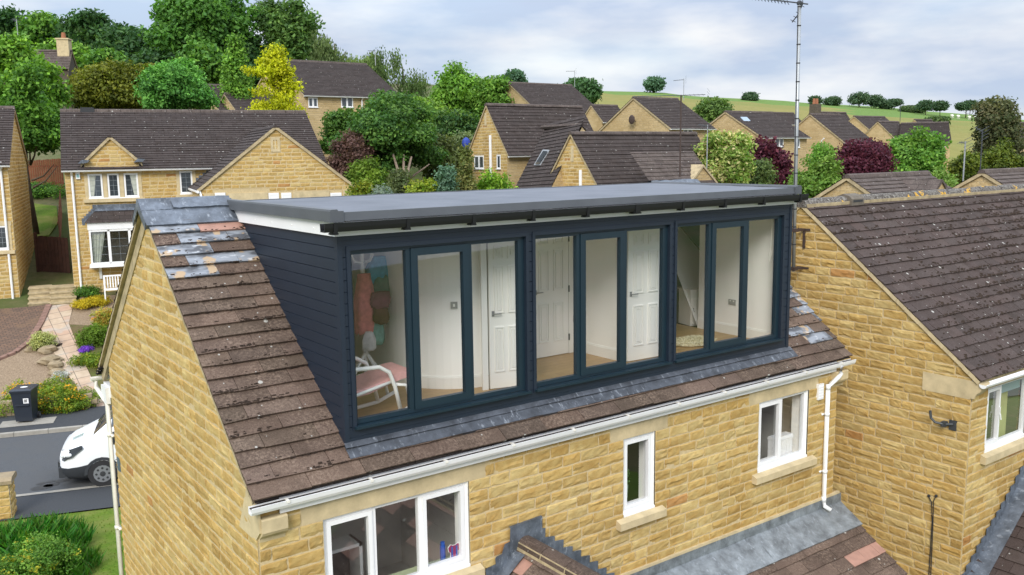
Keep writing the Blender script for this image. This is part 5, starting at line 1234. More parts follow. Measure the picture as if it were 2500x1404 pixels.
u_ = fo_.uz(247, 680)[0]; b = MB(fo_); b.prism([(bv+.05, bz0-.1), (-.0, bz0-.1), (0, bz0-.62), (-.10, bz0-.60), (-.16, bz0-.3)], u_-.05, u_+.05); b.build('bracket', M['pvc'], bo)
# left house, cut by the picture's edge
LP = A(52, 755, 35.5); LB = LP.z; LE = zat(LP, 395); fl_ = Fr((LP.x, LP.y, 0), rad(-13)); LD = 7.6; LR = zat(fl_(0, LD/2, 0), 264); LW = 9.
fl2 = Fr(fl_(-LW, 0, 0), rad(-13)); fl2.O.z = 0
(a, z1), (c, z0) = fl2.uz(-40, 553), fl2.uz(22, 608)
lh, _ = far_house('left_house', 'tan stone house cut off at the left picture edge with a dark roof', fl2.O+V3(0, 0, LB), rad(-13), LW, LD, LE, LR, LB-.8, .195, 'tile_far', True, [(a, z0, c, z1, (0, .5, 1), 'sd')], (), None, (fl2.uz(10, 500)[0],), blocks='fr')
(a, z1), (c, z0) = fl2.uz(-4, 395), fl2.uz(6, 413); b = MB(fl2); b.box(a, -.08, z0, c, 0, z1); b.build('alarm_box', M['pvc'], lh)
# ------------------------------------------------------------------ foliage
DENS, LSZ, LCOL = 2.6, .60, np.array([2.65, 2.1, 2.1])
def leaf_mesh(name, lobes, n, size, cols, seed, up=.35, aspect=.55, fill=.25, clump=2.2, droop=0., shell=.17):
    n = int(n*DENS); size *= LSZ
    rng = np.random.default_rng(seed); lobes = np.array(lobes, dtype=float); vol = (lobes[:, 3]*lobes[:, 4]*lobes[:, 5])**.72
    per = 12; nc = max(6, n//per); li = rng.choice(len(lobes), nc, p=vol/vol.sum()); Lb = lobes[li]
    d = rng.normal(size=(nc, 3)); d /= np.linalg.norm(d, axis=1)[:, None]
    rr_ = 1-np.abs(rng.normal(0, shell, nc)); inn = rng.random(nc) < fill; rr_[inn] = rng.random(inn.sum())**.5*.9
    cc = Lb[:, :3]+d*rr_[:, None]*Lb[:, 3:]; lw = rng.random(len(lobes))*.30+.82
    tone = (rng.random(nc)*.5+.72)*lw[li]; hue = np.clip(rng.normal(.5, .28, nc)+(rng.random(len(lobes))[li]-.5)*.35, 0, 1)
    idx = np.repeat(np.arange(nc), per); N = len(idx)
    c = cc[idx]+np.clip(rng.normal(size=(N, 3)), -1.7, 1.7)*size*clump*np.array([1, 1, .7]); c[:, 2] -= droop*rng.random(N)
    nn = d[idx]*.7+rng.normal(size=(N, 3))*.6; nn[:, 2] += up; nn /= np.linalg.norm(nn, axis=1)[:, None]
    t = np.cross(nn, rng.normal(size=(N, 3))); t /= np.linalg.norm(t, axis=1)[:, None]+1e-9; b = np.cross(nn, t)
    if droop: t = t*.35; t[:, 2] -= 1; t /= np.linalg.norm(t, axis=1)[:, None]
    s = size*(rng.random(N)*.7+.65)
    V = np.empty((N, 4, 3)); V[:, 0] = c-t*s[:, None]; V[:, 1] = c+b*(s*aspect)[:, None]-t*(s*.1)[:, None]; V[:, 2] = c+t*s[:, None]; V[:, 3] = c-b*(s*aspect)[:, None]+nn*(s*.2)[:, None]
    cols = np.array(cols)*LCOL; h = np.clip(hue[idx]+rng.normal(0, .10, N), 0, .999)*(len(cols)-1); k = h.astype(int); fr_ = (h-k)[:, None]
    col = cols[k]*(1-fr_)+cols[np.minimum(k+1, len(cols)-1)]*fr_; col = col*(tone[idx]*(rng.random(N)*.3+.85))[:, None]
    me = bpy.data.meshes.new(name); me.vertices.add(N*4); me.vertices.foreach_set('co', V.reshape(-1).astype(np.float32))
    me.loops.add(N*4); me.loops.foreach_set('vertex_index', np.arange(N*4, dtype=np.int32)); me.polygons.add(N); me.polygons.foreach_set('loop_start', np.arange(0, N*4, 4, dtype=np.int32))
    ca = me.color_attributes.new('Col', 'FLOAT_COLOR', 'CORNER'); c4 = np.ones((N, 4, 4), dtype=np.float32); c4[:, :, :3] = col[:, None, :]; ca.data.foreach_set('color', c4.ravel())
    me.update(calc_edges=True); me.materials.append(M['leaf']); return me
def lobes_for(kind, hw, hh, r):
    if kind == 'cone': return [(r.uniform(-.05, .05)*hw, r.uniform(-.05, .05)*hw, hh*(-1+2*(i+.5)/9), hw*(1-(i/9))**.85*.95+.08*hw, hw*(1-i/9)**.85*.95+.08*hw, hh*.16) for i in range(9)]
    if kind == 'column': return [(r.uniform(-.22, .22)*hw, r.uniform(-.2, .2)*hw, hh*(-1+2*(i+.5)/8), hw*(.95-.45*abs(i/7-.35)), hw*(.9-.45*abs(i/7-.35)), hh*.2) for i in range(8)]
    if kind == 'wispy':
        return [(r.uniform(-.7, .7)*hw, r.uniform(-.7, .7)*hw, r.uniform(-.75, .55)*hh, hw*r.uniform(.10, .26), hw*r.uniform(.10, .26), hh*r.uniform(.2, .42)) for i in range(17)]
    if kind == 'gold':
        return [(x*hw, r.uniform(-.15, .15)*hw, z*hh, a*hw, a*hw*.8, c_*hh) for x, z, a, c_ in ((.08, .82, .30, .16), (.12, .55, .38, .18), (-.18, .62, .28, .12), (.32, .28, .40, .16), (-.30, .30, .34, .10), (-.82, .32, .16, .05), (.10, .05, .36, .16), (.55, -.02, .36, .17), (.30, -.32, .42, .16), (-.48, -.20, .30, .08), (-.15, -.55, .62, .12), (.45, -.62, .48, .16), (-.6, -.72, .42, .12), (.1, -.85, .85, .12))]
    if kind == 'layer':
        return [(r.uniform(-.5, .5)*hw*(1-.5*i/8), r.uniform(-.4, .4)*hw, hh*(-.85+1.7*i/8), hw*r.uniform(.28, .62)*(1-.55*i/8), hw*.4, hh*r.uniform(.10, .18)) for i in range(9)]+[(r.uniform(-.85, .8)*hw, r.uniform(-.3, .3)*hw, r.uniform(-.8, .1)*hh, hw*.22, hw*.22, hh*.09) for i in range(6)]
    dome = kind == 'dome'; n = 38 if dome else 34
    L_ = [(r.uniform(-.12, .12)*hw, r.uniform(-.1, .1)*hw, -.12*hh, hw*.52, hw*.52, hh*.50), (r.uniform(-.3, .3)*hw, 0, .15*hh, hw*.40, hw*.40, hh*.42)]
    ph = [r.uniform(0, 6.28) for _ in range(5)]
    for i in range(n):
        a = r.uniform(0, 6.283); e = r.uniform(-.75, 1.) if not dome else r.uniform(-.6, 1); ce = math.sqrt(max(0, 1-e*e))
        w_ = .80+.11*math.sin(2*a+ph[0])+.09*math.sin(3*a+4*e+ph[1])+.07*math.sin(5*e+ph[2])+(0 if dome else .06*math.sin(5*a+ph[3])); q = r.uniform(.10, .30) if not dome else r.uniform(.14, .30)
        k_ = (w_-q*.6)*r.uniform(.72, 1.04); L_.append((math.cos(a)*ce*hw*k_, math.sin(a)*ce*hw*k_, e*hh*k_, hw*q*r.uniform(.8, 1.35), hw*q, hh*q*r.uniform(.55, 1.0)))
    return L_
def trunk_mesh(mb, base, top, r0, hw, hh, rnd, limbs=5):
    base, top = Vector(base), Vector(top); mid = base.lerp(top, .5)+V3(rnd.uniform(-.1, .1)*hw, rnd.uniform(-.1, .1)*hw, 0)
    mb.tube([base, mid, top], [r0, r0*.7, r0*.3], 7)
    for i in range(limbs):
        s = base.lerp(top, rnd.uniform(.35, .8)); a = rnd.uniform(0, 6.28); e = s+V3(math.cos(a)*hw*.55, math.sin(a)*hw*.55, hh*rnd.uniform(.3, .7)); m_ = s.lerp(e, .5)+V3(0, 0, -.08*hh)
        mb.tube([s, m_, e], [r0*.4, r0*.28, r0*.1], 5)
GREEN = [(.018, .060, .012), (.034, .105, .016), (.070, .170, .022)]
BRIGHT = [(.030, .090, .012), (.058, .155, .018), (.105, .225, .030)]
DARK = [(.010, .036, .012), (.018, .058, .016), (.034, .085, .020)]
OLIVE = [(.030, .052, .006), (.058, .086, .009), (.095, .125, .013)]
def tree(name, label, box, dep, cols, n, leaf, kind='round', cat='tree', group=None, seed=1, trunk=None, bark='bark', up=.35, aspect=.55, fill=.25, shell=.17, droop=0., base_y=None, limbs=5, wide=1.):
    l, t, r_, b_ = box; c = A((l+r_)/2, (t+b_)/2, dep); hw = (r_-l)/2/FPX*dep; hh = (b_-t)/2/FPX*dep; gz = ground(c.x, c.y); rnd = random.Random(seed)
    if base_y is not None: gz = zat(c, base_y)
    gz = min(gz, c.z-hh*.8); o = empty(name, (c.x, c.y, gz), label, cat, group)
    lb = [(x+c.x-o.location.x, y+c.y-o.location.y, z+c.z-gz, a_, d_*wide, e_) for x, y, z, a_, d_, e_ in lobes_for(kind, hw, hh, rnd)]
    low = c.z-hh-gz
    if cat in ('shrub', 'hedge', 'conifer') and low > .3:      # these are leafy right down to the ground
        k_ = int(low/(hw*.8))+2; n = int(n*(1+.5*low/hh)) if low < 2*hh else n*2
        lb += [(c.x-o.location.x, c.y-o.location.y, low*(i+.4)/k_+hh*.2, hw*.78, hw*.78, low/k_*.8+.2) for i in range(k_)]
    me = leaf_mesh('crown', lb, n, leaf, cols, seed, up, aspect, fill, droop=droop, shell=shell); co = bpy.data.objects.new('crown', me); COL.objects.link(co); co.parent = o
    mb = MB(); trunk_mesh(mb, (c.x, c.y, gz-.2), (c.x, c.y, c.z+hh*.35), trunk or max(.05, hw*.07), hw, hh, rnd, limbs); mb.build('trunk', M[bark], o, True)
    return o
def copy_tree(o, loc, scale, label):
    n = o.copy(); COL.objects.link(n); n.location = loc; n.scale = (scale, scale, scale); n['label'] = label; n.rotation_euler = (0, 0, loc[0]*1.7 % 6)
    for ch in list(o.children): k = ch.copy(); COL.objects.link(k); k.parent = n
    return n
# wood on the hill at the left
WOOD = 'trees of the wood on the hill'
def wt(lab, box, dep, cols, n, leaf, seed, kind='round', **k): return tree('woodland_tree', lab, box, dep, cols, n, leaf, kind, 'tree', WOOD, seed, **k)
wt('dark wood tree at the top left corner of the skyline', (-60, 5, 60, 170), 105, DARK, 4500, .50, 1)
wt('mid green rounded wood tree left of the chimney skyline', (30, 30, 190, 190), 102, GREEN, 5500, .45, 2)
wt('dark broad wood tree above the stone chimney', (150, 20, 290, 190), 100, DARK, 6500, .42, 3)
wt('blackish wood tree in the dip of the wooded skyline', (225, 50, 370, 200), 98, DARK, 6500, .42, 4)
wt('low dark wood tree just left of the tallest tree', (300, 75, 440, 210), 96, DARK, 5500, .42, 5)
wt('pale green wood tree beside the chimney of the dark cottage', (95, 85, 215, 220), 86, BRIGHT, 5000, .36, 6)
wt('green wood tree under the skyline between cottage and olive tree', (205, 120, 320, 230), 84, GREEN, 5000, .36, 7)
wt('mid green bushy wood tree right below the tallest tree', (430, 105, 560, 215), 70, GREEN, 5000, .32, 8)
wt('dark wood tree behind the pointed conifer', (530, 80, 690, 240), 78, DARK, 6000, .34, 9)
wt('dark wood tree at the foot of the tallest tree', (310, 120, 450, 230), 80, DARK, 4500, .36, 21)
tree('broad_tree', 'tallest broad green tree rising out of the top of the picture', (372, -35, 640, 200), 76, [(.020, .070, .014), (.036, .115, .018), (.062, .165, .026)], 15000, .34, 'round', seed=10, fill=.12, trunk=.6, limbs=9)
tree('loose_tree', 'loose dark green tree with open branches right of the tallest tree', (615, -8, 785, 190), 80, [(.022, .062, .016), (.040, .10, .022), (.065, .14, .03)], 7500, .32, 'round', seed=11, fill=.18, shell=.26, limbs=10)
tree('birch', 'thin wispy birch behind the roof of the upper house', (765, 62, 870, 200), 76, [(.035, .070, .022), (.06, .105, .035)], 2300, .22, 'wispy', seed=12, droop=.5, trunk=.14, limbs=12)
tree('birch', 'feathery open birch right of the upper house roof', (912, 98, 1055, 300), 70, [(.03, .07, .02), (.055, .10, .032)], 2400, .17, 'wispy', seed=14, droop=.6, trunk=.16, limbs=14)
tree('birch', 'low pale birch hidden partly by the upper house', (850, 120, 950, 240), 74, [(.045, .09, .025), (.08, .14, .04)], 2200, .22, 'wispy', seed=13, droop=.4, trunk=.14, limbs=10)
tree('garden_tree', 'large bright green tree at the left picture edge', (-90, 62, 150, 400), 45, BRIGHT[:2]+[(.11, .24, .025)], 15000, .20, 'round', seed=15, fill=.3, trunk=.3)
tree('garden_tree', 'dark green tree between the left house and the opposite house', (-45, 165, 172, 402), 43, [(.022, .075, .010), (.04, .12, .016), (.075, .19, .022)], 13000, .18, 'round', seed=16, fill=.3)
tree('olive_tree', 'yellowish olive coloured spreading tree behind the opposite house', (178, 142, 395, 310), 50, OLIVE, 12000, .16, 'dome', seed=17, fill=.2, limbs=9)
tree('round_tree', 'rounded fresh green tree just behind the opposite roof ridge', (318, 150, 530, 300), 46.5, [(.026, .10, .020), (.045, .155, .028), (.085, .235, .045)], 13000, .15, 'dome', seed=18, limbs=9, bark='bark_pale')
tree('conifer', 'pointed green conifer behind the low brown roof', (535, 95, 625, 300), 57, [(.03, .09, .012), (.055, .15, .018), (.10, .22, .03)], 6500, .17, 'cone', seed=19)
tree('golden_tree', 'bright golden yellow tree in front of the upper house', (598, 112, 745, 300), 48, [(.12, .175, .004), (.20, .265, .006), (.28, .35, .012)], 4200, .13, 'gold', seed=20, fill=.1, trunk=.10)
tree('bushy_tree', 'fresh green bushy tree right of the feathery birch', (1045, 140, 1215, 370), 80, BRIGHT[:2]+[(.10, .23, .03)], 11000, .30, 'round', seed=22)
tree('bushy_tree', 'lower green tree below the feathery birch', (960, 235, 1110, 400), 62, [(.03, .09, .012), (.06, .15, .02), (.11, .22, .03)], 8000, .22, 'round', seed=23)
tree('cherry_tree', 'wide glossy green cherry tree with pale forked trunk', (775, 212, 1130, 462), 42.5, [(.014, .052, .010), (.028, .082, .014), (.052, .122, .022)], 20000, .14, 'round', seed=24, bark='bark_pale', fill=.22)
c = A(985, 440, 40.8)
o = empty('forked_trunk', (c.x, c.y, c.z-1), 'pale forked bare trunk standing under the wide cherry tree', 'tree trunk'); b = MB()
for x, z in ((-.5, 1.2), (.05, 1.15), (.45, 1.05)): b.tube([(c.x, c.y, c.z-1.2), (c.x+x*.25, c.y, c.z), (c.x+x*1., c.y, c.z+z)], [.11, .08, .045], 7)
b.build('stem', M['bark_pale'], o)
tree('cherry_tree', 'leafy green tree in front of the upper house wall', (775, 250, 905, 400), 44, [(.016, .058, .010), (.032, .09, .014), (.056, .13, .022)], 6500, .13, 'round', seed=124)
tree('bushy_tree', 'lower right half of the fresh green tree group before the skyline tree', (1140, 168, 1268, 380), 78, [(.026, .085, .012), (.05, .13, .018), (.09, .19, .03)], 7000, .26, 'round', seed=122)
tree('hedge', 'dense dark green thicket behind the pale clipped shrub', (1030, 250, 1175, 420), 60, DARK+[(.05, .11, .02)], 6000, .2, 'round', 'hedge', seed=126)
tree('copper_shrub', 'dull purple brown shrub in front of the cherry tree', (795, 305, 925, 500), 39.5, [(.035, .028, .022), (.060, .040, .034), (.075, .060, .045)], 7500, .11, 'round', 'shrub', seed=25)
tree('bright_hedge', 'yellow green hedge between the opposite house and cherry tree', (840, 385, 960, 520), 38.5, [(.035, .09, .01), (.075, .14, .016)], 5500, .12, 'round', 'hedge', seed=26)
SH = 'shrubs along the garden edge behind the flat roof'
for i, (lab, box, dep, cols, kind) in enumerate([
    ('yellow green laurel left end of the shrub row', (850, 440, 915, 520), 34, [(.035, .085, .008), (.075, .125, .012), (.13, .165, .02)], 'round'),
    ('small blue green conifer low in the shrub row', (908, 455, 965, 520), 33, [(.05, .09, .07), (.09, .14, .11)], 'round'),
    ('dark spiky shrub in the middle of the shrub row', (950, 420, 1005, 520), 35, [(.03, .06, .02), (.06, .09, .035)], 'column'),
    ('broad yellow green laurel hedge in the shrub row', (990, 432, 1080, 520), 34, [(.035, .09, .008), (.075, .13, .01), (.14, .19, .02)], 'dome'),
    ('blue green upright conifer right of the laurel hedge', (1066, 412, 1112, 520), 34, [(.03, .08, .05), (.06, .125, .08)], 'column'),
    ('drooping yellow tipped conifer before the pale gable', (1112, 362, 1165, 520), 35, [(.035, .07, .015), (.075, .105, .03), (.13, .155, .05)], 'cone'),
    ('leafy green shrub below the two gable windows', (1150, 405, 1262, 520), 36, [(.03, .10, .008), (.07, .17, .014), (.12, .23, .02)], 'round'),
    ('dark hedge behind the blue green conifer', (1030, 330, 1150, 470), 46, [(.03, .055, .018), (.055, .085, .025)], 'round'),
    ('pale green clipped shrub left of the pale gable', (1105, 312, 1160, 420), 52, [(.05, .09, .035), (.085, .135, .06)], 'round')]):
    tree('shrub', lab, box, dep, cols, 3800, .10 if dep < 40 else .16, kind, 'shrub', SH, 40+i, base_y=None, limbs=3)
b = A(1138, 350, 45); mb = MB(); mb.blob(b, (.22, .2, .3), 9, 6); tag(mb.build('patio_cover', plain('bright_blue_cloth', (.02, .05, .30), .7)), 'bright blue cloth cover glimpsed left of the pale gable', 'cover')
# right hand trees
tree('dome_tree', 'dark dome shaped tree on the skyline behind the mast', (1362, 180, 1466, 290), 130, [(.020, .062, .022), (.032, .085, .03)], 7000, .42, 'dome', seed=60)
tree('hill_tree', 'small dark tree left of the long brown roof on the skyline', (1232, 176, 1276, 225), 150, [(.025, .07, .04), (.04, .10, .055)], 2000, .5, 'round', seed=61)
lone = tree('lone_tree', 'lone tree standing alone on the crest of the field', (1574, 187, 1618, 225), 245, [(.028, .075, .045), (.045, .11, .06)], 2600, .55, 'round', seed=62, trunk=.5, base_y=231)  # bluish leaf colour carries the distance haze
tree('variegated_tree', 'pale variegated green tree beside the small stone gable', (1688, 290, 1842, 500), 41, [(.05, .12, .018), (.10, .19, .035), (.17, .22, .08), (.26, .28, .14)], 10000, .14, 'round', seed=63)
PURP = [(.020, .006, .012), (.038, .010, .019), (.065, .022, .034)]
tree('purple_tree', 'dark purple tree just left of the aerial pole', (1795, 325, 1942, 520), 46, PURP, 10500, .16, 'round', seed=64, up=.15)
tree('purple_tree', 'dark purple tree right of the aerial pole', (2008, 338, 2195, 500), 47, PURP, 12500, .16, 'dome', seed=65, up=.15)
tree('leafy_tree', 'fresh green tree between the purple tree and cypress', (2130, 300, 2312, 520), 53, [(.026, .085, .012), (.050, .14, .02), (.088, .195, .03)], 13000, .18, 'round', seed=66)
tree('leafy_shrub', 'loose green shrub behind the aerial pole above the flat roof', (1925, 375, 2060, 530), 33, [(.038, .10, .014), (.066, .145, .024), (.10, .19, .04)], 7500, .11, 'round', 'shrub', seed=67)
tree('leafy_shrub', 'upright green shrub between the two purple trees', (1975, 345, 2040, 460), 50, [(.04, .12, .015), (.08, .19, .03)], 3500, .15, 'round', 'shrub', seed=68)
tree('leafy_shrub', 'dark green spiky shrub under the left purple tree', (1815, 400, 1900, 520), 43, [(.03, .07, .02), (.06, .10, .03)], 4000, .13, 'column', 'shrub', seed=69)
tree('cypress', 'tall brown green cypress near the right picture edge', (2370, 252, 2497, 480), 56, [(.022, .040, .016), (.040, .058, .024), (.062, .072, .034)], 11000, .17, 'column', seed=70, up=.1)
for i, (box, lab) in enumerate([((2318, 352, 2400, 500), 'left rounded olive conifer in front of the cypress'), ((2395, 338, 2482, 500), 'right rounded olive conifer in front of the cypress'), ((2440, 372, 2530, 500), 'rounded olive conifer at the right picture edge'), ((2340, 395, 2420, 520), 'lowest rounded olive conifer behind the thin masts')]):
    tree('olive_conifer', lab, box, 46, [(.022, .046, .007), (.046, .080, .011), (.082, .122, .015)], 5500, .13, 'dome', 'conifer', 'rounded conifers beside the cypress', 71+i)
tree('hedge', 'loose green hedge behind the masts at the right', (2255, 400, 2345, 520), 44, [(.05, .12, .02), (.10, .19, .04)], 3800, .13, 'round', 'hedge', seed=76)
tree('hedge', 'green hedge on the field edge behind the wide mast aerial', (1690, 246, 1785, 290), 88, [(.035, .085, .02), (.065, .13, .03)], 3500, .28, 'round', 'hedge', seed=77)
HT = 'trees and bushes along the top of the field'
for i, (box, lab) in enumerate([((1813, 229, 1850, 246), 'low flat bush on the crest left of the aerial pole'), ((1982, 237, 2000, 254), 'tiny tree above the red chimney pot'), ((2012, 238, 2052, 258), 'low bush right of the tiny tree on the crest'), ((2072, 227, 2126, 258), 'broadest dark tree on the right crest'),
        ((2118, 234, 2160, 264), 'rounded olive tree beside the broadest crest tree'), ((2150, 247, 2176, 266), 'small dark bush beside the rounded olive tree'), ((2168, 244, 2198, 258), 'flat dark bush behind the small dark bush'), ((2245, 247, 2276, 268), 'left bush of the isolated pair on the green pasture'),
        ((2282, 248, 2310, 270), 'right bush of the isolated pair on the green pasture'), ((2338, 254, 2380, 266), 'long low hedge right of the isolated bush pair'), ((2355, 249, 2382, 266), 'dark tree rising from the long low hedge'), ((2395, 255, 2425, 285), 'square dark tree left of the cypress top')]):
    tree('crest_tree', lab, box, 235 if i < 7 else 215, [(.016, .044, .024), (.028, .066, .032), (.04, .08, .038)], 1500, .42, 'dome', 'tree', HT, 80+i)  # distance haze is put into these bluish leaf colours
for i, (box, d_, lab) in enumerate([((2195, 262, 2262, 269), 225, 'thin hedge line left of the isolated bush pair'), ((2262, 292, 2312, 299), 170, 'short dark gorse patch low in the field')]):
    tree('field_hedge', lab, box, d_, [(.022, .055, .02), (.04, .075, .025)], 1300, .4, 'dome', 'hedge', 'hedges across the field', 130+i, trunk=.1, limbs=1)
# ------------------------------------------------------------------ the other houses
def hfit(name, label, cx, cy, dep, yaw, pxb, pyr, pxr, base_d=5.2, wins=(), lwins=(), **k):
    O = A(cx, cy, dep); f = Fr((O.x, O.y, 0), yaw); ze = O.z; a, b_ = .5, 30.
    for _ in range(40):
        c_ = (a+b_)/2
        if proj(f(0, c_, ze))[0] > pxb: a = c_
        else: b_ = c_
    D_ = min(a, 12.); zr = zat(f(0, D_/2, 0), pyr); W_ = ufit(f, pxr, ze); base = ze-base_d
    w_ = []
    for (x0, y0, x1, y1, li) in wins: (p, z1), (q, z0) = f.uz(x0, y0), f.uz(x1, y1); w_.append((p, z0, q, z1, li, ''))
    lw = []
    for (x0, y0, x1, y1, li) in lwins: (p, z1), (q, z0) = f.vz(x0, y0), f.vz(x1, y1); lw.append((D_-p, z0, D_-q, z1, li, ''))
    return far_house(name, label, (O.x, O.y, base), rad(0)+yaw, W_, D_, ze, zr, base, .21, k.pop('tile', 'tile_far'), True, w_, lw, k.pop('group', None), **k)
hfit('upper_house', 'long brown roofed stone house up the slope behind the golden tree', 742, 229, 60, 0, 608, 146, 976, wins=[(752, 238, 776, 262, (0, .5, 1)), (832, 235, 862, 262, (0, .5, 1)), (935, 233, 955, 250, (0, .5, 1))], pipe=(882,))
hfit('low_house', 'low brown roof between the round tree and the golden tree', 535, 264, 56, 0, 470, 208, 600, tile='tile_far')
hfit('garage', 'small brown roofed outbuilding behind the golden tree trunk', 575, 264, 55, 0, 530, 229, 720)
h6, f6 = hfit('pale_gable_house', 'tan stone house with a narrow window and white pipe in its left gable', 1238, 366, 45, 0, 1147, 256, 1466, lwins=[(1158, 380, 1182, 412, (0, .5, 1)), (1213, 378, 1223, 412, (0, 1))], pipe=(2.6,), blocks='l')
b = MB(); v_, z_ = f6.vz(1200, 330); v2, z2 = f6.vz(1200, 402); b.tube([f6(-.08, v_, z_), f6(-.08, v_, z_-4)], .075, 8); b.build('soil_pipe', M['pvc'], h6)
v_, z_ = f6.vz(1186, 290); b = MB(f6); b.box(-.03, v_-.09, z_-.35, .01, v_+.09, z_+.3); b.build('slit_window', M['ashlar'], h6)
# its wing with the roof light
Pn, Pf, Qn, Qf = A(1421, 306, 40.0), A(1324, 312, 44.), A(1340, 470, 37.5), A(1250, 474, 41.5)
w_ = empty('wing_house', (Qn.x, Qn.y, Qn.z-3), 'brown roofed wing with a roof light between the two tan gables', 'house'); b = MB()
S = ((Pn-Qn)+(Pf-Qf)).normalized(); U = (Qn-Qf).normalized(); S = (S-U*S.dot(U)).normalized(); N = U.cross(S); N = N if N.z > 0 else -N; LL = (Pn-Qn).length
sk = lambda s: (lerp(0, (Pf-Qf).dot(U), s/LL), lerp((Qn-Qf).length, (Pn-Qf).dot(U), s/LL))
roof_courses(b, Qf, U, S, N, LL, .22, sk, .03); bk = V3(3.2, .4, -2.6)
b.poly([Pn, Pf, Pf+bk, Pn+bk]); b.build('roof', M['tile_far'], w_)
b = MB(); b.poly([Qf, Qn, Qn-V3(0, 0, 3), Qf-V3(0, 0, 3)]); b.poly([Qn, Pn-V3(0, 0, .08), Pn+bk, Qn-V3(0, 0, 3)]); b.build('wall', M['stone_far'], w_)
b = MB(); d_ = Pn-Pf; b.tube([Pf+V3(0, 0, .02), Pn+V3(0, 0, .02)], .11, 6); b.build('ridge_tile', M['tile_pale'], w_)
b = MB(); b.tube([Qf+V3(0, 0, .02), Qn+V3(0, 0, .02)], .05, 6); b.build('gutter', M['pvc'], w_)
cs_ = A(1322, 383, (40.5)); 
t0 = (Pf-CAM).dot(N)
def onpl(px, py, h): r = ray(px, py); return CAM+r*(((Qf+N*h-CAM).dot(N))/r.dot(N))
q4 = [onpl(x, y, .09) for x, y in ((1306, 400), (1316, 400), (1337, 369), (1326, 368))]; o4 = [onpl(x, y, .05) for x, y in ((1303, 403), (1318, 403), (1341, 366), (1325, 365))]
b = MB(); b.poly(o4); 
for i in range(4): b.poly([o4[i], o4[(i+1) % 4], o4[(i+1) % 4]-N*.1, o4[i]-N*.1])
ro = b.build('roof_light', M['alu'], w_); b = MB(); b.poly(q4); b.build('pane', M['far_glass'], ro)
h7, f7 = hfit('mossy_gable_house', 'tan stone house with mossy roof and a narrow slit in its left gable', 1468, 464, 36.5, 0, 1330, 326, 1768, blocks='l')
v_, z_ = f7.vz(1398, 375); b = MB(f7); b.box(-.03, v_-.09, z_-.33, .01, v_+.09, z_+.33); b.build('slit_window', M['ashlar'], h7)
b = MB(f7); v_, z_ = f7.vz(1420, 415); b.tube([(-.06, v_, z_), (-.06, v_, z_-3)], .07, 8); b.build('soil_pipe', M['pvc'], h7)
fp = Fr(f7(0, -1.6, 0), 0); (u0, z1), (u1, z0) = fp.uz(1566, 402), fp.uz(1720, 470); O7 = fp(u0, -1.0, z0); b = MB()
roof_courses(b, O7, fp.u, V3(0, .70, .714), V3(0, -.714, .70), 2.4, .21, lambda s: (0, u1-u0), .03); b.build('porch_roof', M['tile_pale'], h7)
fg = Fr(f7(0, -2.1, 0), 0); pa, pl, pr = fg.uz(1715, 404), fg.uz(1684, 447), fg.uz(1750, 447); b = MB(fg); b.poly([(pl[0], 0, pl[1]-1), (pr[0], 0, pr[1]-1), (pr[0], 0, pr[1]), (pa[0], 0, pa[1]-.06), (pl[0], 0, pl[1])]); b.build('porch_gable', M['stone_far'], h7)
b = MB(fg)
for p_, q_ in ((pl, pa), (pa, pr)): b.poly([(p_[0], -.06, p_[1]-.07), (q_[0], -.06, q_[1]-.07), (q_[0], -.06, q_[1]+.04), (p_[0], -.06, p_[1]+.04)]); b.poly([(p_[0], -.06, p_[1]+.04), (q_[0], -.06, q_[1]+.04), (q_[0], 2.5, q_[1]+.04), (p_[0], 2.5, p_[1]+.04)])
b.build('porch_verge', M['dirty_ashlar'], h7)
hfit('long_roof_house', 'stone house with long brown roof just left of the dome tree', 1330, 288, 74, 0, 1165, 202, 1484, wins=[(1442, 286, 1462, 306, (0, .5, 1))], pipe=(9.6,))
hfit('link_house', 'low brown linking roof between the long roof and the dished gable', 1470, 292, 70, 0, 1420, 257, 1530)
h9, f9 = hfit('dished_house', 'tan gabled house with a round dark dish on its gable', 1634, 309, 56, 0, 1468, 239, 1738, wins=[(1668, 316, 1690, 335, (0, .5, 1))])
q_ = f9.vz(1552, 292); b = MB(f9); b.blob((-.35, q_[0], q_[1]), (.08, .28, .30), 10, 6); b.tube([(0, q_[0], q_[1]-.1), (-.3, q_[0], q_[1])], .03, 5); tag(b.build('satellite_dish', M['rust']), 'round dark satellite dish on the distant tan gable', 'satellite dish')
h10, f10 = hfit('skylight_house', 'tan house with a small skylight in its roof left of the aerial pole', 1858, 332, 62, 0, 1690, 273, 1970, wins=[(1893, 336, 1912, 358, (0, .5, 1)), (1940, 338, 1952, 360, (0, 1))], pipe=(6.8,))
q_ = f10.uz(1832, 298, 1.6); b = MB(f10); b.prism([(1.4, q_[1]-.35), (1.45, q_[1]-.28), (2.2, q_[1]+.38), (2.2, q_[1]+.3)], q_[0]-.35, q_[0]+.35); b.build('skylight', plain('skylight_glass', (.30, .38, .45), .08), h10)
hfit('plain_gable_house', 'plain tan gabled house right of the aerial pole', 2058, 343, 68, 0, 1900, 279, 2128, wins=[(2068, 350, 2080, 366, (0, 1))], pipe=(1.9,))
FH = 'distant brown roofed houses below the field'
hfit('distant_house', 'distant house whose pale gable peeps over the plain gable house', 2118, 312, 96, 0, 2052, 284, 2190, group=FH)
hfit('distant_house', 'distant pale gabled house left of the fresh green tree', 2178, 330, 86, 0, 2108, 297, 2225, group=FH)
hfit('distant_house', 'distant long roof with a tall chimney on the field edge', 2020, 300, 100, 0, 1985, 274, 2080, group=FH)
hfit('distant_house', 'distant roof directly below the isolated bush pair', 2250, 312, 112, 0, 2215, 292, 2290, group=FH)
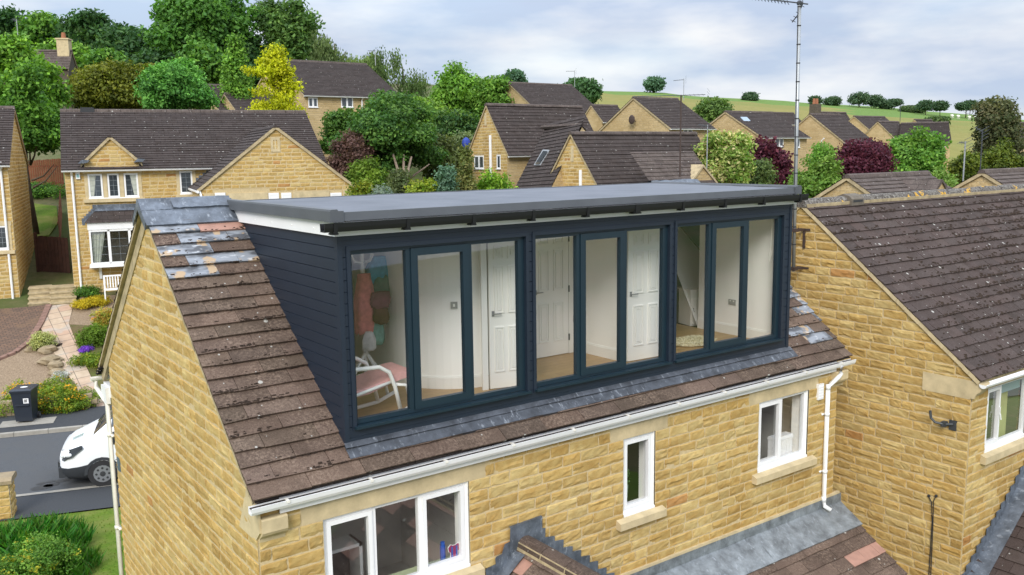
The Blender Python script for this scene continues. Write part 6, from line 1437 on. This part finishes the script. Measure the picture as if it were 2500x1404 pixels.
hfit('distant_house', 'distant roof line behind the skylight house', 1900, 300, 95, 0, 1850, 275, 1960, group=FH)
hfit('distant_house', 'distant roof between dished gable and skylight house', 1745, 296, 90, 0, 1700, 266, 1790, group=FH)
hfit('edge_house', 'stone house cut by the right picture edge behind the cypress', 2488, 330, 66, 0, 2440, 300, 2640)
O = A(2196, 347, 80); fe = Fr((O.x, O.y, 0), rad(-60)); We = ufit(fe, 2320, O.z); a, c_ = .5, 20.
for _ in range(40):
    m_ = (a+c_)/2
    if proj(fe(We, m_, O.z))[0] < 2380: a = m_
    else: c_ = m_
De = a; zr = zat(fe(We, De/2, 0), 299); (p, z1), (q, z0) = fe.uz(2283, 352), fe.uz(2307, 372)
far_house('turned_house', 'house turned sideways showing its right gable beside the cypress', O-V3(0, 0, 5), rad(-60), We, De, O.z, zr, O.z-5, .21, 'tile_far', True, [(p, z0, q, z1, (0, .5, 1), '')])
h14, f14 = hfit('near_low_house', 'low stone building with brick red striped roof behind the lichened ridge', 2142, 482, 27, 0, 2000, 432, 2330, 3., tile='tile_pale')
fg = Fr(f14(0, -.6, 0), 0); pa, pl, pr = fg.uz(2298, 438), fg.uz(2278, 470), fg.uz(2315, 470); b = MB(fg); b.poly([(pl[0], 0, pl[1]-.5), (pr[0], 0, pr[1]-.5), (pr[0], 0, pr[1]), (pa[0], 0, pa[1]), (pl[0], 0, pl[1])]); b.build('small_gable', M['stone_far'], h14)
b = MB(fg)
for p_, q_ in ((pl, pa), (pa, pr)): b.poly([(p_[0], -.05, p_[1]), (q_[0], -.05, q_[1]), (q_[0], 2., q_[1]+.03), (p_[0], 2., p_[1]+.03)]); b.poly([(p_[0], -.05, p_[1]-.08), (q_[0], -.05, q_[1]-.08), (q_[0], -.05, q_[1]+.02), (p_[0], -.05, p_[1]+.02)])
b.build('small_roof', M['tile_pale'], h14)
hfit('near_low_house', 'low stone gabled building behind the ridge at the right edge', 2458, 456, 29, 0, 2340, 420, 2600, 3., tile='tile_pale')
# dark cottage with a chimney at the upper left
O = A(70, 162, 76); fc = Fr((O.x, O.y, 0), rad(-28)); Wc = ufit(fc, 166, O.z); a, c_ = .5, 20.
for _ in range(40):
    m_ = (a+c_)/2
    if proj(fc(Wc, m_, O.z))[0] < 188: a = m_
    else: c_ = m_
Dc = a; zr = zat(fc(Wc, Dc/2, 0), 124); so = M['stone_far']; M['stone_far'] = M['darkstone']
ch_, _ = far_house('cottage', 'blackened stone cottage with a tall chimney among the wood trees', O-V3(0, 0, 5), rad(-28), Wc, Dc, O.z, zr, O.z-6, .3, 'tile_pale', True, gut=False)
M['stone_far'] = so
b = MB(fc); zc = zat(fc(Wc-.5, Dc/2, 0), 98); b.box(Wc-1.0, Dc/2-.45, zr-.6, Wc-.05, Dc/2+.45, zc); b.box(Wc-1.08, Dc/2-.52, zc, Wc+.02, Dc/2+.52, zc+.12); co = b.build('chimney', M['ashlar'], ch_)
b = MB(fc); b.tube([(Wc-.52, Dc/2, zc+.1), (Wc-.52, Dc/2, zc+.62)], [.2, .15], 10); b.build('chimney_pot', plain('terracotta', (.30, .12, .06), .9), co)
hfit('upper_outbuilding', 'small weathered stone roof left of the olive tree', 228, 182, 84, rad(-10), 205, 160, 285, 3, tile='tile_pale', gut=False)
# chimney with pots on the field edge
c = A(1990, 275, 98); b = MB(); b.box(c.x-.5, c.y-.4, c.z-2.5, c.x+.5, c.y+.4, c.z+.9)
cp = empty('chimney_stack', (c.x, c.y, c.z-2.5), 'dark chimney stack with red pots rising over the distant roofs', 'chimney'); b.build('stack', M['darkstone'], cp)
for d in (-.25, .25): b = MB(); b.tube([(c.x+d, c.y, c.z+.9), (c.x+d, c.y, c.z+1.5)], [.17, .13], 8); b.build('pot', bpy.data.materials['terracotta'], cp)
# ------------------------------------------------------------------ aerials on the other roofs
AG = 'television aerials on the rooftops'
def mast(px, yt, yb, dep, label, boom=None, r=.022, mat='alu', cross=True):
    p0 = A(px, yb, dep); z1 = zat(p0, yt); o = empty('roof_aerial', p0, label, 'aerial', AG)
    b = MB(); b.tube([p0, V3(p0.x, p0.y, z1)], r, 6); b.build('mast', M[mat], o)
    if boom:
        x1, y1, n = boom[:3]; e = A(x1, y1, dep); s = A(*boom[3], dep) if len(boom) > 3 else V3(p0.x, p0.y, z1-.06); b = MB(); b.tube([s, e], .014, 5); d = (e-s).normalized(); sd_ = V3(d.y, -d.x, 0)+V3(0, 0, .35); L_ = (e-s).length
        for i in range(n): q = s.lerp(e, (i+.6)/n); b.tube([q-sd_*.13, q+sd_*.13], .007, 4)
        for dz in (-.18, -.06, .06, .18): q = s-d*.12+V3(0, 0, dz); b.tube([q-sd_*.2, q+sd_*.2], .007, 4)
        b.build('antenna', M['dark_metal'], o)
mast(1660, 232, 432, 36, 'rusty mast with a long toothed aerial above the mossy roof', (1545, 236, 17, (1722, 231)), .034, 'rust')
mast(1669, 192, 245, 56, 'thin white mast on the dished gable house', (1644, 197, 6), .022)
mast(1403, 172, 212, 72, 'thin mast in front of the dark dome tree', (1382, 174, 5), .022)
mast(917, 122, 160, 60, 'small aerial on the ridge of the upper house', (898, 124, 5), .022)
mast(2350, 345, 462, 31, 'left slim grey mast behind the lichened ridge', (2342, 347, 3), .026)
mast(2390, 318, 462, 31.5, 'right slim dark mast behind the lichened ridge', (2380, 310, 3), .022, 'dark_metal')
mast(2197, 250, 300, 90, 'dark thin mast rising over the distant roofs', None, .03, 'dark_metal')
mast(1725, 305, 440, 39, 'thin pole in front of the small stone gable', (1705, 304, 5), .022)
mast(44, 48, 90, 46, 'small aerial in the trees at the upper left', (30, 46, 4), .02)
# sheep on the pasture
for i, (x, y) in enumerate([(2326, 266), (2341, 267), (2368, 271), (2384, 272), (2393, 273)]):
    p = A(x, y, 205); p.z = ground(p.x, p.y); b = MB(); b.blob((p.x, p.y, p.z+.62), (.55, .3, .33), 8, 6); b.blob((p.x-.6, p.y, p.z+.78), (.2, .13, .15), 6, 4)
    for dx in (-.3, .3):
        for dy in (-.12, .12): b.tube([(p.x+dx, p.y+dy, p.z+.4), (p.x+dx, p.y+dy, p.z)], .05, 4)
    tag(b.build('sheep', M['curtain'] if i == 9 else M['pvc_cream'], None, True), 'white sheep grazing on the far green pasture', 'sheep', 'sheep grazing on the far green pasture')
# ------------------------------------------------------------------ between the two opposite houses
gpoly('side_lawn', [(60, 585), (120, 577), (142, 545), (138, 505), (74, 498), (50, 500)], .05, M['grass'])
def upright(name, label, cat, px0, py0, px1, py1, h, mat, n, tilt=0., group=None):
    P0, P1 = onground(px0, py0), onground(px1, py1); o = empty(name, P0, label, cat, group); d = (P1-P0); L_ = Vector((d.x, d.y, 0)).length; f = Fr((P0.x, P0.y, 0), math.atan2(d.y, d.x)); r = random.Random(n)
    b = MB(f)
    for i in range(n):
        z = lerp(P0.z, P1.z, i/n); b.box(i*L_/n+.006, r.uniform(-.006, .006), z+.02, (i+1)*L_/n-.006, .022, z+h+r.uniform(-.02, .02))
    b.build('boards', mat, o); b = MB(f)
    for q in (.25, .8): b.prism([(.022, lerp(P0.z, P0.z, 1)+h*q), (.06, P0.z+h*q), (.06, P0.z+h*q+.08), (.022, P0.z+h*q+.08)], .02, L_-.02)
    b.build('rail', mat, o); return o, f, P0, L_
upright('fence', 'tall red brown board fence at the end of the side lawn', 'fence', 62, 470, 158, 462, 1.75, M['timber'], 18)
go, gf, gp, gl = upright('garden_gate', 'dark brown slatted garden gate between the two houses', 'gate', 96, 664, 172, 668, 1.55, M['timber_dark'], 9)
b = MB(gf); b.box(-.1, -.03, gp.z, -.0, .08, gp.z+1.7); b.build('post', M['timber_dark'], go); b = MB(gf); b.box(.05, -.03, gp.z+.9, .7, -.008, gp.z+.96); b.box(.05, -.03, gp.z+.3, .7, -.008, gp.z+.36); b.build('ledge', M['timber_dark'], go)
upright('fence', 'dark red fence running beside the side lawn', 'fence', 148, 600, 152, 520, 1.3, M['timber'], 10)
def steps(px0, py0, px1, n, rise, going, label):
    P0, P1 = onground(px0, py0), onground(px1, py0); f = Fr((P0.x, P0.y, P0.z-.05), OY); wd = (P1-P0).length; b = MB(f)
    for i in range(n): b.box(0, i*going, 0, wd, n*going+.5, (i+1)*rise-.05); b.box(-.03, i*going-.03, (i+1)*rise-.049, wd+.03, n*going+.5, (i+1)*rise)
    tag(b.build('stone_steps', M['dirty_ashlar']), label, 'steps')
steps(70, 748, 121, 4, .16, .28, 'darker left flight of stone steps beside the house corner'); steps(124, 748, 184, 4, .17, .26, 'paler right flight of stone steps at the top of the path')
bp = onground(292, 728); f = Fr((bp.x-.55, bp.y, bp.z), OY); bn = empty('garden_bench', bp, 'white slatted garden bench against the opposite house wall', 'bench')
b = MB(f); 
for i in range(5): b.box(0, -.5+i*.1, .42, 1.25, -.42+i*.1, .45)
b.build('seat', M['pvc'], bn); b = MB(f); b.box(0, .02, .9, 1.25, .06, .96)
for i in range(13): b.box(.03+i*.097, .03, .46, .07+i*.097, .05, .9)
b.build('backrest', M['pvc'], bn)
for x in (.0, 1.20):
    for y in (-.5, .02): b = MB(f); b.box(x, y, 0, x+.05, y+.05, .419 if y < 0 else .9); b.build('leg', M['pvc'], bn)
    b = MB(f); b.box(x, -.5, .62, x+.05, .02, .66); b.build('arm', M['pvc'], bn)
# garden plants
def bush(name, label, px, py, w_, h_, cols, n, leaf, seed, cat='shrub', group='plants in the opposite garden', flowers=None):
    p = onground(px, py); o = empty(name, p, label, cat, group); r = random.Random(seed)
    lb = [(r.uniform(-.3, .3)*w_, r.uniform(-.3, .3)*w_, h_*r.uniform(.2, .5), w_*r.uniform(.2, .32), w_*r.uniform(.2, .32), h_*r.uniform(.4, .55)) for _ in range(7)]
    me = leaf_mesh('foliage', lb, n, leaf, cols, seed, .6); k = bpy.data.objects.new('foliage', me); COL.objects.link(k); k.parent = o
    if flowers: me = leaf_mesh('flowers', lb, n//9, leaf*.9, flowers, seed+1, 1., .9, 0., shell=.06); k = bpy.data.objects.new('flowers', me); COL.objects.link(k); k.parent = o
YEL = [(.11, .12, .005), (.18, .18, .008), (.24, .23, .014)]; YG = [(.035, .09, .008), (.065, .13, .012), (.12, .17, .016)]
bush('flowering_bush', 'green bush dotted with yellow flowers behind the wheelie bin', 108, 992, 2.3, .95, YG[:2]+[(.12, .17, .015)], 5500, .055, 1, flowers=[(.24, .21, .008), (.28, .17, .008)])
bush('flowering_bush', 'low yellow green plant spilling over the dry stone wall', 188, 998, 1.5, .6, YG, 3000, .05, 2)
bush('flowering_bush', 'yellow green plant left of the wheelie bin', 12, 1005, 1.4, .45, YG, 2200, .05, 3)
bush('low_plant', 'bright yellow ground plant beside the house downpipe', 218, 742, 1.4, .28, YEL, 2600, .05, 4)
bush('low_plant', 'dark green plant just above the bright yellow plant', 218, 722, 1.0, .4, GREEN, 1600, .05, 5)
bush('low_plant', 'bright yellow green mound beside the lower path', 226, 895, 1.5, .45, YEL[:1]+YG, 2600, .05, 6)
bush('low_plant', 'small mound of purple flowers by the path', 213, 856, .55, .22, [(.07, .03, .28), (.13, .06, .40)], 1400, .03, 7)
bush('garden_shrub', 'loose green shrub above the purple flowers', 246, 845, 1.5, .9, YG[:2], 2800, .06, 8)
bush('garden_shrub', 'red tinged shrub near the gable verge', 258, 795, 1.0, .8, [(.09, .14, .02), (.20, .22, .03), (.25, .09, .03)], 1800, .05, 9)
bush('garden_shrub', 'pale green variegated shrub by the driveway edge', 92, 848, 1.0, .6, [(.12, .18, .06), (.24, .30, .12)], 2000, .05, 10)
bush('low_plant', 'pale white flowered plant above the dry stone wall', 149, 928, .5, .3, [(.17, .23, .22), (.25, .31, .33)], 900, .04, 11)
bush('ivy', 'green creeper growing at the foot of the tall fence', 120, 476, 3., .8, GREEN, 2200, .09, 12, 'creeper')
# ------------------------------------------------------------------ wheelie bin
bp = onz(66, 1027, RZ+.09); f = Fr((bp.x, bp.y, RZ+.092), QA-.12); wb = empty('wheelie_bin', (bp.x, bp.y, RZ+.092), 'dark blue wheelie bin standing on the far pavement', 'bin')
b = MB(f)
def ringb(w_, d_, z, o=0.): return [(-w_/2, -d_/2+o, z), (w_/2, -d_/2+o, z), (w_/2, d_/2+o, z), (-w_/2, d_/2+o, z)]
R0, R1 = ringb(.46, .52, .05, .02), ringb(.56, .68, .98)
for i in range(4): b.poly([R0[i], R0[(i+1) % 4], R1[(i+1) % 4], R1[i]])
b.poly(R0[::-1]); b.box(-.30, -.36, .95, .30, .36, .99); b.box(-.2, -.345, .55, .2, -.30, .58); b.build('body', M['bin'], wb)
b = MB(f); R0, R1, R2 = ringb(.62, .78, .995), ringb(.62, .78, 1.03), ringb(.46, .58, 1.07)
for A_, B_ in ((R0, R1), (R1, R2)):
    for i in range(4): b.poly([A_[i], A_[(i+1) % 4], B_[(i+1) % 4], B_[i]])
b.poly(R2); b.poly(R0[::-1]); b.tube([(-.25, .42, 1.0), (.25, .42, 1.0)], .018, 6); lo_ = b.build('lid', M['bin'], wb)
b = MB(f); b.blob((.02, -.05, 1.072), (.11, .08, .008), 10, 4); b.build('pale_mark', M['pvc'], lo_)
for x in (-.27, .27):
    b = MB(f); b.tube([(x-.03, .27, .10), (x+.03, .27, .10)], .10, 14); wo = b.build('wheel', M['rubber'], wb); b = MB(f); b.tube([(x-.035, .27, .10), (x+.035, .27, .10)], .045, 10); b.build('hub', M['rim'], wo)
b = MB(f); b.poly([(.05, -.322, .62), (.20, -.322, .62), (.20, -.333, .78), (.05, -.333, .78)]); lbp = b.build('number_label', M['pvc'], wb)
b = MB(f)
for x in (.085, .135): b.box(x, -.337, .66, x+.012, -.331, .74); b.box(x, -.337, .735, x+.035, -.331, .747)
b.box(.085+.035-.01, -.337, .66, .085+.035, -.331, .735); b.build('digits', M['rubber'], lbp)
# ------------------------------------------------------------------ white van
wp = onz(243, 1189, RZ); vo = wp-QT*.88+QN*1.0; f = Fr((vo.x, vo.y, RZ), QA); van = empty('van', (vo.x, vo.y, RZ), 'white van parked on the road nose to the left behind the gable', 'van')
SEC = [(.0, .42, .78, .68, .62), (.05, .28, .92, .80, .72), (.20, .22, 1.00, .90, .80), (.45, .20, 1.10, .96, .84), (.68, .20, 1.20, .98, .86), (.80, .20, 1.26, .98, .88), (1.25, .20, 1.62, .98, .84), (1.72, .20, 1.93, .98, .80), (2.2, .20, 1.98, .98, .80), (3.6, .20, 1.99, .98, .80), (4.85, .22, 1.97, .97, .79), (5.0, .35, 1.90, .93, .77)]
b = MB(f); RG = []
for x, zb, zt, hw, tw in SEC:
    be = min(zt-.06, 1.15); h_ = [(-hw*.86, zb), (-hw*.985, zb+.12), (-hw, zb+(be-zb)*.42), (-hw, zb+(be-zb)*.62), (-hw*.985, be), (-lerp(hw, tw, .75), lerp(be, zt, .75)), (-tw*.86, zt-.005), (-tw*.45, zt+.02)]
    RG.append([(x, y, z) for y, z in h_]+[(x, 0, zt+.03)]+[(x, -y, z) for y, z in reversed(h_)])
nn_ = len(RG[0])
for i in range(len(RG)-1):
    for k_ in range(nn_-1):
        m_ = 0; x0 = SEC[i][0]; kk = min(k_, nn_-2-k_)
        if x0 < .9 and kk <= 1: m_ = 1
        if x0 >= .9 and kk == 0: m_ = 1
        if .75 < x0 < 1.6 and kk >= 6: m_ = 2
        if 1.2 < x0 < 2.3 and kk in (4, 5): m_ = 2
        b.poly([RG[i][k_], RG[i+1][k_], RG[i+1][k_+1], RG[i][k_+1]], m_)
    b.poly([RG[i][0], RG[i][-1], RG[i+1][-1], RG[i+1][0]], 1)
b.poly(RG[0], 1); b.poly(RG[-1][::-1])
b.build('body', [M['car'], M['bumper'], M['far_glass']], van, True)
b = MB(f); b.box(-.06, -.60, .30, .10, .60, .62); b.box(-.03, -.78, .26, .15, .78, .52)
for i in range(4): b.box(-.066, -.5, .34+i*.07, -.058, .5, .37+i*.07)
b.build('bumper', M['bumper'], van)
for s_ in (-1, 1):
    b = MB(f); P_ = [(.045, s_*.60, .80), (.13, s_*.86, .70), (.34, s_*.965, .80), (.62, s_*.985, 1.00), (.60, s_*.965, 1.08), (.34, s_*.90, .99), (.12, s_*.66, .93)]
    ctr = V3(.30, s_*.80, .87); P_ = [V3(*q)+V3(-.035, s_*.03, .02) for q in P_]
    for q in range(len(P_)): a_, c_ = P_[q], P_[(q+1) % len(P_)]; b.poly([a_, c_, V3(.30, s_*.965, .90)]); b.poly([a_, c_, ctr])
    ho = b.build('headlight', plain('dark_headlamp', (.03, .035, .04), .08), van)
    b = MB(f); b.blob((.10, s_*.80, .83), (.06, .07, .06), 8, 5); b.blob((.25, s_*.955, .87), (.10, .04, .05), 8, 5); b.build('lamp', plain('bright_lamp', (.75, .78, .8), .1), ho)
    for xw in (.98, 3.9):
        b = MB(f); b.tube([(xw, s_*.79, .33), (xw, s_*1.0, .33)], .335, 22); wo = b.build('wheel', M['rubber'], van)
        b = MB(f); b.tube([(xw, s_*.99, .33), (xw, s_*1.012, .33)], .215, 16); 
        for k_ in range(8): a_ = k_*math.pi/4; b.blob((xw+.145*math.cos(a_), s_*1.014, .33+.145*math.sin(a_)), (.03, .006, .03), 6, 4, 1)
        b.blob((xw, s_*1.014, .33), (.07, .01, .07), 8, 4, 1); b.build('rim', [M['rim'], M['dark']], wo)
        b = MB(f)
        arch = [(xw+.42*math.cos(a_), .33+.42*math.sin(a_)) for a_ in [math.pi*q/10 for q in range(11)]]; inn = [(xw+.345*math.cos(a_), .33+.345*math.sin(a_)) for a_ in [math.pi*q/10 for q in range(11)]]
        for q in range(10): b.poly([(arch[q][0], s_*.992, arch[q][1]), (arch[q+1][0], s_*.992, arch[q+1][1]), (inn[q+1][0], s_*.992, inn[q+1][1]), (inn[q][0], s_*.992, inn[q][1])])
        b.build('wheel_arch', M['bumper'], van)
b = MB(f)
for y in (-.33, -.20):
    b.poly([(.26, y, 1.075), (.52, y, 1.175), (.52, y+.05, 1.175), (.26, y+.05, 1.075)])
b.build('bonnet_stripe', plain('green_stripe', (.01, .16, .12), .4), van)
for s_ in (-1, 1): b = MB(f); b.blob((1.30, s_*1.12, 1.24), (.09, .12, .17), 8, 6); b.build('mirror', M['bumper'], van)
b = MB(f); b.tube([(.86, -.5, 1.37), (.95, .15, 1.46)], .012, 5); b.tube([(.85, .05, 1.40), (.93, .62, 1.42)], .012, 5); b.build('wiper', M['rubber'], van)
# ------------------------------------------------------------------ near left corner of the garden
pc = onz(14, 1262, RZ); pf = Fr((pc.x-.35, pc.y+.0, 0), QA); zt = zat(pf(.2, 0, 0), 1185); sp = empty('gate_pier', (pc.x, pc.y, RZ), 'short stone garden pier with flat cap at the left edge', 'pier')
b = MB(); stone_wall(b, pf(0, 0, 0), pf.u, -pf.v, RZ-.1, zt, lambda z: (0, .48), (), 71, .17, .03); stone_wall(b, pf(.48, 0, 0), pf.v, pf.u, RZ-.1, zt, lambda z: (0, .48), (), 72, .17, .03); b.build('shaft', [M['stone'], M['mortar']], sp)
b = MB(pf); b.box(-.06, -.06, zt, .55, .55, zt+.08); b.prism([(-.06, zt+.08), (.55, zt+.08), (.45, zt+.14), (.04, zt+.14)], -.06, .55); b.build('cap', M['rubble'], sp)
def blades(px, py, w_, n, h0, h1, cols, seed, name, label, spread=1.):
    p = onz(px, py, RZ); o = empty(name, p, label, 'plant', 'plants on the near lawn'); r = random.Random(seed); b = MB()
    for i in range(n):
        a_, q = r.uniform(0, 6.28), math.sqrt(r.random())*w_; x, y = p.x+math.cos(a_)*q, p.y+math.sin(a_)*q*spread; h = r.uniform(h0, h1)*(1-.5*q/w_); d = V3(r.uniform(-.5, .5), r.uniform(-.5, .5), 1).normalized()*h; t = V3(math.cos(a_*3), math.sin(a_*3), 0)*h*.07; c_ = r.choice(cols); c_ = tuple(k_*r.uniform(.7, 1.3) for k_ in c_); s = V3(x, y, p.z)
        m_ = s+d*.55; e = s+d+V3(d.x, d.y, 0)*.5; b.poly([s-t*.5, s+t*.5, m_+t, m_-t], 0, None, c_); b.poly([m_-t, m_+t, e], 0, None, c_)
    b.build('foliage', M['leaf'], o); return o, p
blades(60, 1345, 1.25, 2600, .25, .75, [(.03, .12, .012), (.05, .17, .02), (.08, .21, .02)], 1, 'leafy_plant', 'dense dark green bladed plants on the near lawn', 1.)
blades(130, 1395, .85, 1500, .2, .6, [(.04, .14, .012), (.07, .19, .02)], 2, 'leafy_plant', 'dense green bladed plants nearest the gable corner', 1.)
p = onz(40, 1440, RZ); o = empty('flowering_plant', p, 'pale green plant with yellow green flower heads in the lower left corner', 'plant', 'plants on the near lawn')
lb = [(random.Random(i).uniform(-.8, .8), random.Random(i+9).uniform(-.6, .6), random.Random(i+5).uniform(.25, .75), .38, .38, .3) for i in range(9)]
me = leaf_mesh('foliage', lb, 5200, .045, [(.024, .085, .010), (.045, .125, .016), (.075, .165, .022)], 5, .7); k = bpy.data.objects.new('foliage', me); COL.objects.link(k); k.parent = o
me = leaf_mesh('flowers', lb, 420, .035, [(.14, .18, .01), (.20, .235, .02)], 6, 1., .9, 0., shell=.05); k = bpy.data.objects.new('flowers', me); COL.objects.link(k); k.parent = o
